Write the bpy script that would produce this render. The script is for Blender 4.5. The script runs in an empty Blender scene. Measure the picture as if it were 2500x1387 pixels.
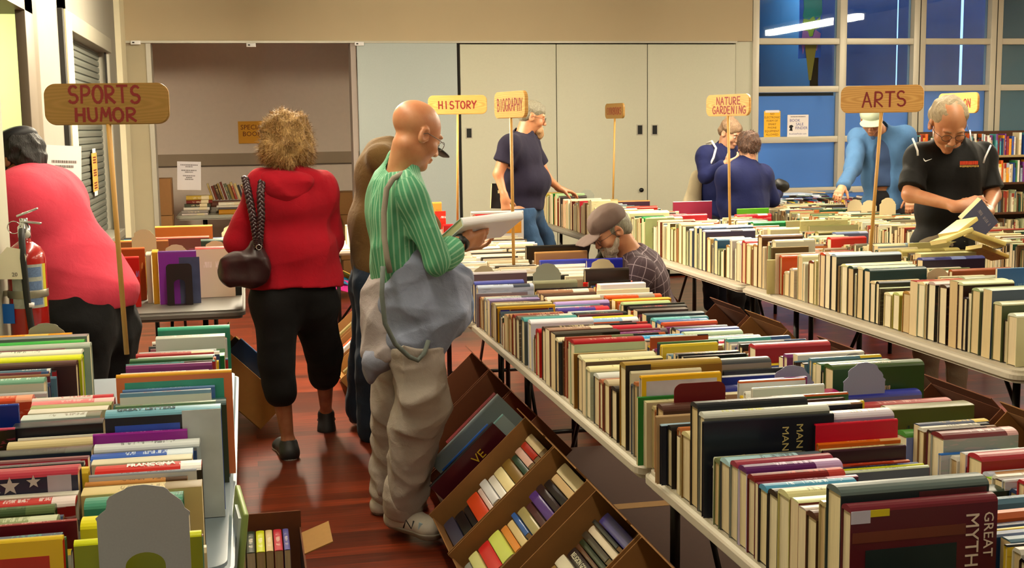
import bpy, bmesh, math, random
import numpy as np
from mathutils import Vector, Matrix, Euler
random.seed(7); C = bpy.context.scene.collection; SC = bpy.context.scene
# ---------------------------------------------------------------- camera
CAMH = 1.6; FPX = 3000.0
_y, _p, _r = math.radians(12.1), math.radians(7.35), math.radians(-0.8)
_f = Vector((math.sin(_y)*math.cos(_p), math.cos(_y)*math.cos(_p), -math.sin(_p)))
_rt = Vector((math.cos(_y), -math.sin(_y), 0)); _u = _rt.cross(_f)
CR = _rt*math.cos(_r)+_u*math.sin(_r); CU = -_rt*math.sin(_r)+_u*math.cos(_r); CF = _f
cam = bpy.data.cameras.new('camera'); cam.sensor_width = 36; cam.lens = FPX/2500*36; cam.clip_end = 200
co = bpy.data.objects.new('camera', cam); C.objects.link(co)
co.matrix_world = Matrix(((CR.x, CU.x, -CF.x, 0), (CR.y, CU.y, -CF.y, 0), (CR.z, CU.z, -CF.z, CAMH), (0, 0, 0, 1)))
SC.camera = co
def at(px, py, Y):          # the point of the room seen at a pixel of the photograph, at room depth Y
    d = CR*((px-1250)/FPX)-CU*((py-693.5)/FPX)+CF
    return Vector((0, 0, CAMH))+d*(Y/d.y)
# ---------------------------------------------------------------- world (dusk sky seen through the glass) and exposure
w = bpy.data.worlds.new('world'); SC.world = w; w.use_nodes = True
bg = w.node_tree.nodes['Background']; bg.inputs[0].default_value = (0.42, 0.64, 1.0, 1); bg.inputs[1].default_value = 2.3
SC.view_settings.view_transform = 'Standard'; SC.view_settings.look = 'None'
SC.view_settings.exposure = 0.3; SC.view_settings.gamma = 1; SC.view_settings.use_curve_mapping = False
SC.cycles.use_denoising = True; SC.cycles.max_bounces = 7; SC.cycles.diffuse_bounces = 3
SC.cycles.sample_clamp_indirect = 6
LAMP = 44.0                 # emission of the fluorescent diffusers
# ---------------------------------------------------------------- helpers
def lin(h):
    h = h.lstrip('#'); r = []
    for i in (0, 2, 4):
        c = int(h[i:i+2], 16)/255; r.append(c/12.92 if c < .04045 else ((c+.055)/1.055)**2.4)
    return (*r, 1)
MC = {}
def nd(nt, t, **k):
    n = nt.nodes.new(t)
    for a, b in k.items(): setattr(n, a, b)
    return n
def mat(name, col, rough=.6, metal=0, noise=None, bump=None, emit=None, spec=None, coat=0, vec=None):
    """noise=(scale, amount, detail) varies value; bump=(scale, strength, distance)"""
    if name in MC: return MC[name]
    m = bpy.data.materials.new(name); m.use_nodes = True; nt = m.node_tree; b = nt.nodes['Principled BSDF']; L = nt.links
    c = lin(col) if isinstance(col, str) else col
    b.inputs['Base Color'].default_value = c; b.inputs['Roughness'].default_value = rough; b.inputs['Metallic'].default_value = metal
    if spec is not None: b.inputs['Specular IOR Level'].default_value = spec
    if coat: b.inputs['Coat Weight'].default_value = coat; b.inputs['Coat Roughness'].default_value = .08
    tc = nd(nt, 'ShaderNodeTexCoord'); vs = tc.outputs['Object']
    if vec:
        mp = nd(nt, 'ShaderNodeMapping'); mp.inputs['Scale'].default_value = vec; L.new(vs, mp.inputs[0]); vs = mp.outputs[0]
    if noise is None: noise = (6, .05, 2)
    n = nd(nt, 'ShaderNodeTexNoise'); n.inputs['Scale'].default_value = noise[0]; n.inputs['Detail'].default_value = noise[2]; L.new(vs, n.inputs['Vector'])
    mr = nd(nt, 'ShaderNodeMapRange'); mr.inputs['To Min'].default_value = 1-noise[1]; mr.inputs['To Max'].default_value = 1+noise[1]; L.new(n.outputs[0], mr.inputs[0])
    hs = nd(nt, 'ShaderNodeHueSaturation'); hs.inputs['Color'].default_value = c; L.new(mr.outputs[0], hs.inputs['Value']); L.new(hs.outputs[0], b.inputs['Base Color'])
    if bump:
        n2 = nd(nt, 'ShaderNodeTexNoise'); n2.inputs['Scale'].default_value = bump[0]; n2.inputs['Detail'].default_value = 4; L.new(vs, n2.inputs['Vector'])
        bp = nd(nt, 'ShaderNodeBump'); bp.inputs['Strength'].default_value = bump[1]; bp.inputs['Distance'].default_value = bump[2]
        L.new(n2.outputs[0], bp.inputs['Height']); L.new(bp.outputs[0], b.inputs['Normal'])
    if emit:
        b.inputs['Emission Color'].default_value = lin(emit[0]); b.inputs['Emission Strength'].default_value = emit[1]
    MC[name] = m; return m
def tag(o, label=None, cat=None, group=None, kind=None):
    if label: o['label'] = label
    if cat: o['category'] = cat
    if group: o['group'] = group
    if kind: o['kind'] = kind
    return o
def empty(name, loc=(0, 0, 0), rz=0, label=None, cat=None, group=None):
    o = bpy.data.objects.new(name, None); o.location = loc; o.rotation_euler = (0, 0, rz); o.empty_display_size = .05
    C.objects.link(o); return tag(o, label, cat, group)
def link(name, me, parent=None, loc=None, mats=()):
    o = bpy.data.objects.new(name, me); C.objects.link(o)
    for m in mats: me.materials.append(m)
    if parent: o.parent = parent
    if loc is not None: o.location = loc
    return o
class MB:
    """collects shapes in the space of the thing and links them as one mesh"""
    def __init__(s): s.v = []; s.f = []; s.m = []; s.sm = []
    def add(s, v, f, m=0, smooth=False, M=None):
        n = len(s.v); s.v += [tuple(M @ Vector(p)) for p in v] if M is not None else [tuple(p) for p in v]
        s.f += [[i+n for i in q] for q in f]; s.m += [m]*len(f); s.sm += [smooth]*len(f); return s
    def box(s, a, b, m=0, M=None, bev=0):
        x0, y0, z0 = a; x1, y1, z1 = b
        if bev <= 0:
            v = [(x0, y0, z0), (x1, y0, z0), (x1, y1, z0), (x0, y1, z0), (x0, y0, z1), (x1, y0, z1), (x1, y1, z1), (x0, y1, z1)]
            return s.add(v, [(0, 3, 2, 1), (4, 5, 6, 7), (0, 1, 5, 4), (1, 2, 6, 5), (2, 3, 7, 6), (3, 0, 4, 7)], m, False, M)
        bm = bmesh.new(); bmesh.ops.create_cube(bm, size=1)
        for q in bm.verts: q.co = Vector(((x0+x1)/2+q.co.x*(x1-x0), (y0+y1)/2+q.co.y*(y1-y0), (z0+z1)/2+q.co.z*(z1-z0)))
        bmesh.ops.bevel(bm, geom=bm.edges[:], offset=bev, segments=3, affect='EDGES', profile=.5)
        bm.verts.index_update(); s.add([q.co[:] for q in bm.verts], [[q.index for q in f.verts] for f in bm.faces], m, True, M); bm.free(); return s
    def tube(s, pts, r, m=0, n=10, M=None, caps=True):
        pts = [Vector(p) for p in pts]; rr = r if isinstance(r, (list, tuple)) else [r]*len(pts); v = []; f = []
        t0 = (pts[1]-pts[0]).normalized(); up = Vector((0, 0, 1)) if abs(t0.z) < .9 else Vector((1, 0, 0)); a = t0.cross(up).normalized()
        for i, p in enumerate(pts):
            t = (pts[min(i+1, len(pts)-1)]-pts[max(i-1, 0)]).normalized(); a = (a-t*a.dot(t)).normalized(); b = t.cross(a)
            for k in range(n): v.append(p+(a*math.cos(6.2832*k/n)+b*math.sin(6.2832*k/n))*rr[i])
        for i in range(len(pts)-1):
            for k in range(n): f.append((i*n+k, i*n+(k+1) % n, (i+1)*n+(k+1) % n, (i+1)*n+k))
        if caps: f += [tuple(range(n))[::-1], tuple(range((len(pts)-1)*n, len(pts)*n))]
        return s.add(v, f, m, True, M)
    def lathe(s, prof, m=0, n=24, M=None):
        v = []; f = []
        for r, z in prof:
            for k in range(n): v.append((r*math.cos(6.2832*k/n), r*math.sin(6.2832*k/n), z))
        for i in range(len(prof)-1):
            for k in range(n): f.append((i*n+k, i*n+(k+1) % n, (i+1)*n+(k+1) % n, (i+1)*n+k))
        return s.add(v, f, m, True, M)
    def prism(s, poly, y0, y1, m=0, M=None):
        """outline in x,z pushed from y0 to y1"""
        n = len(poly); v = [(x, y0, z) for x, z in poly]+[(x, y1, z) for x, z in poly]
        f = [tuple(range(n)), tuple(range(2*n-1, n-1, -1))]+[(i, n+i, n+(i+1) % n, (i+1) % n) for i in range(n)]
        return s.add(v, f, m, False, M)
    def build(s, name, mats, parent=None, loc=None):
        me = bpy.data.meshes.new(name); me.from_pydata(s.v, [], s.f)
        me.polygons.foreach_set('material_index', s.m); me.polygons.foreach_set('use_smooth', s.sm); me.update()
        bm = bmesh.new(); bm.from_mesh(me); bmesh.ops.recalc_face_normals(bm, faces=bm.faces); bm.to_mesh(me); bm.free()
        return link(name, me, parent, loc, mats if isinstance(mats, (list, tuple)) else [mats])
def sharp(o, deg=35):
    me = o.data; 
    try: me.set_sharp_from_angle(angle=math.radians(deg))
    except Exception: pass
    return o
def rrect(x0, z0, x1, z1, r, n=6):
    p = []
    for cx, cz, a0 in ((x1-r, z1-r, 0), (x0+r, z1-r, 90), (x0+r, z0+r, 180), (x1-r, z0+r, 270)):
        for k in range(n+1):
            a = math.radians(a0+90*k/n); p.append((cx+r*math.cos(a), cz+r*math.sin(a)))
    return p
def text_mesh(name, txt, size, m, M, parent, ext=.0004, align='CENTER', sx=1.0, bold=0):
    cu = bpy.data.curves.new(name, 'FONT'); cu.body = txt; cu.size = size; cu.extrude = ext; cu.align_x = align; cu.align_y = 'CENTER'; cu.resolution_u = 2; cu.offset = bold
    o = bpy.data.objects.new(name, cu); C.objects.link(o)
    dg = bpy.context.evaluated_depsgraph_get(); me = bpy.data.meshes.new_from_object(o.evaluated_get(dg)); bpy.data.objects.remove(o)
    me.transform(Matrix.Diagonal((sx, 1, 1, 1))); me.transform(M); me.materials.clear()
    return link(name, me, parent, mats=[m])
XZ = Matrix(((1, 0, 0, 0), (0, 0, -1, 0), (0, 1, 0, 0), (0, 0, 0, 1)))      # text facing -Y, upright
# brush strokes of the painted letters, unit box 0..1 wide, 0..1 high
def arc(cx, cy, rx, ry, a0, a1, n=9): return [(cx+rx*math.cos(math.radians(a0+(a1-a0)*k/n)), cy+ry*math.sin(math.radians(a0+(a1-a0)*k/n))) for k in range(n+1)]
GL = {'A': [[(0, 0), (.5, 1), (1, 0)], [(.15, .38), (.85, .38)]], 'B': [[(.1, 0), (.1, 1)], [(.1, 1)]+arc(.4, .76, .45, .24, 90, -90)+[(.1, .52)]+arc(.45, .26, .5, .26, 90, -90)+[(.1, 0)]],
 'C': [arc(.55, .5, .5, .5, 50, 310)], 'D': [[(.1, 0), (.1, 1)]+arc(.25, .5, .7, .5, 90, -90)+[(.1, 0)]], 'E': [[(.9, 1), (.1, 1), (.1, 0), (.9, 0)], [(.1, .52), (.75, .52)]],
 'F': [[(.9, 1), (.1, 1), (.1, 0)], [(.1, .52), (.75, .52)]], 'G': [arc(.55, .5, .5, .5, 50, 300)+[(.95, .15), (.95, .45), (.6, .45)]], 'H': [[(.1, 0), (.1, 1)], [(.9, 0), (.9, 1)], [(.1, .5), (.9, .5)]],
 'I': [[(.5, 0), (.5, 1)]], 'K': [[(.1, 0), (.1, 1)], [(.9, 1), (.1, .45), (.9, 0)]], 'M': [[(0, 0), (.15, 1), (.5, .35), (.85, 1), (1, 0)]], 'N': [[(.1, 0), (.1, 1), (.9, 0), (.9, 1)]],
 'O': [arc(.5, .5, .48, .5, 0, 360, 14)], 'P': [[(.1, 0), (.1, 1)]+arc(.4, .73, .5, .27, 90, -90)+[(.1, .46)]], 'R': [[(.1, 0), (.1, 1)]+arc(.4, .74, .48, .26, 90, -90)+[(.1, .48), (.95, 0)]],
 'S': [arc(.52, .74, .4, .26, 40, 270)+arc(.5, .25, .44, .25, 90, -150)], 'T': [[(0, 1), (1, 1)], [(.5, 1), (.5, 0)]], 'U': [[(.1, 1), (.1, .35)]+arc(.5, .33, .4, .33, 180, 360)+[(.9, 1)]],
 'Y': [[(0, 1), (.5, .5), (1, 1)], [(.5, .5), (.4, 0)]]}
def strokes(mb, txt, x0, z0, cw, h, wd, gap=.28, y=-.0006, seed=1):
    rg = random.Random(seed); n = len(txt); adv = cw*(1+gap)
    for i, ch in enumerate(txt):
        if ch not in GL: continue
        ww = cw*(.35 if ch == 'I' else 1); dz = rg.uniform(-.03, .03)*h; ln = rg.uniform(-.04, .04)
        ox = x0+i*adv+(cw-ww)/2
        for k, st in enumerate(GL[ch]):
            P = [Vector((ox+a*ww+ln*b*h, 0, z0+dz+b*h)) for a, b in st]
            for j in range(len(P)-1):
                a, b = P[j], P[j+1]; d = (b-a)
                if d.length < 1e-6: continue
                d.normalize(); s = Vector((-d.z, 0, d.x))*wd*.5*rg.uniform(.85, 1.15); e = d*wd*.3
                q = [a-e+s, a-e-s, b+e-s, b+e+s]; yy = y-.00002*(j % 7)-.0001*k
                mb.add([(p.x, yy, p.z) for p in q], [(0, 1, 2, 3)])
# ---------------------------------------------------------------- surfaces
def floor_mat():
    m = bpy.data.materials.new('wood_plank_floor'); m.use_nodes = True; nt = m.node_tree; b = nt.nodes['Principled BSDF']; L = nt.links
    tc = nd(nt, 'ShaderNodeTexCoord')
    br = nd(nt, 'ShaderNodeTexBrick'); br.offset = .37; br.inputs['Scale'].default_value = 1
    br.inputs['Brick Width'].default_value = 1.2; br.inputs['Row Height'].default_value = .09; br.inputs['Mortar Size'].default_value = .0012
    br.inputs['Color1'].default_value = lin('7c2e14'); br.inputs['Color2'].default_value = lin('48180a'); br.inputs['Mortar'].default_value = lin('1c0a06')
    L.new(tc.outputs['Object'], br.inputs[0])
    mp = nd(nt, 'ShaderNodeMapping'); mp.inputs['Scale'].default_value = (1.6, 22, 1); L.new(tc.outputs['Object'], mp.inputs[0])
    n = nd(nt, 'ShaderNodeTexNoise'); n.inputs['Scale'].default_value = 2.2; n.inputs['Detail'].default_value = 6; L.new(mp.outputs[0], n.inputs['Vector'])
    mr = nd(nt, 'ShaderNodeMapRange'); mr.inputs['From Min'].default_value = .3; mr.inputs['From Max'].default_value = .7; mr.inputs['To Min'].default_value = .55; mr.inputs['To Max'].default_value = 1.5; L.new(n.outputs[0], mr.inputs[0])
    hs = nd(nt, 'ShaderNodeHueSaturation'); L.new(br.outputs[0], hs.inputs['Color']); L.new(mr.outputs[0], hs.inputs['Value']); L.new(hs.outputs[0], b.inputs['Base Color'])
    b.inputs['Roughness'].default_value = .32
    bp = nd(nt, 'ShaderNodeBump'); bp.inputs['Strength'].default_value = .15; bp.inputs['Distance'].default_value = .002; L.new(n.outputs[0], bp.inputs['Height']); L.new(bp.outputs[0], b.inputs['Normal'])
    return m
def oak_mat(name, c1, c2, k=1.0):
    m = bpy.data.materials.new(name); m.use_nodes = True; nt = m.node_tree; b = nt.nodes['Principled BSDF']; L = nt.links
    tc = nd(nt, 'ShaderNodeTexCoord'); mp = nd(nt, 'ShaderNodeMapping'); mp.inputs['Scale'].default_value = (2.2*k, 3*k, 16*k); L.new(tc.outputs['Object'], mp.inputs[0])
    wv = nd(nt, 'ShaderNodeTexWave'); wv.wave_type = 'RINGS'; wv.rings_direction = 'Y'; wv.inputs['Scale'].default_value = 2.2; wv.inputs['Distortion'].default_value = 3.5; wv.inputs['Detail'].default_value = 3; wv.inputs['Detail Scale'].default_value = 1.4
    L.new(mp.outputs[0], wv.inputs[0]); cr = nd(nt, 'ShaderNodeValToRGB'); cr.color_ramp.elements[0].color = lin(c1); cr.color_ramp.elements[1].color = lin(c2); cr.color_ramp.elements[0].position = .0
    L.new(wv.outputs[0], cr.inputs[0]); L.new(cr.outputs[0], b.inputs['Base Color']); b.inputs['Roughness'].default_value = .45
    return m
M_wall = mat('wall_paint', 'aa9a7c', .8, noise=(3, .03, 2)); M_cream = mat('cream_paint', 'd8d0ac', .7)
M_door = mat('door_laminate', 'b8b8a4', .5, noise=(60, .04, 3)); M_blue = mat('partition_laminate', 'a0aaa8', .5, noise=(70, .05, 3))
M_alc = mat('alcove_paint', 'ecdccb', .85, noise=(20, .04, 3)); M_gap = mat('dark_gap', '181410', .8)
M_alu = mat('aluminium', 'aaa698', .45, .35); M_jamb = mat('bronze_jamb', '6c6050', .5, .2); M_white = mat('white_trim', 'b4ac8c', .6)
M_shut = mat('shutter_slat', '70746c', .45, .3); M_black = mat('black_metal', '141414', .45, .4); M_yel = mat('yellow_wall', 'e4e8bc', .8)
def wbox(name, a, b, m, bev=0): return tag(MB().box(a, b, bev=bev).build(name, m), kind='structure')
fl = MB().box((-4, -2, -.05), (10, 15, 0)).build('floor', floor_mat()); tag(fl, kind='structure')
wbox('ceiling', (-4, -2, 3.3), (10, 12.2, 3.35), mat('ceiling_tile', 'a8a498', .9, noise=(40, .06, 3)))
wbox('wall_behind', (-4, -2.1, 0), (10, -2, 3.3), M_wall); wbox('wall_right', (9.9, -2, 0), (10, 12.2, 3.3), M_wall)
wbox('wall_left', (-1.06, -2, 0), (-.86, 4.8, 3.3), mat('pillar_paint', 'aeb09c', .75))
WL = mat('left_wall_panel', '78746a', .6)
wbox('wall_left_header', (-1.3, 4.8, 2.32), (-1.1, 8.55, 3.3), WL)
wbox('wall_left_panel', (-1.16, 7.25, 0), (-1.1, 8.15, 2.32), WL)
wbox('wall_left_upper', (-1.3, 8.15, 2.36), (-1.1, 12.2, 3.3), WL); wbox('wall_left_lower', (-1.3, 8.15, 0), (-1.1, 12.2, .7), WL)
wbox('wall_left_column', (-1.3, 11.15, .7), (-1.1, 12.2, 2.36), WL)
wbox('wall_hall_side', (-3.3, 2, 0), (-3.2, 9.5, 3.0), M_yel); wbox('wall_hall_end', (-3.3, 9.4, 0), (-1.3, 9.5, 3.0), M_yel)
wbox('wall_hall_near', (-3.3, 2, 0), (-1.06, 2.1, 3.0), M_yel); wbox('ceiling_hall', (-3.3, 2, 2.7), (-1.3, 9.5, 2.75), M_white)
# door frame beside the hall opening
d = MB(); d.box((-1.12, 6.78, 0), (-1.07, 7.02, 2.32), 0, bev=.004); d.box((-1.14, 7.04, 0), (-1.085, 7.25, 2.32), 0)
d.box((-1.13, 7.02, 0), (-1.1, 7.04, 2.32), 1); d.box((-1.3, 4.8, 2.22), (-1.07, 7.02, 2.32), 0)
tag(d.build('trim_1', [M_jamb, M_gap]), kind='structure')
d = MB(); d.box((-1.25, 8.15, .7), (-1.07, 8.22, 2.36), 1); d.box((-1.3, 8.22, .7), (-1.06, 8.5, 2.36), 0); d.box((-1.3, 8.5, .7), (-1.08, 8.55, 2.36), 1)
tag(d.build('trim_2', [M_white, M_gap]), kind='structure')
# pale strip in the corner
wbox('trim_3', (-1.1, 11.72, 0), (-1.05, 12.17, 3.3), mat('corner_strip', 'd8d0b0', .6))
# serving hatch shutter
sh = empty('roller_shutter', (-1.1, 9.85, .76), label='grey roller shutter closed over the serving hatch in left wall', cat='shutter')
b = MB(); n = 30
for i in range(n):
    z = i*1.59/n; P = [(-.1, z), (-.085, z+.006), (-.082, z+.03), (-.085, z+.047), (-.1, z+.053)]
    v = [(x, -1.25, zz) for x, zz in P]+[(x, 1.25, zz) for x, zz in P]; b.add(v, [(k, k+1, k+6, k+5) for k in range(4)], 0, False)
b.box((-.15, -1.25, 0), (-.1, 1.25, 1.6), 1); b.build('curtain', [M_shut, M_gap], sh)
b = MB().box((-.12, -1.3, -.06), (.05, 1.3, 0), bev=.004); b.build('sill', M_alu, sh)
MB().box((-.1, -1.3, 0), (0, -1.24, 1.6)).build('side_rail', M_alu, sh); b = MB(); b.box((-.1, 1.24, 0), (0, 1.3, 1.6)); b.box((-.03, 1.18, 0), (-.02, 1.24, 1.6), 1); b.build('side_rail', [M_alu, M_gap], sh)
MB().box((-.1, -1.3, 1.5), (.02, 1.3, 1.62), bev=.005).build('shutter_hood', mat('hood_paint', '827e70', .6), sh)
# back wall: header, alcove, folding partition and cupboards
YB = 12.2; ZD = 2.415
wbox('wall_back_header', (-1.1, YB-.03, ZD+.02), (5.2, YB+.2, 3.3), M_wall)
wbox('wall_back_left', (-1.1, YB, 0), (-.874, YB+.2, ZD), mat('wall_back_tan', 'a0967c', .8)); wbox('wall_back_right', (5.03, YB, 0), (5.21, YB+.1, ZD+.03), M_door)
wbox('trim_4', (-1.1, YB-.04, ZD), (5.03, YB+.05, ZD+.02), M_alu)
wbox('trim_5', (-.874, YB-.01, 0), (-.83, YB+.25, ZD), M_alu); wbox('trim_6', (1.04, YB-.01, 0), (1.09, YB+.25, ZD), mat('alcove_jamb', '9c9088', .6))
YA = 14.4
wbox('wall_alcove_back', (-1.3, YA, 0), (1.6, YA+.1, 3.0), M_alc); wbox('wall_alcove_left', (-1.35, YB+.2, 0), (-1.25, YA, 3), M_alc)
wbox('wall_alcove_right', (1.5, YB+.2, 0), (1.6, YA, 3), M_alc); wbox('ceiling_alcove', (-1.3, YB+.2, 2.95), (1.6, YA, 3), M_alc)
b = MB(); b.box((-1.25, YA-.012, 1.2), (1.5, YA, 1.33)); b.box((-1.25, YA-.013, 1.185), (1.5, YA, 1.2), 1); tag(b.build('trim_7', [mat('rail_paint', 'a8967f', .8), mat('rail_dark_strip', '6a5c50', .9)]), kind='structure')  # brown strip along the lower edge of the alcove rail
tag(MB().box((1.1, YB-.03, 0), (2.085, YB+.02, ZD), bev=.003).build('door_1', M_blue), kind='structure')
tag(MB().box((2.09, YB+.01, 0), (2.12, YB+.05, ZD)).build('trim_8', M_gap), kind='structure')
for i, (x0, x1) in enumerate(((2.12, 3.098), (3.106, 4.061), (4.069, 5.025))):
    dr = tag(MB().box((x0, YB-.01, .03), (x1, YB+.03, ZD-.01), bev=.003).build('door_%d' % (i+2), M_door), kind='structure')
    for px, py in ((1145, 325), (1562, 317), (1598, 317)):
        p = at(px, py, YB-.01)
        if x0 < p.x < x1:
            h = MB(); h.box((p.x-.034, YB-.016, p.z-.055), (p.x+.034, YB-.01, p.z+.055), 0); h.box((p.x-.024, YB-.019, p.z-.045), (p.x+.024, YB-.012, p.z+.045), 1)
            h.build('recessed_pull', [M_alu, M_black], dr)
p = at(1566, 464, YB-.02); h = MB().tube([(p.x, YB-.03, p.z), (p.x, YB-.01, p.z)], .022, 0, 16); h.build('door_lock', M_black, dr)
wbox('wall_cupboard_core', (1.3, YB+.05, 0), (5.2, YB+.12, ZD), M_gap)
for k, (px, py) in enumerate(((331, 104), (613, 110), (877, 107))):
    p = at(px, py, YB-.05)
    b = MB(); b.box((p.x-.045, YB-.06, p.z-.018), (p.x+.045, YB-.035, p.z+.018), 0, bev=.003); b.box((p.x-.03, YB-.062, p.z-.006), (p.x-.01, YB-.06, p.z+.006), 1)
    tag(b.build('ceiling_clip', [mat('clip_plastic', 'd8d8d8', .4), M_gap]), ('small white bracket at the left end of the alcove head rail', 'small white bracket in the middle of the alcove head rail', 'small blue-white bracket above the blue-grey partition panel')[k], 'bracket', 'brackets on the head rail')
# ---------------------------------------------------------------- window wall
zr = [at(1945, y, YB).z for y in (101, 218, 341, 466)]+[.42]
XV = [(5.21, 5.28), (6.19, 6.27), (7.05, 7.19), (7.97, 8.11), (8.9, 9.0)]
def glass_mat():
    m = bpy.data.materials.new('window_glass'); m.use_nodes = True; nt = m.node_tree; nt.nodes.remove(nt.nodes['Principled BSDF']); L = nt.links
    tr = nd(nt, 'ShaderNodeBsdfTransparent'); tr.inputs[0].default_value = (.75, .85, .9, 1); gl = nd(nt, 'ShaderNodeBsdfGlossy'); gl.inputs['Roughness'].default_value = .02
    fr = nd(nt, 'ShaderNodeFresnel'); fr.inputs[0].default_value = 1.55; ad = nd(nt, 'ShaderNodeMath', operation='ADD'); ad.inputs[1].default_value = .0; L.new(fr.outputs[0], ad.inputs[0])
    mx = nd(nt, 'ShaderNodeMixShader'); L.new(ad.outputs[0], mx.inputs[0]); L.new(tr.outputs[0], mx.inputs[1]); L.new(gl.outputs[0], mx.inputs[2]); L.new(mx.outputs[0], nt.nodes['Material Output'].inputs[0]); return m
def film_mat(name, c):
    m = bpy.data.materials.new(name); m.use_nodes = True; nt = m.node_tree; nt.nodes.remove(nt.nodes['Principled BSDF']); L = nt.links
    tl = nd(nt, 'ShaderNodeBsdfTranslucent'); tl.inputs[0].default_value = lin(c); df = nd(nt, 'ShaderNodeBsdfDiffuse'); df.inputs[0].default_value = lin('8090a8')
    tc = nd(nt, 'ShaderNodeTexCoord'); n = nd(nt, 'ShaderNodeTexNoise'); n.inputs['Scale'].default_value = 1.2; L.new(tc.outputs['Object'], n.inputs[0])
    mr = nd(nt, 'ShaderNodeMapRange'); mr.inputs['To Min'].default_value = .15; mr.inputs['To Max'].default_value = .45; L.new(n.outputs[0], mr.inputs[0])
    mx = nd(nt, 'ShaderNodeMixShader'); L.new(mr.outputs[0], mx.inputs[0]); L.new(tl.outputs[0], mx.inputs[1]); L.new(df.outputs[0], mx.inputs[2]); L.new(mx.outputs[0], nt.nodes['Material Output'].inputs[0]); return m
GLS = glass_mat(); FILM = film_mat('frosted_film', 'ccdcea'); FILM2 = film_mat('frosted_film_grey', 'a0b4a0')
b = MB()
for x0, x1 in XV:
    b.box((x0, YB-.03, 0), (x1, YB+.1, 3.3), bev=.003)
    if x1-x0 > .1: b.box(((x0+x1)/2-.004, YB-.034, 0), ((x0+x1)/2+.004, YB-.03, 3.3), 1)
for z in zr: b.box((5.25, YB-.02, z-.032), (8.95, YB+.09, z+.032), bev=.003)
b.box((5.25, YB-.02, 3.0), (8.95, YB+.09, 3.3)); b.box((5.25, YB-.02, 0), (8.95, YB+.09, .1))
wf = tag(b.build('window_1', [mat('window_aluminium', 'bcb6a4', .4, .15), M_gap]), kind='structure')
for i in range(4):
    x0, x1 = XV[i][1], XV[i+1][0]
    MB().box((x0, YB+.05, .1), (x1, YB+.056, 3.0)).build('pane', GLS, wf)
    zf = zr[1]-.07 if i == 0 else zr[1]-.03
    if i == 3: zf = 3.0
    MB().box((x0, YB+.062, .1), (x1, YB+.064, zf)).build('frosted_film', FILM2 if i == 3 else FILM, wf)
# the next room seen through the upper panes: dark shades with gaps of daylight, paper cut-outs
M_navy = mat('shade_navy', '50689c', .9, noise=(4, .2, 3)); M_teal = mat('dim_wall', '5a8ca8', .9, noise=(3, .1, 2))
g1, g2 = at(2191, 100, 13.2).x, at(2347, 120, 13.2).x
gw = .02; s = 0
for x0, x1 in ((6.35, g1-gw/2), (g1+gw/2, g2-gw), (g2+gw, 9.6)):
    o = MB().box((x0, 13.2, 1.9), (x1, 13.21, 4.2)).build('window_blind', M_navy)
    tag(o, ('dark blue roller blind behind the glass above the ARTS sign', 'dark blue roller blind between the two slits of daylight', 'dark blue roller blind at the right behind the glass')[s], 'blind', 'dark blinds behind the window'); s += 1
wbox('wall_next_back', (5.0, 15.2, 1.85), (6.35, 15.3, 4.0), M_teal); wbox('wall_next_left', (4.95, YB+.2, 1.9), (5.05, 15.2, 4.0), M_teal)
wbox('wall_next_right', (6.35, 13.2, 1.9), (6.45, 15.2, 4.0), M_teal); wbox('ceiling_next', (4.95, YB+.2, 3.6), (9.6, 15.3, 3.65), M_navy); wbox('trim_9', (4.95, YB+.4, 1.88), (6.45, 15.3, 1.92), M_gap)
b = MB()
for x in (5.45, 5.62, 5.95): b.box((x-.02, 15.1, 1.9), (x+.02, 15.16, 3.6))
for z in (2.05, 2.5): b.box((5.05, 15.1, z-.02), (6.3, 15.16, z+.02))
tag(b.build('window_2', mat('far_window_frame', '5a88b8', .6)), kind='structure')
for px, py, r, c, lb in ((1862, 180, .12, '1c4a68', 'large dark teal'), (1908, 172, .06, '162c38', 'small black'), (1926, 140, .055, '4c7440', 'green, highest'), (1916, 192, .06, '587838', 'green, lowest'), (1958, 180, .06, '7c6438', 'brown'), (1882, 155, .04, '6a4050', 'small dull red')):
    p = at(px, py, 14.6); o = MB().prism([(r*.75*math.cos(a*.524), r*1.2*math.sin(a*.524)) for a in range(12)], 0, .012).build('paper_cutout', mat('cutout_'+c, c, .8), loc=p); MB().tube([(0, .006, r), (0, .006, 3.6-p.z)], .002, 0, 5).build('hanging_string', M_gap, o)
    tag(o, lb+' oval paper cut-out hanging behind the first window column', 'paper decoration', 'oval paper cut-outs behind the window')
e = empty('added_room_lamp', (5.75, 13.3, 3.55), label='added unseen lamp brightening the dim room behind the first window column', cat='lamp'); MB().lathe([(0, 0), (.18, 0), (.18, .03), (0, .03)]).build('diffuser', mat('next_diffuser', 'ffffff', .5, emit=('d0e8ff', 70)), e)  # lamp added out of view to brighten the room behind the panes
# cone banner
bn = empty('paper_cone_banner', at(1977, 100, 12.42), label='hanging paper ice cream cone with teal, lime and pink scoops on blue', cat='decoration')
def pz(name, pts, c, y0):
    q = [at(x, y, 12.42)-at(1977, 100, 12.42) for x, y in pts]; MB().prism([(v.x, v.z) for v in q], y0, y0+.006).build(name, mat('banner_'+c, c, .7), bn)
pz('backing_paper', [(1954, -30), (2012, -30), (2008, 60), (2004, 140), (1950, 143), (1953, 60)], '2c6cd8', .012)
pz('teal_scoop', [(1962, -30), (2008, -30), (2008, 32), (2002, 45), (1994, 40), (1988, 52), (1978, 44), (1968, 50), (1961, 40), (1964, 20)], '2aa08c', .006)
pz('lime_scoop', [(1962, 46), (1976, 48), (1986, 40), (1992, 50), (2002, 42), (2006, 58), (2000, 68), (1988, 72), (1984, 88), (1976, 90), (1972, 76), (1958, 74)], 'b8cc30', 0)
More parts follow.
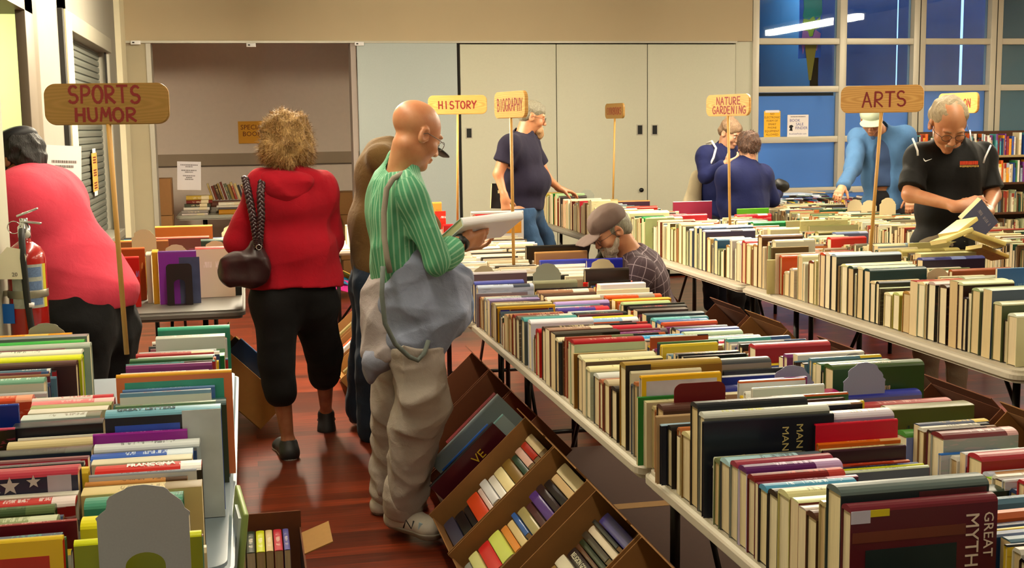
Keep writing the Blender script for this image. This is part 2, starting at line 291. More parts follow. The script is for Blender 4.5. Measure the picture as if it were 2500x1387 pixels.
pz('pink_scoop', [(1960, 74), (1972, 76), (1976, 91), (1984, 90), (1990, 72), (2004, 82), (2000, 100), (1994, 124), (1988, 122), (1984, 108), (1966, 106), (1960, 132), (1956, 104)], 'd070b8', -.004)
pz('cone', [(1964, 104), (1994, 104), (1979, 196), (1974, 196)], 'c09018', -.010)
# ---------------------------------------------------------------- ceiling lamps
M_tubes = [mat('lamp_diffuser_%s' % n_, 'ffffff', .5, emit=('fff0d2', LAMP*f_)) for n_, f_ in (('dim', .36), ('mid', .8), ('full', 2.2), ('bright', 3.9))]; M_hous = mat('lamp_housing', 'b8b8b4', .4, .3)
LP = ((.1, 1.2), (.1, 4.8), (.1, 8.3), (3.9, 1.2), (3.9, 4.8), (3.9, 8.3), (7.65, 1.8), (7.65, 8.6))
for k, (x, y) in enumerate(LP):
    zl = 2.93 if x > 7 else 2.78; hl = 1.4
    e = empty('pendant_lamp', (x, y, zl), label='linear fluorescent pendant lamp hanging from the room ceiling above the book tables', cat='lamp', group='linear fluorescent pendants')
    MB().box((-.09, -hl, .01), (.09, hl, .07), bev=.01).build('housing', M_hous, e); MB().box((-.065, -hl+.03, -.06), (.065, hl-.03, .012), bev=.008).build('diffuser', M_tubes[0 if y < 2 else 1 if y < 5 else 3 if x < 1 else 2], e)
    MB().tube([(0, -hl*.7, .06), (0, -hl*.7, 3.3-zl)], .004).build('hanging_wire', M_black, e); MB().tube([(0, hl*.7, .06), (0, hl*.7, 3.3-zl)], .004).build('hanging_wire', M_black, e)
e = empty('hall_lamp', (-2.1, 8.3, 2.66), label='round ceiling lamp of the yellow hall beyond the doorway', cat='lamp')
MB().lathe([(0, 0), (.22, 0), (.22, .03), (0, .03)]).build('diffuser', mat('hall_diffuser', 'ffffff', .5, emit=('fcffc0', 110)), e)
# ---------------------------------------------------------------- folding tables
M_top = mat('table_plastic', 'c8bfae', .42, noise=(30, .04, 3), bump=(180, .12, .001)); M_top_shaded = mat('table_plastic_shaded', '6c6a64', .4, noise=(30, .04, 3)); M_leg = mat('table_leg_steel', '201e1c', .4, .6)  # the grey copy carries the shade of the table edge in its colour
def table(x0, y0, x1, y1, label, group=None, m=None, z=.73):
    t = empty('folding_table', ((x0+x1)/2, (y0+y1)/2, 0), label=label, cat='table', group=group); w, l = (x1-x0)/2, (y1-y0)/2
    bm = bmesh.new(); P = rrect(-w, -l, w, l, .055); vs = [bm.verts.new((a, b_, z-.045)) for a, b_ in P]; f = bm.faces.new(vs)
    r = bmesh.ops.extrude_face_region(bm, geom=[f]); 
    for v in r['geom']:
        if isinstance(v, bmesh.types.BMVert): v.co.z = z
    eds = [e_ for e_ in bm.edges if abs(e_.verts[0].co.z-e_.verts[1].co.z) < 1e-6]
    bmesh.ops.bevel(bm, geom=eds, offset=.014, segments=3, affect='EDGES'); bmesh.ops.recalc_face_normals(bm, faces=bm.faces)
    me = bpy.data.meshes.new('tabletop'); bm.to_mesh(me); bm.free(); link('tabletop', me, t, mats=[m or M_top])
    lx = l > w
    for s in (-1, 1):
        for q in (-1, 1):
            a = (q*(w-.2), s*(l-.28)) if lx else (s*(w-.28), q*(l-.09))
            MB().tube([(a[0], a[1], z-.04), (a[0], a[1], 0)], .0145, 0, 10).build('leg', M_leg, t)
        b = MB()
        if lx: b.tube([(-(w-.2), s*(l-.28), .12), (w-.09, s*(l-.28), .12)], .011).tube([(0, s*(l-.28), .12), (0, s*(l-.7), z-.05)], .009)
        else: b.tube([(s*(w-.28), -(l-.09), .12), (s*(w-.28), l-.09, .12)], .011).tube([(s*(w-.28), 0, .12), (s*(w-.7), 0, z-.05)], .009)
        b.build('leg_brace', M_leg, t)
    return t
G1 = 'folding tables of the centre row'
table(.955, .49, 1.715, 2.925, 'cream plastic folding table, nearest of the centre row, under the MAN book', G1)
table(.955, 2.935, 1.715, 5.37, 'cream plastic folding table, second of the centre row, packed with spines up', G1)
table(.955, 5.38, 1.715, 7.5, 'cream plastic folding table, farthest of the centre row, by BIOGRAPHY post', G1)
G2 = 'folding tables of the right row'
table(2.57, 1.28, 3.33, 3.70, 'cream plastic folding table at the right edge, its rounded corner showing', G2)
table(2.57, 3.71, 3.33, 6.15, 'cream plastic folding table below the ARTS sign, packed with books', G2)
table(2.57, 6.16, 3.33, 8.60, 'cream plastic folding table below the NATURE GARDENING sign', G2)
table(2.57, 8.61, 3.33, 11.05, 'grey-edged folding table below the COOKBOOKS sign, by navy shirted man', G2, mat('table_plastic_taupe', '8c8678', .42))  # greyer brown plastic on this table
G3 = 'folding tables of the far right row'
table(4.1, 4.9, 4.86, 7.34, 'folding table behind the man in black polo shirt', G3); table(4.1, 7.35, 4.86, 9.8, 'folding table the denim shirted man reaches over', G3)
table(4.2, 10.2, 5.9, 10.9, 'folding table with flat blue books below the frosted window', G3)
G4 = 'folding tables of the left row'
table(-.82, .0, -.055, 2.42, 'folding table nearest at bottom left, mostly under books and bookend', G4, mat('table_plastic_blue', '8898a4', .4))
table(-.82, 2.43, -.055, 4.5, 'folding table at left below the SPORTS HUMOR sign', G4, mat('table_plastic_blue', '8898a4', .4))
table(-.80, 6.06, -.03, 8.45, 'shade-grey folding table with purple book and black bookend beside pink shirt', G4, M_top_shaded)
table(-.72, 12.95, .95, 13.7, 'folding table of special books in the alcove', None, mat('table_plastic_pale', '9c9a88', .4))
table(.35, 8.9, 1.6, 9.6, 'cross-set folding table behind the green shirted man, by HISTORY post', None)
# ---------------------------------------------------------------- books
def cover_mat():
    m = bpy.data.materials.new('book_cover'); m.use_nodes = True; nt = m.node_tree; b = nt.nodes['Principled BSDF']; L = nt.links
    def at_(n): a = nd(nt, 'ShaderNodeAttribute'); a.attribute_name = n; return a
    ca, cb, tp = at_('ca'), at_('cb'), at_('tp'); uv = nd(nt, 'ShaderNodeUVMap'); sp = nd(nt, 'ShaderNodeSeparateXYZ'); L.new(uv.outputs[0], sp.inputs[0]); U, V = sp.outputs[0], sp.outputs[1]
    def mt(op, a, c=None, d=None):
        n = nd(nt, 'ShaderNodeMath', operation=op)
        for i, x in enumerate((a, c, d)):
            if x is None: continue
            if isinstance(x, (int, float)): n.inputs[i].default_value = x
            else: L.new(x, n.inputs[i])
        return n.outputs[0]
    def band(x, lo, hi): return mt('MULTIPLY', mt('GREATER_THAN', x, lo), mt('LESS_THAN', x, hi))
    cx = nd(nt, 'ShaderNodeCombineXYZ'); L.new(mt('MULTIPLY', U, 330), cx.inputs[0]); L.new(mt('MULTIPLY', V, 3.2), cx.inputs[1]); L.new(tp.outputs['Fac'], cx.inputs[2])
    n = nd(nt, 'ShaderNodeTexNoise'); n.inputs['Scale'].default_value = 1; n.inputs['Detail'].default_value = 1; L.new(cx.outputs[0], n.inputs[0])
    glyph = mt('GREATER_THAN', n.outputs[0], .5)
    word = mt('GREATER_THAN', mt('SINE', mt('ADD', mt('MULTIPLY', U, 95), mt('MULTIPLY', tp.outputs['Fac'], 40))), -.75)
    s1 = band(tp.outputs['Fac'], .9, 2.0); fr = mt('FRACT', tp.outputs['Fac'])      # 1.x spine; x shifts the lettering
    u0 = mt('SUBTRACT', U, mt('MULTIPLY', fr, .05))
    txt = mt('MULTIPLY', mt('MULTIPLY', mt('MULTIPLY', band(V, .34, .66), band(u0, .03, .15)), mt('MULTIPLY', mt('GREATER_THAN', fr, .3), .75)), mt('MULTIPLY', glyph, word))
    spine = mt('MULTIPLY', s1, txt)
    blk = mt('MULTIPLY', mt('MULTIPLY', s1, mt('GREATER_THAN', fr, .62)), band(u0, .115, .19))      # a coloured end block on some spines
    s2 = band(tp.outputs['Fac'], 2.0, 2.9)                                      # 2.x front cover
    line = mt('MULTIPLY', mt('MULTIPLY', band(V, .62, .74), band(U, .04, .17)), mt('MULTIPLY', glyph, word))
    n3 = nd(nt, 'ShaderNodeTexNoise'); n3.inputs['Scale'].default_value = 14; n3.inputs['Detail'].default_value = 3; L.new(uv.outputs[0], n3.inputs[0])
    cov = mt('MULTIPLY', s2, mt('MAXIMUM', mt('MULTIPLY', line, .8), mt('MULTIPLY', mt('GREATER_THAN', n3.outputs[0], .58), mt('MULTIPLY', mt('GREATER_THAN', fr, .72), .3))))
    fac = mt('MINIMUM', mt('ADD', mt('ADD', spine, blk), cov), 1)
    mx = nd(nt, 'ShaderNodeMix', data_type='RGBA'); L.new(fac, mx.inputs[0]); L.new(ca.outputs['Color'], mx.inputs[6]); L.new(cb.outputs['Color'], mx.inputs[7])
    L.new(mx.outputs[2], b.inputs['Base Color']); b.inputs['Roughness'].default_value = .3; b.inputs['Specular IOR Level'].default_value = .45
    return m
def page_mat():
    m = bpy.data.materials.new('book_pages'); m.use_nodes = True; nt = m.node_tree; b = nt.nodes['Principled BSDF']; L = nt.links
    a = nd(nt, 'ShaderNodeAttribute'); a.attribute_name = 'ca'; uv = nd(nt, 'ShaderNodeUVMap')
    mp = nd(nt, 'ShaderNodeMapping'); mp.inputs['Scale'].default_value = (900, 2, 1); L.new(uv.outputs[0], mp.inputs[0])
    n = nd(nt, 'ShaderNodeTexNoise'); n.inputs['Scale'].default_value = 1; L.new(mp.outputs[0], n.inputs[0])
    mr = nd(nt, 'ShaderNodeMapRange'); mr.inputs['To Min'].default_value = .62; mr.inputs['To Max'].default_value = 1.25; L.new(n.outputs[0], mr.inputs[0])
    hs = nd(nt, 'ShaderNodeHueSaturation'); L.new(a.outputs['Color'], hs.inputs['Color']); L.new(mr.outputs[0], hs.inputs['Value']); L.new(hs.outputs[0], b.inputs['Base Color'])
    b.inputs['Roughness'].default_value = .9; return m
M_cov, M_pg = cover_mat(), page_mat()
PAGES = [lin(c) for c in ('dcc8a0', 'e0cea8', 'd4bc8c', 'e6d8b4', 'cdb080', 'dcc498', 'e4d2a4')]
class BG:
    def __init__(s): s.v = []; s.f = []; s.ca = []; s.cb = []; s.tp = []; s.uv = []; s.mi = []
    def q(s, M, P, ca, cb, tp, uv, mi=0):
        n = len(s.v); s.v += [tuple(M @ Vector(p)) for p in P]; s.f.append(tuple(range(n, n+len(P)))); s.ca.append(ca); s.cb.append(cb); s.tp.append(tp); s.uv += uv; s.mi.append(mi)
    def bx(s, M, a, b, ca, cb, tpf=0, mi=0, skip=''):
        x0, y0, z0 = a; x1, y1, z1 = b; U = [(0, 0), (x1-x0, 0), (x1-x0, 1), (0, 1)]; Y = [(0, 0), (y1-y0, 0), (y1-y0, 1), (0, 1)]
        s.q(M, [(x0, y0, z0), (x1, y0, z0), (x1, y0, z1), (x0, y0, z1)], ca, cb, tpf, U, mi)
        s.q(M, [(x1, y1, z0), (x0, y1, z0), (x0, y1, z1), (x1, y1, z1)], ca, cb, 0, U, mi)
        s.q(M, [(x1, y0, z0), (x1, y1, z0), (x1, y1, z1), (x1, y0, z1)], ca, cb, 0, Y, mi)
        s.q(M, [(x0, y1, z0), (x0, y0, z0), (x0, y0, z1), (x0, y1, z1)], ca, cb, 0, Y, mi)
        s.q(M, [(x0, y0, z1), (x1, y0, z1), (x1, y1, z1), (x0, y1, z1)], ca, cb, 0, [(0, 0), (0, 1), (y1-y0, 1), (y1-y0, 0)], mi)
        s.q(M, [(x0, y1, z0), (x1, y1, z0), (x1, y0, z0), (x0, y0, z0)], ca, cb, 0, U, mi)
    def mesh(s, name, mats):
        me = bpy.data.meshes.new(name); me.from_pydata(s.v, [], s.f)
        a = me.attributes.new('ca', 'FLOAT_COLOR', 'FACE'); a.data.foreach_set('color', [c for q in s.ca for c in q])
        a = me.attributes.new('cb', 'FLOAT_COLOR', 'FACE'); a.data.foreach_set('color', [c for q in s.cb for c in q])
        a = me.attributes.new('tp', 'FLOAT', 'FACE'); a.data.foreach_set('value', s.tp)
        u = me.uv_layers.new(name='UVMap'); u.data.foreach_set('uv', [c for q in s.uv for c in q])
        me.polygons.foreach_set('material_index', s.mi)
        for m in mats: me.materials.append(m)
        me.update(); return me
def cover_geo(g, M, L, T, W, cs, ct, cf, seed=0.0, hard=True, nseg=5, tpc=2.0, mi=0):
    b = min(.0026, T*.14) if hard else .0007; r = min(T*.32, .012) if hard else min(T*.12, .003)
    g.bx(M, (0, 0, 0), (L, b, W-r), cf, ct, tpc+seed*.89, mi); g.bx(M, (0, T-b, 0), (L, T, W-r), cf, ct, 0, mi)
    prev = None; n = nseg
    for k in range(n+1):
        a = math.pi*k/n; y = T/2-T/2*math.cos(a); z = W-r+r*math.sin(a)
        if prev:
            y0, z0 = prev; g.q(M, [(0, y0, z0), (L, y0, z0), (L, y, z), (0, y, z)], cs, ct, 1.0+seed*.98, [(0, (k-1)/n), (L, (k-1)/n), (L, k/n), (0, k/n)], mi)
        prev = (y, z)
    pr = [(T/2-T/2*math.cos(math.pi*k/n), W-r+r*math.sin(math.pi*k/n)) for k in range(n+1)]
    for x in (0, L): g.q(M, [(x, y, z) for y, z in (pr if x == 0 else pr[::-1])], cs, ct, 0, [(0, 0)]*len(pr), mi)
def page_geo(g, M, L, T, W, cp, hard=True, mi=0):
    b = min(.0026, T*.14) if hard else .0007; e = .0035 if hard else .0004
    g.bx(M, (e, b, e), (L-e, T-b, W-(min(T*.32, .012) if hard else min(T*.12, .003))-.0008), cp, cp, 0, mi)
NBOOK = [0]; ALLB = []
def book(loc, L, T, W, cs, ct, cf, M=None, row=None, hard=True, pages=None, seed=None, label=None, name='book', group=None, tpc=None):
    """cover with rounded spine up and a page block; local x along the spine, y through the thickness, z towards the spine"""
    e = empty(name, loc); 
    if M is not None: e.matrix_world = Matrix.Translation(Vector(loc)) @ M.to_4x4()
    I = Matrix.Identity(4); sd = random.random() if seed is None else seed
    cs_, ct_, cf_ = [lin(c) if isinstance(c, str) else c for c in (cs, ct, cf)]
    g = BG(); cover_geo(g, I, L, T, W, cs_, ct_, cf_, sd, hard, 8, tpc if tpc is not None else 2.0); link('cover', g.mesh('cover', [M_cov]), e)
    g = BG(); page_geo(g, I, L, T, W, pages or random.choice(PAGES), hard); link('page_block', g.mesh('page_block', [M_pg]), e)
    tag(e, label, 'book', group); NBOOK[0] += 1
    if row: ALLB.append((e, row, cs, ct, T, W, L))
    return e
STF = BG()
def sbook(M, L, T, W, cs, ct, cf, hard=True, cp=None):
    cover_geo(STF, M, L, T, W, cs, ct, cf, random.random(), hard, 3, mi=0); page_geo(STF, M, L, T, W, cp or random.choice(PAGES), hard, mi=1)
def TRm(x, y, z, rx=0, rz=0): return Matrix.Translation((x, y, z)) @ Euler((rx, 0, rz)).to_matrix().to_4x4()
PAL = {'cream': 'd8d0a8 c8bc90 e0d8b8 b8a878 d0c498 c4b488 e8e0c8 8a6c48 5c4028 a8b088 6c7850 383028 903020 b06838 485868 d8dcc8 204838 7c7460'.split(),
 'mix': '1c1c20 d8d4c8 a82028 284878 e0c030 3c6840 c8b890 6c2838 507890 e8e8e0 382018 b85828 88603c 2c3c60 c8ccd0 7c3070 40908c 141414'.split(),
 'white': 'f0ece0 e8e0c8 f8f8f0 e0dcd0 d8ccb0 c8b898 fffff4 b0a088 302820 d8d0c8'.split(),
 'shelf': 'c02828 e8a020 2850a0 e8e0d0 181818 388048 d86020 703080 e0d040 a0b0c0 f0f0e8 902020 204870 d8c8a0 50a0a8'.split(),
 'old': '6c2c1c 383c2c 8a6c30 b09048 2c2c34 a03828 c8b078 4c3424 586048'.split()}
def fill(x, yf, yn, pal, L=(.19, .235), W=(.14, .19), T=(.012, .034), z=.73, lean=.03):
    y = yf; rg = random
    while y > yn+T[0]:
        t = min(rg.uniform(*T), y-yn); y -= t; c = [lin(q) for q in rg.sample(PAL[pal], 3)]
        if rg.random() < .6: c[2] = c[0]
        rx = rg.uniform(-lean, lean)*.5; sbook(TRm(x+rg.uniform(-.006, .012), y, z+.001+abs(rx)*t, rx, rg.uniform(-.03, .03)), rg.uniform(*L), t-.001, rg.uniform(*W), c[0], c[1], c[2], rg.random() < .7)
ROWS={'c1':"""0.965 1.249 5.492 0.03 0.935 c8c0c8 5a4550 5a4450
0.965 1.19 5.284 0.055 0.918 5058a8 a0c0e0 38407c
0.965 1.214 5.204 0.055 0.91 b8c4dc 404858 b4bcd4
0.955 1.181 5.19 0.013 0.881 9a9aa8 707080 8a7c88
0.965 1.17 5.158 0.03 0.868 7a2a18 d0a080 7a2a18
0.965 1.183 5.113 0.043 0.872 c09870 705040 b08860
0.965 1.192 5.017 0.055 0.883 b4bcb8 505860 98a0a8
0.965 1.178 4.947 0.055 0.883 9080b8 e0d8f0 8878b0
0.965 1.18 4.865 0.055 0.881 a89060 503020 a08858
0.965 1.199 4.818 0.046 0.883 c8c498 605040 b8b088
0.965 1.204 4.786 0.031 0.877 e0b020 402010 HOT
0.965 1.193 4.598 0.055 0.871 b88858 705030 b88858
0.965 1.174 4.525 0.055 0.882 a87848 f0e0c0 a87848
0.965 1.156 4.455 0.055 0.893 8a2010 e0c0a0 8a2010
0.965 1.174 4.388 0.055 0.897 6b6050 e8e0d0 584c40
0.965 1.165 4.3 0.055 0.905 50a0a0 d0f0f0 404c50
0.965 1.195 4.19 0.055 0.913 f0f0fc e4e4f4 d4d8ec
0.965 1.18 4.067 0.055 0.9 b01018 f0c0b0 b01018
0.965 1.18 3.979 0.055 0.921 301c14 e0d0a0 301c14
0.965 1.186 3.919 0.055 0.924 a07c68 e8d8c0 886050
0.965 1.187 3.842 0.055 0.923 18120e f0e0b0 181008
0.965 1.194 3.796 0.045 0.915 e8dcb8 503020 3a3c40
0.965 1.18 3.782 0.012 0.905 3c4448 a0a8b0 24282c
0.965 1.192 3.598 0.055 0.941 a81420 e0b0a0 b4c4a4
0.959 1.192 3.584 0.012 0.904 c8b078 7a6a40 8a5c20
0.965 1.198 3.513 0.055 0.908 e4e0bc 807850 403020
0.965 1.207 3.473 0.039 0.901 d8d4a0 908858 503828
0.965 1.18 3.423 0.048 0.89 f0e8b4 b0a060 b4b8a0
0.965 1.18 3.33 0.055 0.887 d8dcd8 60a070 505450
0.965 1.18 3.295 0.034 0.879 b06848 f0d0b0 904830
0.965 1.18 3.228 0.055 0.888 c8b898 806848 704030
0.965 1.18 3.158 0.055 0.884 1a1410 d0c090 140e0a
0.965 1.237 3.076 0.055 0.967 a0802c 605020 GOLD
0.965 1.18 2.939 0.055 0.961 e8b010 f0c848 YEL
0.95 1.165 2.925 0.012 0.91 208030 40a060 1c7028
0.965 1.18 2.899 0.025 0.903 d8d0a0 807850 b8a888
0.965 1.18 2.773 0.055 0.919 503028 a08068 402820
0.944 1.159 2.759 0.012 0.9 c8a880 907050 b09068
0.951 1.166 2.745 0.012 0.882 b8d8f0 e8f8ff 12182c
0.965 1.18 2.71 0.034 0.884 141414 c0c0c0 0c0c0e
0.965 1.18 2.587 0.055 0.896 d8cc98 807048 806028
0.965 1.23 2.538 0.048 0.977 1c2228 50565c 101418
0.965 1.263 2.5 0.036 0.965 d0d4cc c4c820 70746c
0.959 1.268 2.486 0.012 0.949 141a28 30384c MAN
0.965 1.18 2.351 0.055 0.896 a8d0dc 405060 404448
0.965 1.181 2.308 0.042 0.904 983048 e0a0b0 788078
0.965 1.176 2.261 0.045 0.906 5a1c60 c0a0d0 c8bce0
0.965 1.161 2.22 0.039 0.9 7a1418 c04038 5c0c10
0.965 1.18 2.204 0.015 0.891 6c1038 e0b0c8 58203c
0.965 1.156 2.161 0.042 0.896 4898c0 d0ecf8 0c1418
0.965 1.18 2.113 0.047 0.899 282018 b0a060 181410
0.965 1.18 2.061 0.051 0.913 d4d098 707848 b8b068
0.965 1.18 2.024 0.035 0.909 d8dca4 707848 702818
0.965 1.18 1.992 0.031 0.904 b8a8a0 703838 a06850
0.965 1.18 1.949 0.041 0.908 503020 a07850 382010
0.965 1.245 1.86 0.055 0.98 5c6c6c e8e8e0 TEAL
0.965 1.239 1.824 0.035 0.96 702030 e0b0b0 MYTH""",
'c2':"""1.275 1.482 5.61 0.03 0.892 141210 c0b898 100e0c
1.275 1.479 5.454 0.055 0.887 8c8c70 c8c8a0 70705c
1.274 1.528 5.44 0.013 0.855 181014 c0a0a0 100c10
1.275 1.534 5.365 0.055 0.854 a87c60 f4f0e0 907060
1.275 1.525 5.279 0.055 0.847 48281c e8d0b0 402018
1.275 1.519 5.207 0.055 0.845 f0e4d0 503028 806048
1.275 1.5 5.101 0.055 0.845 7c6430 503810 684c20
1.275 1.514 5.05 0.05 0.845 b8a0dc f0e0ff 6c4c98
1.239 1.459 4.869 0.055 0.845 4c3c98 d03040 483890
1.275 1.488 4.716 0.055 0.845 1c1c18 a0a080 14140c
1.275 1.466 4.546 0.055 0.854 dcc818 2890d8 c0b020
1.235 1.455 4.465 0.055 0.86 98c0e4 f0f8ff 88a8c8
1.274 1.486 4.451 0.013 0.846 e8b090 c03828 a82028
1.22 1.431 4.238 0.055 0.869 c02038 f0a0a0 b01c30
1.239 1.459 4.138 0.055 0.867 2c2028 60505c 201818
1.22 1.42 3.852 0.055 0.895 30a0e0 90d8ff 2080b8
1.22 1.42 3.838 0.012 0.884 e07890 d8a0b8 c0c0c0
1.22 1.42 3.824 0.012 0.87 386c88 70a0b8 2c5870
1.22 1.435 3.81 0.012 0.86 182038 c8d0e0 141a2c
1.22 1.42 3.742 0.055 0.857 e4e0c0 a8a488 d4d0ac
1.22 1.42 3.165 0.055 0.943 4c5054 787c80 988c7c
1.273 1.489 3.151 0.012 0.917 303438 60686c 282c30
1.22 1.421 3.137 0.012 0.905 f0f4fc 5068b8 2c3c90
1.22 1.42 3.051 0.055 0.891 2c3894 a0a8e0 583820
1.22 1.42 3.023 0.027 0.882 f0e8c0 b0a070 b89870
1.275 1.527 2.959 0.055 0.883 a81860 3040a0 181848
1.22 1.42 2.492 0.055 0.945 d8d0e0 b09040 9890b8
1.22 1.42 2.478 0.012 0.929 d01030 401018 c81030
1.22 1.42 2.464 0.012 0.888 e87010 f8c080 d06010
1.22 1.42 2.45 0.012 0.878 e0d8a8 a09868 c8c090
1.22 1.42 2.436 0.012 0.878 3c1c2c 604050 341828
1.22 1.42 2.422 0.012 0.848 c84020 e89070 b03818
1.22 1.434 2.408 0.012 0.845 141c38 5868a0 0c1020
1.221 1.441 2.394 0.012 0.845 c8d020 909818 90a840
1.224 1.444 2.38 0.013 0.845 e0ecd0 8890b8 606878
1.546 1.766 2.33 0.048 0.845 3468b8 6090d8 2858a0
1.55 1.749 2.28 0.048 0.845 a87028 d09850 503014
1.516 1.711 2.23 0.048 0.845 90d020 203018 24402c
1.46 1.674 2.18 0.048 0.845 20382c 385848 182820""",
'c3':"""1.535 1.75 5.518 0.03 0.927 281c14 40342c 241810
1.523 1.761 5.504 0.013 0.867 e01810 f8a090 c01008
1.535 1.75 5.266 0.055 0.886 ffffff c8c8d8 e8e8f0
1.516 1.762 5.252 0.013 0.864 f8f4d0 d8d060 e8e4c0
1.519 1.771 5.238 0.013 0.845 ffffff d0d0c0 e8e8e0
1.535 1.789 5.163 0.055 0.846 d8541c a09888 983818
1.535 1.788 5.04 0.055 0.845 f0b820 ffe880 c08018
1.535 1.742 4.91 0.055 0.852 b8d090 688048 90a068
1.531 1.799 4.896 0.013 0.845 28281c a8a080 1c1c14
1.535 1.782 4.82 0.055 0.845 181010 d83040 100c0c
1.535 1.753 4.732 0.055 0.845 483830 b0a090 383028
1.535 1.78 4.617 0.055 0.845 304858 b8c0b0 28404c
1.535 1.758 4.506 0.055 0.845 60b8bc 207080 3888a0
1.535 1.733 4.443 0.055 0.845 3868a8 6090c0 383c80
1.535 1.753 4.4 0.041 0.845 c84c24 e8906c a83c1c
1.535 1.745 4.272 0.055 0.845 203034 d8e0e0 182428
1.535 1.769 4.228 0.043 0.845 4c5cb8 a0a8e8 3c4898
1.535 1.755 4.163 0.055 0.845 b8d0b0 788870 90a088
1.535 1.773 4.035 0.055 0.845 a8ccc8 5080a8 c0bcac
1.535 1.75 3.948 0.055 0.848 c01840 f8e8e8 b01030
1.535 1.787 3.835 0.055 0.857 a8b878 c8c898 98a868
1.535 1.789 3.54 0.055 0.908 b02434 801820 a01828
1.535 1.86 3.371 0.055 0.86 b8c0c0 505c64 302c28
1.535 1.806 3.018 0.055 0.942 3c5824 e0b890 304c20
1.535 1.761 2.952 0.055 0.875 3038a8 d0c8f0 8078a0
1.535 1.794 2.853 0.055 0.869 b03838 e8b0a8 501010
1.535 1.762 2.709 0.055 0.891 6c6c30 203838 5c5c28
1.535 1.767 2.632 0.055 0.85 4c8c38 e0e040 7888c8
1.535 1.726 2.472 0.055 0.885 702028 e0b0b0 a0a8a0
1.52 1.723 2.458 0.012 0.845 2068c0 90d0b0 c0c4d0
1.535 1.738 2.322 0.055 0.874 a82030 c84048 981820
1.535 1.75 2.289 0.031 0.845 c0c4d8 707890 d8d8e0""",
'l1':"""-0.298 -0.072 4.046 0.03 0.97 28a080 e0d090 208068
-0.293 -0.085 3.877 0.055 0.965 b0b4a8 e0e0d8 d8dcd8
-0.275 -0.084 3.675 0.055 0.94 109048 a0e0c0 0c7038
-0.335 -0.056 3.125 0.055 1.0 e0a010 f8e080 SALM
-0.32 -0.098 3.111 0.012 0.965 6890c8 e0e8f8 4870b0
-0.315 -0.125 3.097 0.012 0.955 101418 404448 0c1014
-0.337 -0.071 3.044 0.052 0.94 204c50 80a090 343c28
-0.325 -0.077 2.772 0.055 0.985 70b0c8 104050 GREAT
-0.351 -0.151 2.758 0.012 0.942 a020a0 e0a0e0 901890
-0.345 -0.124 2.711 0.046 0.925 e4ecf0 606870 b0c0c8
-0.341 -0.134 2.618 0.055 0.925 1858c0 e0f0ff 1048a0
-0.334 -0.134 2.573 0.043 0.925 e0dcc0 504838 c8c4a8
-0.314 -0.111 2.461 0.055 0.94 d01c14 ffffff 181414
-0.323 -0.12 2.447 0.012 0.935 9098a8 202830 c8ccd0
-0.329 -0.137 2.427 0.019 0.925 c88840 503010 b0a080
-0.327 -0.107 2.354 0.055 0.925 d8c488 806830 c8b478
-0.315 -0.14 2.296 0.055 0.925 489880 286050 3c8870
-0.307 -0.128 2.18 0.055 0.925 e8e010 f8f880 d0c810
-0.302 -0.098 2.059 0.055 0.93 d8e018 a0a010 OLIV""",
'l2':"""-0.898 -0.598 4.313 0.03 0.925 d89010 f0c860 c88010
-0.841 -0.541 4.257 0.055 0.925 808888 c0c8c0 707878
-0.839 -0.539 4.146 0.055 0.925 28a038 90e0a0 208028
-0.812 -0.512 4.084 0.055 0.925 a8b4a8 303830 98a498
-0.823 -0.523 3.968 0.055 0.925 e8e8d8 486850 208050
-0.812 -0.512 3.868 0.055 0.925 d8e018 908820 c0c810
-0.815 -0.515 3.771 0.055 0.925 401818 d8c8b8 341414
-0.753 -0.569 3.528 0.055 0.925 70a890 e0e8e0 c8ccbc
-0.762 -0.562 3.284 0.055 0.925 d04010 f0a080 c03808
-0.556 -0.358 3.25 0.032 0.925 e8dcd8 c83040 e0b0b0
-0.549 -0.351 3.192 0.055 0.925 e88088 f8d0d0 d07078
-0.544 -0.352 3.149 0.042 0.925 98a868 687040 88985c
-0.541 -0.356 3.098 0.05 0.925 e4e0d0 a03020 c0b898
-0.546 -0.366 3.03 0.055 0.925 d0dcd8 707868 b8c8c4
-0.746 -0.546 3.016 0.012 0.966 1038a0 a0c0e0 102c88
-0.551 -0.351 2.949 0.055 0.925 101828 c0b8a8 0c1020
-0.742 -0.542 2.935 0.012 0.928 381828 c84068 141014
-0.533 -0.333 2.776 0.055 0.925 c8b888 887850 b8a878
-0.547 -0.347 2.691 0.055 0.925 0c1010 303c38 080c0c
-0.538 -0.338 2.569 0.055 0.925 98b8e8 d0e0ff 7898d0
-0.571 -0.336 2.396 0.055 0.965 b83048 5868a0 FLAG
-0.504 -0.334 2.371 0.023 0.925 e0dcd0 404038 c8c4b8
-0.534 -0.334 2.323 0.047 0.925 c83030 f0e0e0 901c1c
-0.565 -0.365 2.286 0.035 0.925 38502c 586c40 2c4020
-0.551 -0.351 2.206 0.055 0.925 8a9a6c c8d0b0 b0b8a0
-0.514 -0.314 2.192 0.012 0.926 901820 e0a0a0 601018
-0.507 -0.324 2.093 0.055 0.93 d8b818 e88828 RED""",
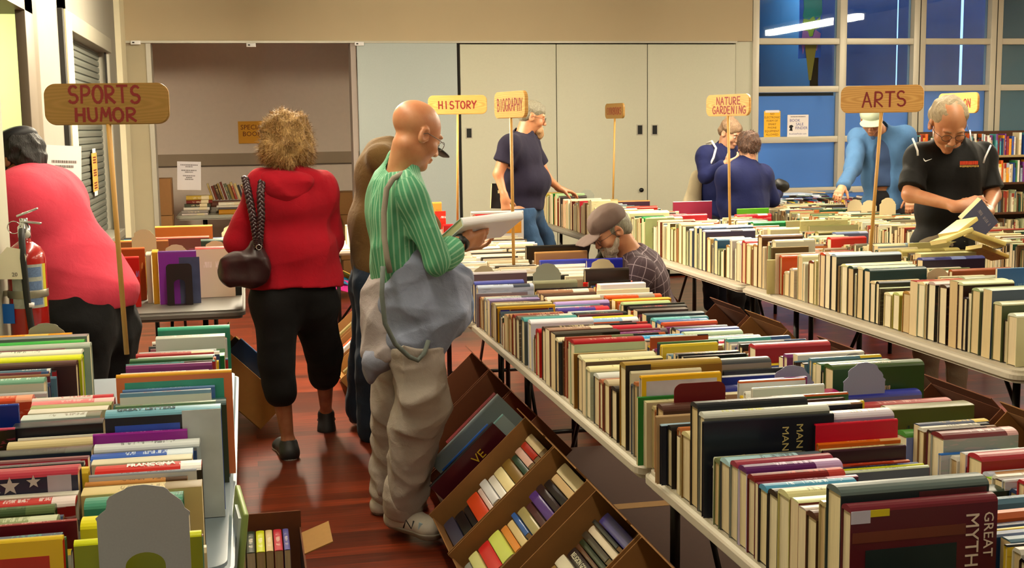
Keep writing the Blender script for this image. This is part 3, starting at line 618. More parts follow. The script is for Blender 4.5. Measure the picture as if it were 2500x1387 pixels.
'r1':"""2.62 2.885 10.905 0.03 0.99 a86040 503018 904828
2.62 2.835 10.717 0.055 0.996 a09038 d8c860 887828
2.62 2.835 10.463 0.055 1.003 187028 60a048 105818
2.62 2.872 10.323 0.055 1.007 a8c898 607858 98b888
2.62 2.858 10.21 0.055 0.994 302824 706860 282020
2.62 2.945 10.055 0.055 0.977 e0d8b8 b07850 d89070
2.62 2.845 9.82 0.055 0.984 e8c8a0 806048 501810
2.62 2.835 9.574 0.055 0.988 c02838 f0a0a0 b01c30
2.62 2.835 9.417 0.055 0.986 c83048 f8e0d8 e0c8b0
2.62 2.835 9.227 0.055 1.017 d8d0a0 908050 c8c098
2.62 2.945 8.361 0.055 0.982 f0f0b8 c0b880 e0e0b0
2.62 2.915 8.253 0.055 0.984 e8ecb8 b0b080 d8dca8
2.62 2.835 7.933 0.055 0.974 289048 80c090 207838
2.62 2.835 7.754 0.055 0.982 d8d8b0 908860 c0c098
2.569 2.769 7.74 0.013 0.98 b8c890 607048 a8b880
2.62 2.835 7.681 0.055 0.926 5c3014 a07040 54280c
2.62 2.864 7.596 0.055 0.974 c0b498 806850 7c3820
2.62 2.835 7.404 0.055 0.97 d8d4b0 887850 584830
2.62 2.835 7.35 0.053 0.947 a09848 605820 787030
2.62 2.835 7.195 0.055 0.981 c8bc88 807040 b8a870
2.62 2.835 7.119 0.055 0.972 505034 909068 484830
2.62 2.945 7.009 0.055 0.965 c8d4e4 707c90 586880
2.62 2.945 6.925 0.055 0.987 f0ece0 a09880 304868
2.62 2.945 6.843 0.055 0.991 6888b8 c0d0e8 282c30
2.62 2.931 6.786 0.055 0.975 a8b0d0 302848 383050
2.62 2.835 6.706 0.055 0.938 c8a468 805828 c09858
2.62 2.835 6.596 0.055 0.941 2c7098 58a0c8 184c70
2.62 2.835 6.416 0.055 0.921 a88040 604010 987030
2.62 2.835 6.376 0.039 0.958 d0d4d4 a09890 a8a09c
2.62 2.835 6.265 0.055 0.954 e8dcc8 b0a080 d0c8b0
2.62 2.835 6.245 0.018 0.941 483898 8070d0 382878
2.62 2.835 6.192 0.051 0.965 b82028 f0a0a0 a81820
2.62 2.835 6.125 0.055 0.955 d8c898 908048 c8b478
2.62 2.835 6.036 0.055 0.96 b07838 704010 986428
2.62 2.85 5.978 0.055 1.013 7c5434 a07850 4c2c14
2.62 2.835 5.802 0.055 1.003 c8c4a4 908c68 b4b4a0
2.593 2.795 5.788 0.013 0.969 b8a47c 705830 54401c
2.565 2.78 5.774 0.013 0.908 d8d098 908850 c8bc84
2.604 2.819 5.76 0.013 0.939 ecd8c0 b09070 e0c8ac
2.62 2.835 5.727 0.031 0.931 c85014 f09858 b84008
2.62 2.835 5.646 0.055 0.859 c8bc98 806c40 b4a480
2.62 2.835 5.585 0.055 0.881 c8b8a0 807060 b0a090
2.62 2.835 5.493 0.055 0.959 dcd8b0 989068 c8c49c
2.62 2.835 5.372 0.055 0.941 702c14 c09070 602008
2.62 2.835 5.345 0.026 0.948 d0cc94 888050 b8b47c
2.62 2.835 5.259 0.055 0.99 c04010 e09060 806868
2.62 2.835 5.205 0.053 0.995 e0d0c0 a08870 483838
2.62 2.945 5.142 0.055 0.996 98a8b8 606c74 DARK
2.62 2.929 5.039 0.055 0.961 d8d8a0 586850 c8c090
2.62 2.895 4.979 0.055 0.958 28402c 789060 382c20
2.62 2.876 4.893 0.055 0.965 e0dcb0 a09868 283028
2.62 2.891 4.831 0.055 0.963 183c3c 789830 103438
2.62 2.835 4.783 0.047 0.915 dcc898 907c48 283830
2.62 2.835 4.751 0.031 0.917 101c18 384840 141c18
2.618 2.833 4.737 0.013 0.893 c8d4b0 788860 281c10
2.62 2.835 4.652 0.055 0.882 e8dcb0 a89868 d0c08c
2.62 2.835 4.583 0.055 0.891 c0c878 807830 98902c
2.62 2.835 4.501 0.055 0.906 a87c38 503898 a07028
2.62 2.835 4.446 0.054 0.956 a83024 e0c898 e8d0a0
2.62 2.835 4.391 0.053 0.958 e8d4a4 a89058 88947c
2.62 2.835 4.314 0.055 0.968 c0a8a0 701818 100c0c
2.62 2.835 4.231 0.055 0.966 48301c 806040 281408
2.62 2.835 4.16 0.055 0.991 b0b080 d8d8b0 502c18
2.62 2.835 4.121 0.037 0.991 d0d4a4 686848 382018
2.62 2.835 4.097 0.023 0.938 201828 705088 14101c
2.62 2.835 4.014 0.055 0.981 98a878 c83018 687050
2.62 2.835 3.941 0.055 0.986 d0e0d0 88a020 506078
2.62 2.835 3.875 0.055 0.949 c0c098 404830 GRN
2.62 2.835 3.786 0.055 0.92 d8dcc8 5878c0 d0c8a0""",
'r2':"""3.018 3.343 9.962 0.03 0.955 c07830 e8b070 402838
2.839 3.164 9.231 0.055 0.955 c02818 30884c a82010
3.288 3.613 9.217 0.012 0.985 f0e0e4 a02848 983048
2.892 3.217 8.298 0.055 0.955 c02030 f0d0d0 b01828
3.439 3.681 8.284 0.012 0.984 68b820 c8e888 50a018
3.373 3.633 8.126 0.055 0.955 d82030 ffb0b0 c81828
3.215 3.447 7.474 0.055 0.955 109050 70d0a0 087840
3.437 3.725 7.46 0.013 0.957 c8c090 908858 b8b080
3.118 3.333 6.987 0.055 0.955 e0d8a8 a09870 c8c09c
3.31 3.627 6.973 0.013 0.996 dcd498 a8a068 ccc488
3.361 3.686 6.959 0.013 0.964 607028 90a048 b4b080
3.278 3.594 6.665 0.055 0.955 807838 a09858 403c18
3.355 3.559 6.593 0.055 0.955 7080a8 a0a8c8 686c88
3.179 3.394 6.308 0.055 0.955 c02018 f08070 b81810
3.226 3.441 5.868 0.055 0.955 d8d8b0 90a8b8 9098a0
3.396 3.721 5.854 0.013 0.957 d8d898 a8a868 c0b878
3.191 3.516 5.565 0.055 0.955 b0a460 807438 b0a060
3.19 3.488 5.391 0.055 0.955 e0e0a8 a8a870 c0c088
3.093 3.418 5.206 0.055 0.955 3c4080 8090c8 24182c""",
'r3':"""2.992 3.283 4.795 0.03 0.95 9c4c20 b86838 84380c
2.899 3.114 4.549 0.055 0.95 a8ac8c d0d0b0 989c7c
3.036 3.251 4.535 0.013 0.982 5888b0 a0c0d8 3868a0""",
}
TEXTM = {c: mat('lettering_'+c, c, .5) for c in ('c8b878', 'e8d8c8', 'ffffff', '204050', 'd8b030', 'e8e0c8', '404858', '283060', '9c9cc0', '5c1014', '1a1a1a')}
ROT90 = Matrix.Rotation(math.radians(90), 4, 'Y')        # text running downwards on a standing cover
HARDROW = {'c1': 'aisle-side row of centre tables', 'c2': 'middle row of centre tables', 'c3': 'far-side row of centre tables', 'l1': 'right row on left table', 'l2': 'left row on left table', 'r1': 'edge row of right tables', 'r2': 'back row of right tables', 'r3': 'third row of right table'}
FILLP = {'c1': 'cream', 'c2': 'mix', 'c3': 'mix', 'l1': 'mix', 'l2': 'mix', 'r1': 'cream', 'r2': 'cream', 'r3': 'cream'}
HERO = {}
for rk, txt in ROWS.items():
    prevn = None
    for ln in txt.split('\n'):
        x0, x1, y, t, z, cs, ct, cf = ln.split(); x0, x1, y, t, z = (float(v) for v in (x0, x1, y, t, z))
        key = cf if len(cf) != 6 else None; fc = {'HOT': '4a1018', 'GOLD': '8a6414', 'YEL': 'c8c4cc', 'MAN': '0c1222', 'TEAL': '1c3034', 'MYTH': '581824', 'SALM': 'd87848', 'GREAT': '2c50a8', 'OLIV': '888c10', 'FLAG': '20203c', 'RED': 'c02c10', 'DARK': '24282c', 'GRN': '485434'}.get(key, cf)
        t = max(t, .012); rx = 0 if key else random.uniform(-.01, .01); hard = bool(key) or random.random() < .75; yj = 0 if key else random.uniform(-.02, .02)
        if key in ('HOT', 'YEL', 'SALM', 'RED', 'OLIV'): t = min(t, .022)
        M = Euler((rx, 0, yj)).to_matrix()
        e = book((x0, y, .7315), x1-x0, t, z-.7315, cs, ct, fc, M, rk, hard, None, .12 if key else None, tpc=-2.0 if key else None)
        if key: HERO[key] = (e, x1-x0, t, z-.7315)
        if prevn is not None and prevn-(y+t) > .013: fill(x0+.004, prevn-.001, y+t+.001, FILLP[rk], W=(max(.1, z-.7315-.05), z-.7315-.008), L=(max(.16, min(x1-x0, .23)-.02), min(x1-x0, .235)))
        prevn = y
def plate(e, name, x0, z0, x1, z1, c, y=-.0012): return MB().box((x0, y, z0), (x1, .0, z1)).build(name, mat('print_'+c, c, .35, noise=(14, .25, 3)), e)
e, L, T, W = HERO['MAN']; 
for k, x in enumerate((.62, .73)): text_mesh('cover_lettering', 'MAN', .0225, TEXTM['c8b878'], Matrix.Translation((x*L, -.0008, W-.050+.004*k)) @ ROT90 @ XZ, e, sx=1.15)
b = MB().prism([(.24*L, W-.09), (.28*L, W-.08), (.31*L, W-.079), (.335*L, W-.09), (.31*L, W-.101), (.28*L, W-.1)], -.001, 0); b.build('cover_emblem', TEXTM['c8b878'], e); e['label'] = 'big navy hardcover lettered MAN MAN with gold emblem on centre table'
e, L, T, W = HERO['MYTH']; plate(e, 'cover_picture', .1*L, .012, .72*L, W*.66, '12282c'); plate(e, 'cover_band', .01*L, W*.72, .78*L, W*.8, '6c3424', -.0009)
text_mesh('cover_lettering', 'GREAT', .026, TEXTM['e8d8c8'], Matrix.Translation((.935*L, -.0012, W-.068)) @ ROT90 @ XZ, e); text_mesh('cover_lettering', 'MYTH', .036, TEXTM['e8d8c8'], Matrix.Translation((.82*L, -.0012, W-.076)) @ ROT90 @ XZ, e)
text_mesh('cover_lettering', 'JOSE', .018, TEXTM['e8d8c8'], Matrix.Translation((.06*L, -.0012, W*.3)) @ ROT90 @ XZ, e)
MB().box((0, -.001, W-.03), (.035, .0, W-.008)).build('price_sticker', mat('sticker_lilac', 'c8c8e0', .4), e); MB().box((.035, -.001, W-.02), (.07, .0, W-.008)).build('price_sticker', mat('sticker_yellow', 'd8c818', .4), e)
e['label'] = 'maroon hardcover lettered GREAT MYTH with dark cover picture, nearest on centre table'
e, L, T, W = HERO['TEAL']; plate(e, 'cover_picture', .52*L, .05, .98*L, W*.94, '50282c'); MB().prism([(.5*L, .12), (.56*L, .2), (.6*L, .12)], -.0018, 0).build('cover_figure', mat('print_rust', 'a04830', .4), e)
e['label'] = 'tall dark teal and brown jacketed book directly behind the GREAT MYTH book'
e, L, T, W = HERO['HOT']
for a, b_, c in (((.012, .012), (.05, W-.012), '20208c'), ((.054, .012), (L-.03, W-.012), '681018'), ((L-.027, .012), (L-.01, W-.012), '20208c')): plate(e, 'cover_panel', a[0], a[1], b_[0], b_[1], c)
MB().box((0, -.0006, 0), (L, 0, W-.003)).build('cover_border', mat('print_e0a818', 'd8a010', .4), e)
text_mesh('cover_lettering', 'H', .05, TEXTM['e8d8c8'], Matrix.Translation((.70*L, -.002, W*.72)) @ ROT90 @ XZ, e); text_mesh('cover_lettering', 'O', .05, TEXTM['e8d8c8'], Matrix.Translation((.48*L, -.002, W*.72)) @ ROT90 @ XZ, e)
e['label'] = 'yellow bordered book with blue and dark red cover panels by table edge'
e, L, T, W = HERO['YEL']; MB().box((0, -.0006, 0), (L, 0, W-.003)).build('cover_border', mat('print_yellow', 'e8b818', .4), e); plate(e, 'cover_panel', .012, .012, L-.012, W-.014, 'c4c0cc'); e['label'] = 'yellow framed white book standing behind the dark red bookend'
e, L, T, W = HERO['GOLD']; plate(e, 'cover_panel', 0, 0, .07, W-.004, '181210'); e['label'] = 'large gold-brown book with black left edge behind the yellow framed one'
e, L, T, W = HERO['GREAT']; text_mesh('spine_lettering', 'GREAT LETTERS', .016, TEXTM['204050'], Matrix.Translation((L*.35, T*.34, W+.0012)) @ Matrix.Rotation(.22, 4, 'X'), e, sx=1.1, bold=.0004)
for a_ in ALLB:
    if a_[1] == 'l1' and a_[2] == 'd01c14': text_mesh('spine_lettering', 'FRANCONA', .017, TEXTM['ffffff'], Matrix.Translation((a_[6]*.52, a_[4]*.4, a_[5]+.0008)) @ Matrix.Rotation(.22, 4, 'X'), a_[0], sx=1.0, bold=.0006); a_[0]['label'] = 'red book lettered FRANCONA with spine up on the left table'
plate(e, 'cover_panel', 0, .02, L*.66, W-.012, '101418'); plate(e, 'cover_picture', .02, .03, L*.64, W-.03, '2c50b8', -.002); plate(e, 'cover_panel', L*.66, .0, L, W-.004, 'b8c0c0'); plate(e, 'price_label', .64*L, .1, .74*L, .16, 'd8d8dc', -.003); e['label'] = 'tall GREAT LETTERS book with blue and grey cover on left table'
e, L, T, W = HERO['SALM']; plate(e, 'cover_picture', .02, .04, L-.02, W-.02, '3a9c88'); e['label'] = 'tall salmon covered book with teal picture at the left table edge'
e, L, T, W = HERO['OLIV']; plate(e, 'cover_picture', .07, .0, L-.05, .1, '5c3420'); e['label'] = 'yellow-olive covered book right behind the big grey bookend'
e, L, T, W = HERO['FLAG']; e['label'] = 'dark blue book with white stars on its cover on left table'
for cx, cz, rr in ((.25*L, W-.018, .011), (.48*L, W-.026, .018), (.66*L, W-.02, .013), (.36*L, W-.04, .012)):
    MB().prism([((rr if k % 2 == 0 else rr*.42)*math.sin(k*.6283)+cx, (rr if k % 2 == 0 else rr*.42)*math.cos(k*.6283)+cz) for k in range(10)], -.0012, 0).build('cover_star', mat('print_star', 'b8b0b0', .5), e)
plate(e, 'price_label', L-.055, W-.05, L-.012, W-.01, 'a89cac')
e, L, T, W = HERO['RED']; MB().box((0, -.0006, 0), (L, 0, W-.003)).build('cover_border', mat('print_yellow', 'e8b818', .4), e); plate(e, 'cover_panel', 0, 0, L-.022, W-.03, 'b82810'); e['label'] = 'red covered book with yellow border in the bottom left corner'
e, L, T, W = HERO['DARK']; e['label'] = 'large charcoal coffee-table book below the ARTS sign post'; e, L, T, W = HERO['GRN']; e['label'] = 'large mottled green picture book near right edge of the right table'
# auto labels: colour, row and the colours of its neighbours
def cname(h):
    r, g, b = (int(h[i:i+2], 16)/255 for i in (0, 2, 4)); mx, mn = max(r, g, b), min(r, g, b); s = 0 if mx == 0 else (mx-mn)/mx
    import colorsys; hh = colorsys.rgb_to_hsv(r, g, b)[0]*360
    if mx < .2: return 'black'
    if s < .12: return 'white' if mx > .85 else 'pale grey' if mx > .68 else 'grey' if mx > .4 else 'charcoal'
    if hh < 18 or hh > 340: return ('pink' if s < .5 and mx > .7 else 'red' if mx > .75 else 'crimson' if mx > .55 else 'maroon')
    if hh < 48: return ('cream' if s < .32 and mx > .75 else 'orange' if s > .75 and mx > .75 and hh < 38 else 'yellow' if s > .75 and mx > .75 else 'tan' if mx > .62 else 'brown' if mx > .3 else 'dark brown')
    if hh < 70: return 'pale yellow' if s < .4 and mx > .7 else 'yellow' if mx > .7 else 'olive'
    if hh < 165: return 'pale green' if s < .35 and mx > .6 else 'green' if mx > .45 else 'dark green'
    if hh < 200: return 'teal' if mx < .65 else 'pale blue' if s < .4 else 'turquoise'
    if hh < 250: return 'pale blue' if s < .4 and mx > .6 else 'blue' if mx > .42 else 'navy'
    return 'lilac' if s < .4 and mx > .55 else 'purple'
def dedupe(items):
    used = {}
    for e, cands in items:
        for c in cands:
            if c not in used and len(c.split()) <= 16: used[c] = 1; e['label'] = c; break
        else: e['label'] = cands[-1]
def finish_labels():
    used = set(o.get('label') for o in bpy.data.objects if o.get('label')); rows = {}
    for a in ALLB: rows.setdefault(a[1], []).append(a)
    for rk, Lr in rows.items():
        rn = HARDROW[rk]
        for i, (e, _, cs, ct, T, W, L) in enumerate(Lr):
            e['group'] = 'books in the '+rn
            if e.get('label'): continue
            c, t = cname(cs), cname(ct); nb = cname(Lr[i+1][2]) if i+1 < len(Lr) else None; fb = cname(Lr[i-1][2]) if i else None
            sz = 'thick' if T > .042 else 'thin' if T < .018 else 'tall' if W > .22 else ''
            c1 = ('%s %s book in %s' % (sz, c, rn)).strip(); cand = ['%s book in %s between %s and %s' % (c, rn, nb, fb)] if nb and fb else []
            if nb and fb: cand += ['%s between %s and %s' % (c1, nb, fb), '%s book, %s lettering, %s, between %s and %s' % (c, t, rn, nb, fb)]
            if nb: cand += ['%s behind a %s one' % (c1, nb)]
            cand += ['%s, %s lettering' % (c1, t)]
            for where in ('near the front', 'near its middle', 'near the far end'): 
                if (i/len(Lr) > .66 and where == 'near the front') or (.33 <= i/len(Lr) <= .66 and 'middle' in where) or (i/len(Lr) < .33 and 'far' in where): cand += ['%s, %s' % (c1, where), '%s book, %s lettering, %s, %s' % (c, t, rn, where)]
            for c_ in cand:
                if c_ not in used and len(c_.split()) <= 16: e['label'] = c_; break
            else: e['label'] = '%s book, %s letters, %s, next to %s' % (c, t, rn, nb or fb)
            used.add(e['label'])
def atX(px, py, X):
    d = CR*((px-1250)/FPX)-CU*((py-693.5)/FPX)+CF; return Vector((0, 0, CAMH))+d*(X/d.x)
# ---------------------------------------------------------------- the packed rest of the books
random.seed(21)
for x in (.965, 1.21, 1.46): fill(x, 7.75, 5.55, 'white', W=(.12, .17), L=(.2, .24))
fill(.965, 1.7, 1.2, 'mix', W=(.1, .13)); fill(1.25, 2.12, 1.4, 'mix', W=(.12, .15)); fill(1.5, 2.25, 1.5, 'mix', W=(.12, .15))
for x, yf, yn in ((2.86, 10.9, 3.75), (3.09, 10.9, 3.9)): fill(x, yf, yn, 'cream', W=(.12, .185))
fill(2.6, 3.7, 3.4, 'cream', W=(.17, .21), T=(.02, .04)); fill(2.86, 3.7, 3.3, 'cream', T=(.02, .04)); fill(3.09, 3.8, 3.2, 'cream')
for x in (4.12, 4.36, 4.6): fill(x, 9.75, 4.95, 'cream', L=(.17, .225), W=(.13, .185), T=(.012, .03))
for yy, xa, xb in ((10.22, 4.25, 5.8), (10.48, 4.25, 5.8)):      # rows crossing below the window
    x = xa
    while x < xb:
        t = random.uniform(.012, .03); c = [lin(q) for q in random.sample(PAL['mix'], 3)]; sbook(Matrix.Translation((x, yy, .731)) @ Matrix.Rotation(math.pi/2, 4, 'Z') @ Matrix.Translation((0, -t, 0)), .22, t-.001, random.uniform(.13, .17), *c); x += t
for x, yf, yn, W in ((-.79, 8.3, 6.5, (.15, .19)), (-.53, 8.3, 6.85, (.13, .17)), (-.28, 8.3, 6.6, (.13, .17))): fill(x, yf, yn, 'old' if yf > 9 else 'mix', W=W)
fill(-.79, 4.4, 3.5, 'mix', W=(.13, .16)) if 0 else None
fill(-.8, 2.6, 1.9, 'mix', W=(.12, .15)); fill(-.8, 3.2, 2.65, 'mix', W=(.14, .18), L=(.2, .22)); fill(-.34, 4.4, 4.06, 'mix', W=(.12, .16))
fill(.72, 9.45, 8.8, 'white', W=(.12, .15)); fill(.96, 9.45, 8.8, 'white', W=(.12, .15))
# bookcase by the window, spines out
bc = empty('bookcase', (8.1, 11.9, 0), label='bookcase full of upright paperbacks before the window at far right', cat='bookcase')
M_bc = mat('bookcase_wood', '4a2c18', .5); M_bc2 = mat('bookcase_edge', 'a08c60', .5)
MB().box((-1.2, .14, 0), (1.4, .16, 1.47)).build('back_panel', M_bc, bc)
for i, z in enumerate((.28, .58, .9, 1.19)): MB().box((-1.2, -.14, z), (1.4, .15, z+.025), bev=.003).build('shelf', M_bc2 if z > 1 else M_bc, bc)
for x in (-1.22, 1.4): MB().box((x, -.14, 0), (x+.02, .16, 1.3)).build('side_panel', M_bc, bc)
Rup = Matrix(((0, -1, 0, 0), (0, 0, -1, 0), (1, 0, 0, 0), (0, 0, 0, 1)))   # book x -> up, y -> -X, spine -> -Y
for i, z in enumerate((.305, .605, .925, 1.215)):
    x = -1.18
    while x < 1.36:
        t = random.uniform(.014, .035); c = [lin(q) for q in random.sample(PAL['shelf' if z > .9 else 'cream'], 3)]; h = random.uniform(.17, .24)
        sbook(Matrix.Translation((8.1+x+t, 11.9, z)) @ Rup, h, t-.001, random.uniform(.11, .14), c[0], c[1], c[0]); x += t+(.03 if random.random() < .04 else 0)
# stacks and leaning books on the special-books table
def hstack(x, y, z, specs, L=.22, W=.16, rz=0):
    for t, c, dl in specs:
        M = Matrix.Translation((x+dl, y+W, z+.0005)) @ Matrix.Rotation(math.radians(90), 4, 'X') @ Matrix.Identity(4)
        sbook(Matrix.Translation((x+dl, y, z)) @ Matrix(((1, 0, 0, 0), (0, 0, -1, 0), (0, 1, 0, 0), (0, 0, 0, 1))) @ Matrix.Translation((0, 0, -W)), L, t, W, lin(c), lin('d8c8a0'), lin(c)); z += t+.001
    return z
hstack(-.66, 13.0, .73, ((.02, 'c8b8b0', 0), (.03, '908880', 0), (.03, 'd0c8b8', .02), (.035, '404434', .03), (.035, '6c1c14', .05), (.045, 'b89838', .05)), L=.26)
hstack(-.32, 13.0, .73, ((.05, 'b07818', .03), (.02, '504848', .03), (.02, 'c8c0b0', .01), (.03, 'e0d8c0', .03)), L=.26)
hstack(.12, 13.0, .73, ((.03, '6c1c14', 0), (.04, 'd0c8b8', 0), (.03, '20242c', .02), (.05, 'e0d8c8', 0)), L=.24)
for k in range(14):
    t = random.uniform(.018, .035); c = random.choice(PAL['old']); x = -.36+k*.034
    sbook(Matrix.Translation((x, 13.35, .86)) @ Matrix.Rotation(-.3, 4, 'Y') @ Rup @ Matrix.Translation((0, -t, -.14)), random.uniform(.15, .2), t-.002, .14, lin(c), lin('c8b078'), lin(c))
hstack(-.4, 13.32, .73, ((.06, '8c8478', 0), (.06, '5c3424', 0)), L=.52, W=.2)
so = link('packed_books', STF.mesh('packed_books', [M_cov, M_pg])); tag(so, 'all the farther and half-hidden books packed on tables and bookcase', 'books', kind='stuff')
# ---------------------------------------------------------------- single books placed by hand
def hb(p0, p1, Y, cs, ct, cf, t, label, zb=.7315, rz=0):
    a, b_ = at(*p0, Y), at(*p1, Y); return book((a.x, a.y, zb), b_.x-a.x, t, a.z-zb, cs, ct, cf, Euler((0, 0, rz)).to_matrix(), None, True, None, .3, label)
e = hb((1285, 601), (1437, 590), 6.3, '16120e', 'a89060', '14100e', .03, 'black framed tall book behind the tan one, centre table below BIOGRAPHY post'); MB().box((.004, -.001, .05), (.3, 0, .16)).build('cover_picture', mat('print_bronze', '3a2c1c', .35), e)
hb((1307, 616), (1434, 605), 6.2, 'b88850', 'e0c898', 'a87848', .028, 'tan and brown tall book between the black framed and the blue one')
e = hb((1319, 636), (1434, 624), 6.1, '3440b0', 'c8c8f0', '3038a0', .028, 'bright blue book with orange streak in front of the tan tall book'); MB().prism([(.1, 0), (.16, .12), (.2, .12), (.22, 0)], -.001, 0).build('cover_figure', mat('print_orange', 'a86038', .4), e)
e = hb((1433, 633), (1520, 632), 5.85, '101c98', '8080e0', '101c98', .03, 'royal blue book standing behind the cream bookend, beside the crouching man')
e = hb((1150, 517), (1278, 515), 8.95, 'b8b4b0', '807c78', 'a8a4a0', .03, 'large silver-edged book with red and gold picture panels by HISTORY post', rz=0)
W_ = at(1150, 517, 8.95).z-.7315; MB().box((.012, -.0012, W_*.4), (.22, 0, W_-.02)).build('cover_panel', mat('print_red', 'c01c18', .4), e); MB().box((.225, -.0012, W_*.3), (.38, 0, W_-.02)).build('cover_panel', mat('print_gold', 'a87018', .4, noise=(14, .3, 3)), e)
hb((1082, 548), (1170, 545), 8.7, 'a81418', 'd08080', '9c1014', .04, 'wide dark red book at the foot of the HISTORY post')
hb((1062, 516), (1088, 514), 8.82, 'e02818', 'ffffff', 'e02818', .01, 'small bright red booklet standing left of the HISTORY post', zb=.86)
hb((1050, 494), (1078, 493), 9.2, 'e88838', 'c86820', 'e88838', .05, 'small orange box-like book left of the HISTORY post', zb=.86)
# left back table
e = hb((385, 614), (478, 608), 6.35, '5c2c78', 'c0a8d8', '7c2c98', .022, 'purple and black book behind the black bookend on grey table')
MB().box((.1, -.0012, .0), (.2, 0, .235)).build('cover_picture', mat('print_slate', '404868', .3, noise=(16, .4, 3)), e)
hb((370, 612), (384, 611), 6.38, 'c89820', 'e8d080', 'b88818', .1, 'mustard yellow book left of the purple book'); hb((355, 618), (368, 617), 6.42, 'b8b0a0', '807868', 'a8a090', .12, 'dark spined book wedged left of the mustard yellow one')
hb((278, 628), (338, 624), 6.3, 'c01c18', '5870b0', 'b81410', .03, 'glossy red book standing right of the pink shirt on grey table'); hb((262, 607), (352, 605), 6.55, 'b85820', 'e0a060', '9c4418', .03, 'orange-brown book behind the glossy red one'); 
hb((476, 604), (570, 600), 6.55, 'c83028', 'e8e0d8', 'd0c4a8', .05, 'cream cover book with red top edge at right end of grey table')
hb((378, 553), (518, 545), 7.9, 'c88838', 'f0e070', '98501c', .03, 'tall orange-brown book on the far grey table before special books'); hb((378, 580), (510, 572), 7.6, 'e06050', 'f0e070', '5c2820', .03, 'coral spined dark book in front of the tall orange-brown one')
hb((262, 590), (410, 586), 7.3, '8c5020', 'c89058', '7c4418', .03, 'brown book spanning behind cream bookend at left grey table'); hb((490, 585), (550, 582), 7.0, '0c3420', '305c40', '0c2c1c', .05, 'dark green book behind the cream bookend near red sleeve')
# a fanned pile of yellowed paperbacks under the polo man's hands
for k, (px, py, rx, ry, c, lb) in enumerate(((2310, 588, .2, -.28, 'd8c878', 'yellowed paperback lying open-tilted at the left of the loose pile'), (2330, 570, .45, -.36, 'e0d080', 'yellowed paperback propped as left side of the tent-shaped pile'), (2388, 566, -.3, .36, 'ccb868', 'yellowed paperback propped as right side of the tent-shaped pile'), (2392, 600, .1, .36, 'b89848', 'darker yellow paperback sliding off the pile to the right'))):
    p = at(px, py, 5.3+.04*k); book((p.x-.08, p.y, p.z-.02), .17, .02, .115, c, '806828', c, Euler((math.radians(78), ry, rx)).to_matrix(), None, False, lin('e0cc88'), .2, lb)
p = at(1880, 800, 4.2)
# flat blue magazines on the window-side table
for k, (px, py, c, lb) in enumerate(((1925, 476, '8c98c0', 'pale blue magazine lying flat below the frosted window, left one'), (1985, 472, '3c2848', 'dark purple flat magazine right of the pale blue one'), (1975, 487, '788c88', 'grey-green flat book in front of the dark purple magazine'), (1935, 492, 'a8b8d0', 'light blue flat book nearest the short-haired woman'), (2030, 480, '586878', 'slate flat book below the denim man\'s hand'))):
    p = at(px, py, 10.35); book((p.x-.15, 10.55-.02*k, .905+.012*k), .3, .012, .22, c, 'e0e0f0', c, Euler((math.radians(90), 0, .1*k-.2)).to_matrix(), None, False, None, .7, lb)
# ---------------------------------------------------------------- bookends
M_be = {c: mat('bookend_steel_'+c, {'8c8a8c': 'a09ea0', '7e86a4': '98a0c0'}.get(c, c), .5, .05, noise=(300, .06, 2)) for c in ('8c8a8c', '7e86a4', '6c0c10', 'b8a888', '8a8c80', '1c1214', 'd8c8a0')}
def bookend(px, py, Y, c, label, w=.135, arch=True, rz=0, af=.52):
    p = at(px, py, Y); h = p.z-.7315; e = empty('bookend', (p.x, Y, .7315), rz, label, 'bookend', 'steel bookends'); hw = w/2
    if c in ('6c0c10', '1c1214'): out = rrect(-hw, 0, hw, h, .02)
    else:
        out = [(hw, 0), (hw, h-.055), (hw+.002, h-.05), (hw-.006, h-.043)]+[(hw*.86*math.cos(a)+(0), h-.045+.045*math.sin(a)) for a in [math.pi*k/18 for k in range(1, 18)]]+[(-hw+.006, h-.043), (-hw-.002, h-.05), (-hw, h-.055), (-hw, 0)]
        out = [(x+(.0035*math.sin(9*math.atan2(z-(h-.045), x)) if z > h-.04 else 0), z) for x, z in out]
    aw = hw*.44; ah = h*af
    loop = list(out)+([(-aw, 0)]+[(-aw*math.cos(q), ah+aw*.75*math.sin(q)) for q in [math.pi*k/14 for k in range(15)]]+[(aw, 0)] if arch else [])
    if c in ('6c0c10', '1c1214'): cut = [q for q in out]; k0 = min(range(len(out)), key=lambda i: (round(out[i][1], 4), -out[i][0])); loop = [(hw, 0)]+[q for q in out if q[1] > .03]+[(-hw, 0)]+loop[len(out):]
    bm = bmesh.new(); vs = [bm.verts.new((x, 0, z)) for x, z in loop]; es = [bm.edges.new((vs[i], vs[(i+1) % len(vs)])) for i in range(len(vs))]
    bmesh.ops.triangle_fill(bm, use_beauty=True, edges=es); r = bmesh.ops.extrude_face_region(bm, geom=bm.faces[:])
    for v in r['geom']:
        if isinstance(v, bmesh.types.BMVert): v.co.y = .0018
    bmesh.ops.recalc_face_normals(bm, faces=bm.faces); me = bpy.data.meshes.new('upright_plate'); bm.to_mesh(me); bm.free(); link('upright_plate', me, e, mats=[M_be[c]])
    MB().box((-hw*.9, 0, -.0012), (hw*.9, .1, .0002)).build('foot_plate', M_be[c], e)
bookend(345, 1184, 1.99, '8c8a8c', 'large grey arched bookend nearest at bottom left', .142, af=.56)
bookend(1709, 934, 2.83, '6c0c10', 'dark red bookend on the centre table left of the MAN book', .135)
bookend(1934, 892, 3.0, '7e86a4', 'blue-grey scalloped bookend left of the green book pair', .125); bookend(2112, 885, 2.96, '7e86a4', 'blue-grey scalloped bookend in front of the green book', .12); bookend(2085, 862, 3.22, '8c8a8c', 'lilac-grey scalloped bookend just behind the green book', .12)
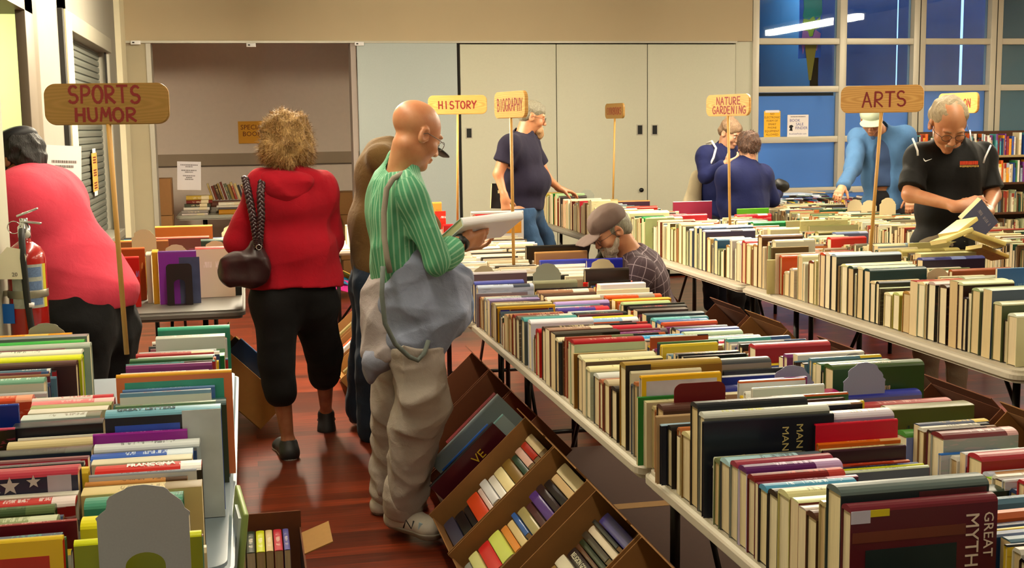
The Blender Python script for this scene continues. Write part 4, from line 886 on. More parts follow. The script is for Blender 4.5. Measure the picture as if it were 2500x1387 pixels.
bookend(1335, 643, 5.6, '8a8c80', 'grey-green scalloped bookend in the middle of the far centre table', .135); bookend(1470, 632, 5.75, 'b8a888', 'cream scalloped bookend against the royal blue book', .135); bookend(1182, 649, 5.6, 'b8a888', 'cream scalloped bookend behind the mauve book lettered NO', .12)
bookend(436, 644, 6.3, '1c1214', 'black bookend with arched cut-out on the purple book', .125); bookend(110, 789, 4.35, '8a8c80', 'olive-grey scalloped bookend at far left below the extinguisher', .14)
bookend(350, 560, 7.0, 'b8a888', 'cream bookend left on the grey table beside the shutter', .13); bookend(428, 597, 6.6, 'b8a888', 'cream bookend just above the black one', .13); bookend(525, 588, 6.85, 'b8a888', 'cream bookend before the dark green book near red sleeve', .13); bookend(565, 550, 8.3, 'd8c8a0', 'pale bookend next to the red sleeve elbow', .13)
bookend(2088, 487, 8.9, 'd8c8a0', 'pale round-topped bookend left of the ARTS post, left of pair', .13); bookend(2122, 489, 8.75, 'd8c8a0', 'pale round-topped bookend left of the ARTS post, right of pair', .13); bookend(2168, 483, 8.2, 'd8c8a0', 'pale round-topped bookend right of the ARTS post', .13)
bookend(1433, 463, 10.4, '8a8c80', 'grey-green bookend right of the navy shirted man\'s hand', .13); bookend(1860, 588, 6.2, 'b8a888', 'beige bookend among books below NATURE GARDENING sign', .16); bookend(2290, 655, 4.9, 'b8a888', 'olive bookend on the right table left of the brown book', .13)
# ---------------------------------------------------------------- section signs on posts
M_oak = oak_mat('sign_oak', 'c08c44', 'd4a45c'); M_oak_shaded = oak_mat('sign_oak_shaded', '8c6828', '987034'); M_post = mat('post_wood', 'c09048', .5); M_red = mat('painted_letters', '7c1414', .5)  # second oak is the same wood with dimmer light put into its colour
def sign(cx, cy, bx, by, Y, rz, lines, label, m=None, w=.40, h=.135, zb=.85):
    c = at(cx, cy, Y); b0 = at(bx, by, Y); e = empty('section_sign', (b0.x, Y, zb), label=label, cat='sign', group='wooden section signs on posts')
    top = Vector((c.x-b0.x, 0, c.z-zb)); d = (top-Vector((0, 0, b0.z-zb))); bot = Vector((0, 0, b0.z-zb))-d*((b0.z-zb)/max(d.z, .1))
    MB().tube([bot, top-Vector((0, 0, h/2-.02))], .0085, 0, 12).build('post', M_post, e)
    R = Matrix.Translation(top) @ Matrix.Rotation(math.radians(rz), 4, 'Z')
    bm = bmesh.new(); P = rrect(-w/2, -h/2, w/2, h/2, .038, 8); vs = [bm.verts.new((x, -.009, z)) for x, z in P]; f = bm.faces.new(vs); r = bmesh.ops.extrude_face_region(bm, geom=[f])
    for v in r['geom']:
        if isinstance(v, bmesh.types.BMVert): v.co.y = .009
    ed = [q for q in bm.edges if abs(q.verts[0].co.y-q.verts[1].co.y) < 1e-6]; bmesh.ops.bevel(bm, geom=ed, offset=.003, segments=2, affect='EDGES'); bmesh.ops.recalc_face_normals(bm, faces=bm.faces)
    me = bpy.data.meshes.new('board'); bm.to_mesh(me); bm.free(); o = link('board', me, e, mats=[m or M_oak]); o.matrix_local = R
    b = MB()
    for t, x0, z0, cw, hh, wd in lines: strokes(b, t, x0, z0, cw, hh, wd, seed=len(t))
    me2 = b.build('lettering', M_red, e); me2.matrix_local = R @ Matrix.Translation((0, -.0092, 0))
sign(262, 254, 307, 832, 4.28, -7, (('SPORTS', -.122, .004, .031, .054, .0085), ('HUMOR', -.103, -.056, .032, .042, .0085)), 'oak sign lettered SPORTS HUMOR on a post over the left table', M_oak_shaded)
sign(1117, 256, 1117, 545, 8.75, -8, (('HISTORY', -.136, -.026, .031, .052, .009),), 'oak sign lettered HISTORY on a post behind the bald man', w=.42)
sign(1247, 256, 1254, 640, 6.17, -79, (('BIOGRAPHY', -.158, -.03, .029, .06, .0075),), 'oak sign lettered BIOGRAPHY turned nearly edge-on before the navy shirted man')
sign(1501, 271, 1497, 475, 10.65, -83, (('COOKBOOKS', -.155, -.03, .028, .06, .0075),), 'small-looking shade-toned sign lettered COOKBOOKS on its post at the far table', M_oak_shaded)
sign(1778, 257, 1782, 550, 7.35, -70, (('NATURE', -.10, .004, .030, .045, .008), ('GARDENING', -.135, -.052, .027, .045, .008)), 'oak sign lettered NATURE GARDENING above the two women')
sign(2153, 242, 2125, 612, 5.68, -36, (('ARTS', -.092, -.037, .043, .072, .009),), 'large oak sign lettered ARTS in front of the denim shirted man')
sign(2340, 252, 2335, 480, 7.4, -84, (('FICTION', -.13, -.03, .030, .055, .008),), 'oak sign lettered FICTION half hidden behind the balding man\'s head')
# ---------------------------------------------------------------- cartons of books leaning below the tables
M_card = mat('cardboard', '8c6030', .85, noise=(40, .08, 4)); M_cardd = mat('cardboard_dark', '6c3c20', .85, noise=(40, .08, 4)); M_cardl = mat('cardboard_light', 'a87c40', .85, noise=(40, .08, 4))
M_cardx = mat('cardboard_shaded', '4a2c1c', .9, noise=(40, .08, 4))  # cardboard darkened to carry the shade under the tables
def tilted(y0, y1, lo, hi, depth, label, m=M_card, marks=False):
    """open carton; local x runs up the slope, y along the room, z out of the opening"""
    s = Vector((hi[0]-lo[0], 0, hi[1]-lo[1])); L = s.length; e1 = s.normalized(); flip = e1.x < 0
    e2 = Vector((0, -1, 0)) if flip else Vector((0, 1, 0)); e3 = e1.cross(e2); o = Vector((lo[0], y1 if flip else y0, lo[1]))
    M = Matrix(((e1.x, e2.x, e3.x, o.x), (e1.y, e2.y, e3.y, o.y), (e1.z, e2.z, e3.z, o.z), (0, 0, 0, 1)))
    e = empty('carton', label=label, cat='box', group='open cartons of books under the tables'); e.matrix_world = M; w = y1-y0; t = .005
    for nm, a, b_ in (('bottom_panel', (0, 0, -depth), (L, w, -depth+t)), ('side_panel', (0, 0, -depth), (L, t, 0)), ('side_panel', (0, w-t, -depth), (L, w, 0)), ('end_panel', (0, t, -depth), (t, w-t, -.02)), ('end_panel', (L-t, t, -depth), (L, w-t, 0))):
        MB().box(a, b_, bev=.0015).build(nm, m, e)
    MB().box((L-.004, .01, 0), (L, w-.01, .05), M=Matrix.Translation((0, 0, 0))).build('flap', m, e)
    if marks: 
        for k in range(5): MB().box((L*.62+k*.025, t, -.10+.01*(k % 2)), (L*.62+k*.025+.012, t+.001, -.03), M=Matrix.Identity(4)).build('printed_mark', M_black, e)
    return M, L, w
def boxbooks(M, L, w, specs, where, Lb=.27, dz=-.055, x0=.012, tf=1.0):
    x = x0
    for c, ct, t, l, lab in specs:
        t *= tf
        if x+t > L-.01: break
        ll = Lb*l; B = M @ Matrix.Translation((x, w-.02-random.uniform(0, .03), -.19)) @ Matrix(((0, 1, 0, 0), (-1, 0, 0, 0), (0, 0, 1, 0), (0, 0, 0, 1)))
        e = book((0, 0, 0), ll, t-.002, .19+dz+random.uniform(-.012, .012), c, ct, c, None, None, False, None, .25, lab+' '+where); e.matrix_world = B
        if 'GONE' in lab: text_mesh('spine_lettering', 'RELIGION GONE BAD', .024, TEXTM['e8e0c8'], Matrix.Translation((ll*.5, t*.5, .19+dz+.004)), e, sx=.85)
        x += t+.001
LO, HI = (.62, .15), (1.0, .505)
A = tilted(4.01, 4.45, LO, HI, .2, 'open carton of paperbacks right beside the white sneaker', marks=True)
boxbooks(*A, (('3c3c54', '8088a8', .05, 1, 'blue-grey paperback lowest'), ('14141c', 'a0a0b0', .042, 1, 'black titled paperback second'), ('202024', 'd0d0d0', .03, 1, 'thin black paperback third'), ('d84820', 'f8d0b0', .055, 1, 'thick orange-red paperback'), ('e0c8c0', '903030', .02, 1, 'thin pale pink paperback'), ('dcdce0', '303030', .034, .95, 'white paperback'), ('e8e4dc', '202020', .032, .9, 'white and black paperback'), ('e8d8a0', 'c8b880', .042, .95, 'plain cream hardcover'), ('7c6024', 'a08848', .042, .95, 'olive-brown hardcover'), ('2c4838', '688878', .026, .9, 'dark green hardcover'), ('d8b0a0', 'a06858', .03, .8, 'pale pink hardcover'), ('b83020', 'f0c0a0', .028, .75, 'red titled paperback'), ('e8d4a8', 'b8a070', .036, .8, 'wide cream hardcover'), ('1c2034', 'c0b0a0', .04, .8, 'navy hardcover'), ('e03c1c', 'f8b090', .03, .7, 'bright red topmost paperback')), 'in carton beside the sneaker')
B = tilted(3.58, 4.0, LO, HI, .2, 'second open carton from the white sneaker, books leaning two ways', marks=True)
boxbooks(*B, (('8c9088', '505850', .03, 1, 'grey lowest book'), ('d0d088', '808030', .04, .9, 'pale yellow-green paperback'), ('d02828', 'f0d8d0', .05, .9, 'thick red book'), ('d4e068', '404820', .05, .9, 'lime book'), ('e09040', 'a05818', .028, .85, 'orange book'), ('e0c890', '987848', .03, .85, 'tan book'), ('2c5ca8', '90b0e0', .02, .8, 'thin blue book'), ('a89c68', '686038', .035, 1, 'dull olive hardcover'), ('502c30', 'f0e0d8', .03, 1, 'brown book with white letters'), ('503080', 'b098d8', .035, 1, 'purple paperback'), ('2c1c20', 'd86040', .028, 1, 'dark book with orange letters'), ('181418', 'e0d8d0', .03, 1, 'black book with white letters'), ('d8b888', 'f0d8b0', .03, 1, 'tan smooth hardcover'), ('e8d8b0', '281820', .045, .95, 'cream book with dark picture'), ('2088a0', '80c8d8', .02, .9, 'thin teal book')), 'in second carton from the sneaker')
D_ = tilted(3.06, 3.48, LO, HI, .2, 'third open carton, holding the RELIGION GONE BAD book')
boxbooks(*D_, (('a08048', '302010', .05, 1, 'tan book with dark emblem'), ('d8d0b8', '202020', .055, 1, 'cream spaced-letter book'), ('2c2020', '2c2020', .05, 1.12, 'dark brown book lettered RELIGION GONE BAD'), ('5c3c28', '987850', .02, 1, 'thin brown book'), ('24301c', '90a050', .025, 1, 'thin dark green book'), ('40382c', '807050', .03, .9, 'dark olive book'), ('dcccb4', 'a89878', .036, 1.1, 'long plain cream hardcover'), ('141414', '404040', .02, .9, 'thin black book'), ('3c3478', 'e09850', .055, .95, 'blue book with orange letters'), ('8860a8', 'b898d0', .034, .95, 'lilac-purple book')), 'in third carton', x0=.235, tf=.74)
E_ = tilted(2.62, 3.04, LO, HI, .2, 'fourth open carton, at the bottom edge of view'); boxbooks(*E_, (('282018', 'a0a020', .04, 1, 'dark brown book'), ('c8c020', '404010', .03, 1, 'yellow book'), ('e8e0c0', '808060', .03, 1, 'cream book'), ('182028', '607080', .05, 1, 'dark slate book'), ('88a040', 'd0e080', .03, 1, 'green book'), ('c8b488', '806c40', .04, 1, 'buff book')), 'in fourth carton')
def bigbooks(M, L, w, specs, where):
    for x, y, ll, t, h, cs, cf, lab in specs:
        e = book((0, 0, 0), ll, t, h, cs, 'c0c0c0', cf, None, None, True, None, .1, lab+' '+where, tpc=-2.0); e.matrix_world = M @ Matrix.Translation((x, y, -.19)); 
        if 'VE' in lab: text_mesh('cover_lettering', 'VE', .05, TEXTM['d8b030'], Matrix.Translation((ll*.62, -.0015, h*.80)) @ XZ, e)
LO2, HI2 = (.68, .15), (1.05, .5)
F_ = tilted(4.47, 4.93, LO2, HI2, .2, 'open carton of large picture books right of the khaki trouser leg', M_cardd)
bigbooks(*F_, ((.03, .03, .34, .02, .29, '18101c', '4a1420', 'maroon large book lettered VE'), (.06, .07, .36, .015, .27, '70a0a0', 'a0b4b8', 'thin pale teal large book'), (.1, .12, .25, .02, .27, '1850a0', '103c80', 'blue large book'), (.08, .2, .38, .03, .3, '88989c', '8c9898', 'grey-green large picture book'), (.3, .3, .15, .03, .26, 'e85020', 'e04818', 'bright orange book corner')), 'in big-book carton')
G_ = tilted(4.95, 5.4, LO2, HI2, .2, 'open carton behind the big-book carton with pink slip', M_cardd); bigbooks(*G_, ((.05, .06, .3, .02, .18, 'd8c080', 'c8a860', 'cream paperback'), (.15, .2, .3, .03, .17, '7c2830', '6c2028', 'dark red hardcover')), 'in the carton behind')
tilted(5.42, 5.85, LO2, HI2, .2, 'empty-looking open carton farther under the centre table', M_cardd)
for k, (y0, lb) in enumerate(((3.15, 'open carton leaning on right table nearest the right edge'), (3.62, 'open brown carton under the right table below the green book'), (4.5, 'open carton under the right table behind the big red book'), (5.3, 'open dark carton under the right table, middle'), (5.78, 'open carton with yellow flap under right table'), (7.1, 'open carton behind the crouching man'))):
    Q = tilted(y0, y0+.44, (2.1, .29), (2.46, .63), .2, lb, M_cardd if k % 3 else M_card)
    bigbooks(*Q, ((.04, .05, .3, .03, .15, random.choice(PAL['old']), random.choice(PAL['old']), 'large dark book'), (.06, .2, .28, .04, .14, random.choice(PAL['old']), random.choice(PAL['old']), 'worn hardcover')), 'in the carton below the green book' if k == 1 else 'in the yellow-flapped carton under right table') if k in (1, 4) else None
def carton(x0, y0, z0, x1, y1, z1, label, m=M_card, lab=True, mark=None, group='closed cartons'):
    e = empty('carton', ((x0+x1)/2, (y0+y1)/2, z0), label=label, cat='box', group=group); w, l, h = (x1-x0)/2, (y1-y0)/2, z1-z0
    MB().box((-w, -l, 0), (w, l, h), bev=.004).build('body', m, e); MB().box((-w-.001, -.03, h-.05), (w+.001, .03, h+.001)).build('packing_tape', M_cardl, e)
    if lab: b = MB(); b.box((-.05, -l-.0015, h*.25), (.05, -l, h*.8), 0); [b.box((-.04, -l-.002, h*(.35+.1*k)), (.04, -l-.0014, h*(.38+.1*k)), 1) for k in range(4)]; b.build('shipping_label', [mat('label_white', 'd8d8d0', .6), M_gap], e)
    if mark: text_mesh('printed_mark', mark, .05, M_black, Matrix.Translation((0, -l-.0015, h*.6)) @ XZ, e)
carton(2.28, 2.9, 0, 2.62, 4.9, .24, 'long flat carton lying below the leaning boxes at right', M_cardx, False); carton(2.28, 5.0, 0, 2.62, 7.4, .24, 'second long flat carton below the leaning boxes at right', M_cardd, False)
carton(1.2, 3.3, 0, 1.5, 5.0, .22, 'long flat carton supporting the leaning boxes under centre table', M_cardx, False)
p = [at(825, y, 13.3).z for y in (470, 525, 578, 636)]+[0]
for k in range(4):
    if p[k+1] < p[k]: carton(.93+.02*k, 13.3, p[k+1]+.002, 1.36, 13.7, p[k]-.002, ('top carton of the stack between red jacket and brown shirt', 'second carton of the stack behind the brown shirted man', 'third carton of the stack behind the brown shirted man', 'bottom carton of the stack behind the brown shirted man')[k], M_card, k > 0, 'alf' if k == 0 else None, 'cartons stacked at the right alcove wall')
carton(-1.22, 12.75, .004, -.74, 13.1, .75, 'lower tall carton at the left alcove wall', M_card, False, None, 'cartons at the left alcove wall'); carton(-1.2, 12.75, .754, -.74, 13.1, 1.12, 'upper brown carton at the left alcove wall', M_card, False, 'STOR', 'cartons at the left alcove wall')
# cartons beside the left tables and behind the brown shirted man
H_ = tilted(6.42, 6.98, (.16, .18), (-.16, .5), .2, 'open carton of picture books between left tables and black trousers', M_cardl)
bigbooks(*H_, ((.03, .44, .36, .02, .27, '204878', '184070', 'blue edged picture book'), (.05, .36, .36, .02, .25, 'c0a040', '302818', 'dark book with gold spine'), (.06, .28, .34, .02, .24, '382820', '281c18', 'black picture book')), 'in carton near black trousers')
for k, (y0, lb, m) in enumerate(((7.3, 'small orange-brown carton at the brown man\'s heels', M_cardl), (7.85, 'open carton with white papers behind the brown shirted man', M_card), (8.4, 'open carton of paperbacks farthest behind red jacket', M_card))):
    Q = tilted(y0, y0+.46, (.5, .1), (.84, .4), .18, lb, m)
    bigbooks(*Q, ((.04, .1, .3, .03, .2, 'e0e0d8', 'e8e8e8', 'white papers'), (.06, .22, .3, .03, .19, 'c05028', 'c85028', 'orange booklet')) if k == 1 else ((.04, .12, .3, .03, .19, '8c7c50', '988850', 'olive paperback'),), 'in %s carton' % ('orange-brown', 'paper-filled', 'farthest')[k])
K = empty('carton', (.0, 4.0, 0), label='open carton of upright paperbacks on floor at bottom left', cat='box', group='open cartons of books under the tables')
for a, b_ in (((-.14, -.35, 0), (.14, .28, .006)), ((-.14, -.35, 0), (-.134, .28, .26)), ((.134, -.35, 0), (.14, .28, .2)), ((-.14, .274, 0), (.14, .28, .26))): MB().box(a, b_).build('panel', M_cardd, K)
MB().box((0, 0, 0), (.1, .22, .004), M=Matrix.Translation((.14, -.02, .2)) @ Matrix.Rotation(-.35, 4, 'Y')).build('flap', M_cardl, K)
x = -.125
for c, t, lb in (('506030', .03, 'mottled green paperback'), ('c8d0a0', .018, 'thin pale green paperback'), ('d8c8a0', .02, 'cream paperback'), ('283828', .03, 'dark green paperback'), ('d0d820', .03, 'lime yellow paperback'), ('e0c890', .025, 'tan paperback'), ('c83040', .03, 'red paperback'), ('5858a0', .022, 'blue-violet paperback')):
    book((x+t, 4.02, .01), .22, t-.002, .2, c, 'f0e8d0', c, Euler((0, 0, math.pi/2)).to_matrix(), None, False, None, .35, lb+' in the floor carton at bottom left'); x += t+.002
b = MB(); M2 = Matrix.Translation((-.035, 2.62, .78)) @ Euler((.05, .12, .1)).to_matrix().to_4x4()
b.box((0, 0, -.28), (.012, .2, 0), 0, M2, bev=.004); b.box((-.006, .03, -.2), (0, .12, -.02), 1, M2)
tag(b.build('magazine', [mat('folder_green', '90a85c', .5, noise=(8, .25, 3)), mat('folder_white', 'c8d4d8', .5)]), 'pale green magazine hanging over the left table edge', 'magazine')
# paper decorations on the alcove floor
for k, (px, py, c, lb) in enumerate(((838, 672, 'c02880', 'magenta'), (846, 688, '2080b0', 'blue'), (856, 678, 'd0a020', 'yellow'))):
    p = at(px, py, 11.6); tag(MB().box((-.12, -.09, 0), (.12, .09, .006), M=Euler((.5, .3, k*.8)).to_matrix().to_4x4()).build('booklet', mat('booklet_'+c, c, .5), loc=(p.x, 11.6+.1*k, .12+.03*k)), lb+' booklet lying behind the brown shirted man', 'booklet', 'coloured booklets by the cartons')
# ---------------------------------------------------------------- posters
def poster(name, P, m, lines, label, M, w, h, cat='poster', tm=None, par=None):
    e = empty(name, label=label, cat=cat); e.matrix_world = M; MB().box((-w/2, 0, -h/2), (w/2, .001, h/2)).build('paper', m, e)
    for t, x, z, s, mm in lines:
        if t[0] == '#':      # print too small to read: rows of tiny dashes
            bb = MB(); tw = float(t[1:]); rg = random.Random(int(z*1000)+7); q = x-tw/2
            while q < x+tw/2:
                l_ = min(rg.uniform(.004, .011), x+tw/2-q); bb.box((q, -.0009, z-s*.5), (q+l_, -.0004, z+s*.5)); q += l_+.003
            bb.build('printed_line', mm, e); continue
        text_mesh('printed_text', t, s, mm, Matrix.Translation((x, -.0006, z)) @ XZ, e, ext=.0001)
    return e
P1 = mat('paper_orange', 'e8a424', .7); P2 = mat('paper_white', 'e4dedc', .7); INK = mat('ink_brown', '6c2c10', .8); INB = mat('ink_blue', '2c3c88', .8); INK2 = mat('ink_grey', '6c6460', .8); P3 = mat('paper_yellow', 'e8b428', .7)
c = at(617, 323, 14.38); e = poster('poster', 0, P1, (('SPECIAL', 0, .055, .075, INK), ('BOOKS', .01, -.02, .075, INK)), 'orange SPECIAL BOOKS notice taped to the alcove back wall', Matrix.Translation((c.x, 14.38, c.z)), .32, .25)
c = at(462, 429, 13.05); e = poster('notice', 0, P2, tuple(('#'+w_, 0, z_, .011, INK2) for w_, z_ in (('.17', .11), ('.07', .092), ('.15', .055), ('.08', .037), ('.12', .0), ('.06', -.018), ('.08', -.036))), 'white printed notice standing behind book stacks on special table', Matrix.Translation((c.x, 13.02, c.z)) @ Matrix.Rotation(.04, 4, 'Y'), .235, .29, 'notice')
c = at(1889, 303, 12.16); s_ = .030; e = poster('poster', 0, P3, tuple((t, 0, .105-.036*k, s_, INK) for k, t in enumerate(('NO', 'ELECTRONIC', 'FORM OF', 'SMART', 'PHONE', 'EQUIPMENT', 'ALLOWED'))), 'yellow notice taped to the frosted window pane', Matrix.Translation((c.x, 12.2, c.z)), .185, .27)
MB().box((-.08, -.001, .12), (.08, .0, .145)).build('tape', P2, e)
c = at(1952, 307, 12.16); e = poster('poster', 0, P2, (('BOOK', -.035, .055, .042, INB), ('SALE', .02, .015, .042, INB), ('FINDER', .04, -.025, .042, INB), ('BookSaleFinder.com', .0, -.085, .024, INB), ('#.17', 0, .095, .010, INK2)), 'white BOOK SALE FINDER poster on the frosted window pane', Matrix.Translation((c.x, 12.2, c.z)), .24, .23)
MB().prism([(-.1, -.05), (-.06, -.055), (-.065, -.02), (-.05, -.005), (-.07, .01), (-.095, .005), (-.1, -.015), (-.088, -.03)], -.0015, 0).build('printed_figure', mat('ink_black', '141418', .8), e)
RX = Matrix.Rotation(math.radians(90), 4, 'Z')      # facing +X
c = at(157, 418, 6.9); e = poster('notice', 0, P2, tuple(('#'+w_, 0, z_, .014, INK2) for w_, z_ in (('.15', .05), ('.11', .025), ('.06', .0))), 'white printed notice hanging at the door frame left of serving hatch', Matrix.Translation(c) @ Matrix.Rotation(math.radians(42), 4, 'Z') @ Matrix.Rotation(.06, 4, 'Y'), .21, .27, 'notice')
c = atX(237, 420, -1.15); e = poster('poster', 0, mat('paper_peach', 'd89c48', .7), tuple(('#.2', 0, .115-.02*k-.04*(k//3), .012, INK) for k in range(9)), 'narrow orange notice taped on the grey roller shutter', Matrix.Translation((-1.165, c.y, c.z)) @ RX, .34, .3)
MB().box((-.1, -.001, .15), (.1, 0, .185)).box((-.1, -.001, -.185), (.1, 0, -.15)).build('tape', P2, e)
# ---------------------------------------------------------------- fire extinguisher
X0 = (-.778, 4.62); zt = at(60, 612, 4.62).z; fe = empty('fire_extinguisher', (X0[0], X0[1], 0), label='red fire extinguisher strapped to the pillar at far left', cat='fire extinguisher')
M_fr = mat('extinguisher_red', 'a81410', .25, coat=.6); M_ch = mat('chrome', 'c8c8c8', .2, .9); M_rub = mat('rubber', '101010', .5)
MB().lathe([(0, .83), (.055, .83), (.066, .845), (.066, zt-.03), (.062, zt-.008), (.05, zt+.012), (.03, zt+.028), (.02, zt+.035), (.02, zt+.05), (0, zt+.05)], n=36).build('cylinder', M_fr, fe)
MB().lathe([(0, 0), (.019, 0), (.022, .01), (.022, .045), (.014, .055), (.014, .075), (0, .075)], M=Matrix.Translation((0, 0, zt+.04))).build('valve', M_ch, fe)
b = MB(); Mv = Matrix.Translation((0, 0, zt+.1)); b.box((-.012, -.016, 0), (.06, .016, .008), 0, Mv @ Matrix.Rotation(.15, 4, 'Y'), bev=.003); b.box((-.012, -.014, .025), (.065, .014, .033), 0, Mv @ Matrix.Rotation(-.35, 4, 'Y'), bev=.003); b.build('squeeze_handle', M_ch, fe)
MB().tube([(.012*0-.03+.022*math.cos(a), -.02, zt+.085+.022*math.sin(a)) for a in [6.283*k/16 for k in range(17)]], .0018, 0, 6).build('pull_pin_ring', M_ch, fe)
MB().lathe([(0, 0), (.014, 0), (.014, .008), (0, .008)], M=Matrix.Translation((.01, -.022, zt+.06)) @ Matrix.Rotation(math.pi/2, 4, 'X')).build('pressure_gauge', mat('gauge_face', 'd8d8d0', .3), fe)
MB().tube([(0, -.02, zt+.07), (.0, -.05, zt+.075), (.004, -.078, zt+.05), (.004, -.083, zt-.02), (.008, -.08, zt-.15), (.016, -.078, zt-.26), (.024, -.076, .86)], .0115, 0, 12).build('hose', M_rub, fe)
def arcl(a0, a1, z0, z1, nm, m_, r=.0667):
    v = []; n = 12
    for k in range(n+1): a_ = math.radians(a0+(a1-a0)*k/n); v += [(r*math.cos(a_), r*math.sin(a_), z0), (r*math.cos(a_), r*math.sin(a_), z1)]
    MB().add(v, [(2*k, 2*k+2, 2*k+3, 2*k+1) for k in range(n)], 0, True).build(nm, m_, fe)
arcl(-130, -30, zt-.2, zt-.045, 'instruction_label', mat('label_grey', 'a4a8a0', .5, noise=(90, .3, 3))); arcl(-30, -14, zt-.2, zt-.045, 'warning_label', mat('label_yellow', 'c8b820', .5))
for k_ in range(3): arcl(-80, -36, zt-.19+.05*k_, zt-.155+.05*k_, 'printed_panel', mat('label_blue_print', '6078a0', .5, noise=(200, .5, 2)), .067)
MB().tube([(.018, -.078, .99), (.019, -.078, 1.005)], .0125, 0, 14).build('hose_band', P2, fe)
b = MB(); b.prism([(-.055, -.065), (.025, -.06), (.035, .02), (.02, .045), (-.03, .05), (-.06, .01)], 0, .001, M=Matrix.Translation((-.02, -.09, zt-.03)) @ Matrix.Rotation(.1, 4, 'Y')); b.build('inspection_tag', mat('tag_paper', 'dcd4bc', .7), fe)
text_mesh('printed_text', '20', .02, INK2, Matrix.Translation((-.025, -.0915, zt-.075)) @ XZ, fe)
MB().lathe([(.068, zt-.165), (.0695, zt-.162), (.0695, zt-.14), (.068, zt-.137)], n=40).box((-.085, -.01, zt-.16), (-.06, .01, zt-.14)).build('strap_bracket', mat('strap_steel', '9c9888', .35, .7), fe)
MB().box((-.08, -.0668, .93), (-.02, -.064, 1.0), M=Matrix.Rotation(-.35, 4, 'Z')).build('blue_sticker', mat('sticker_blue', '1868c8', .4), fe)
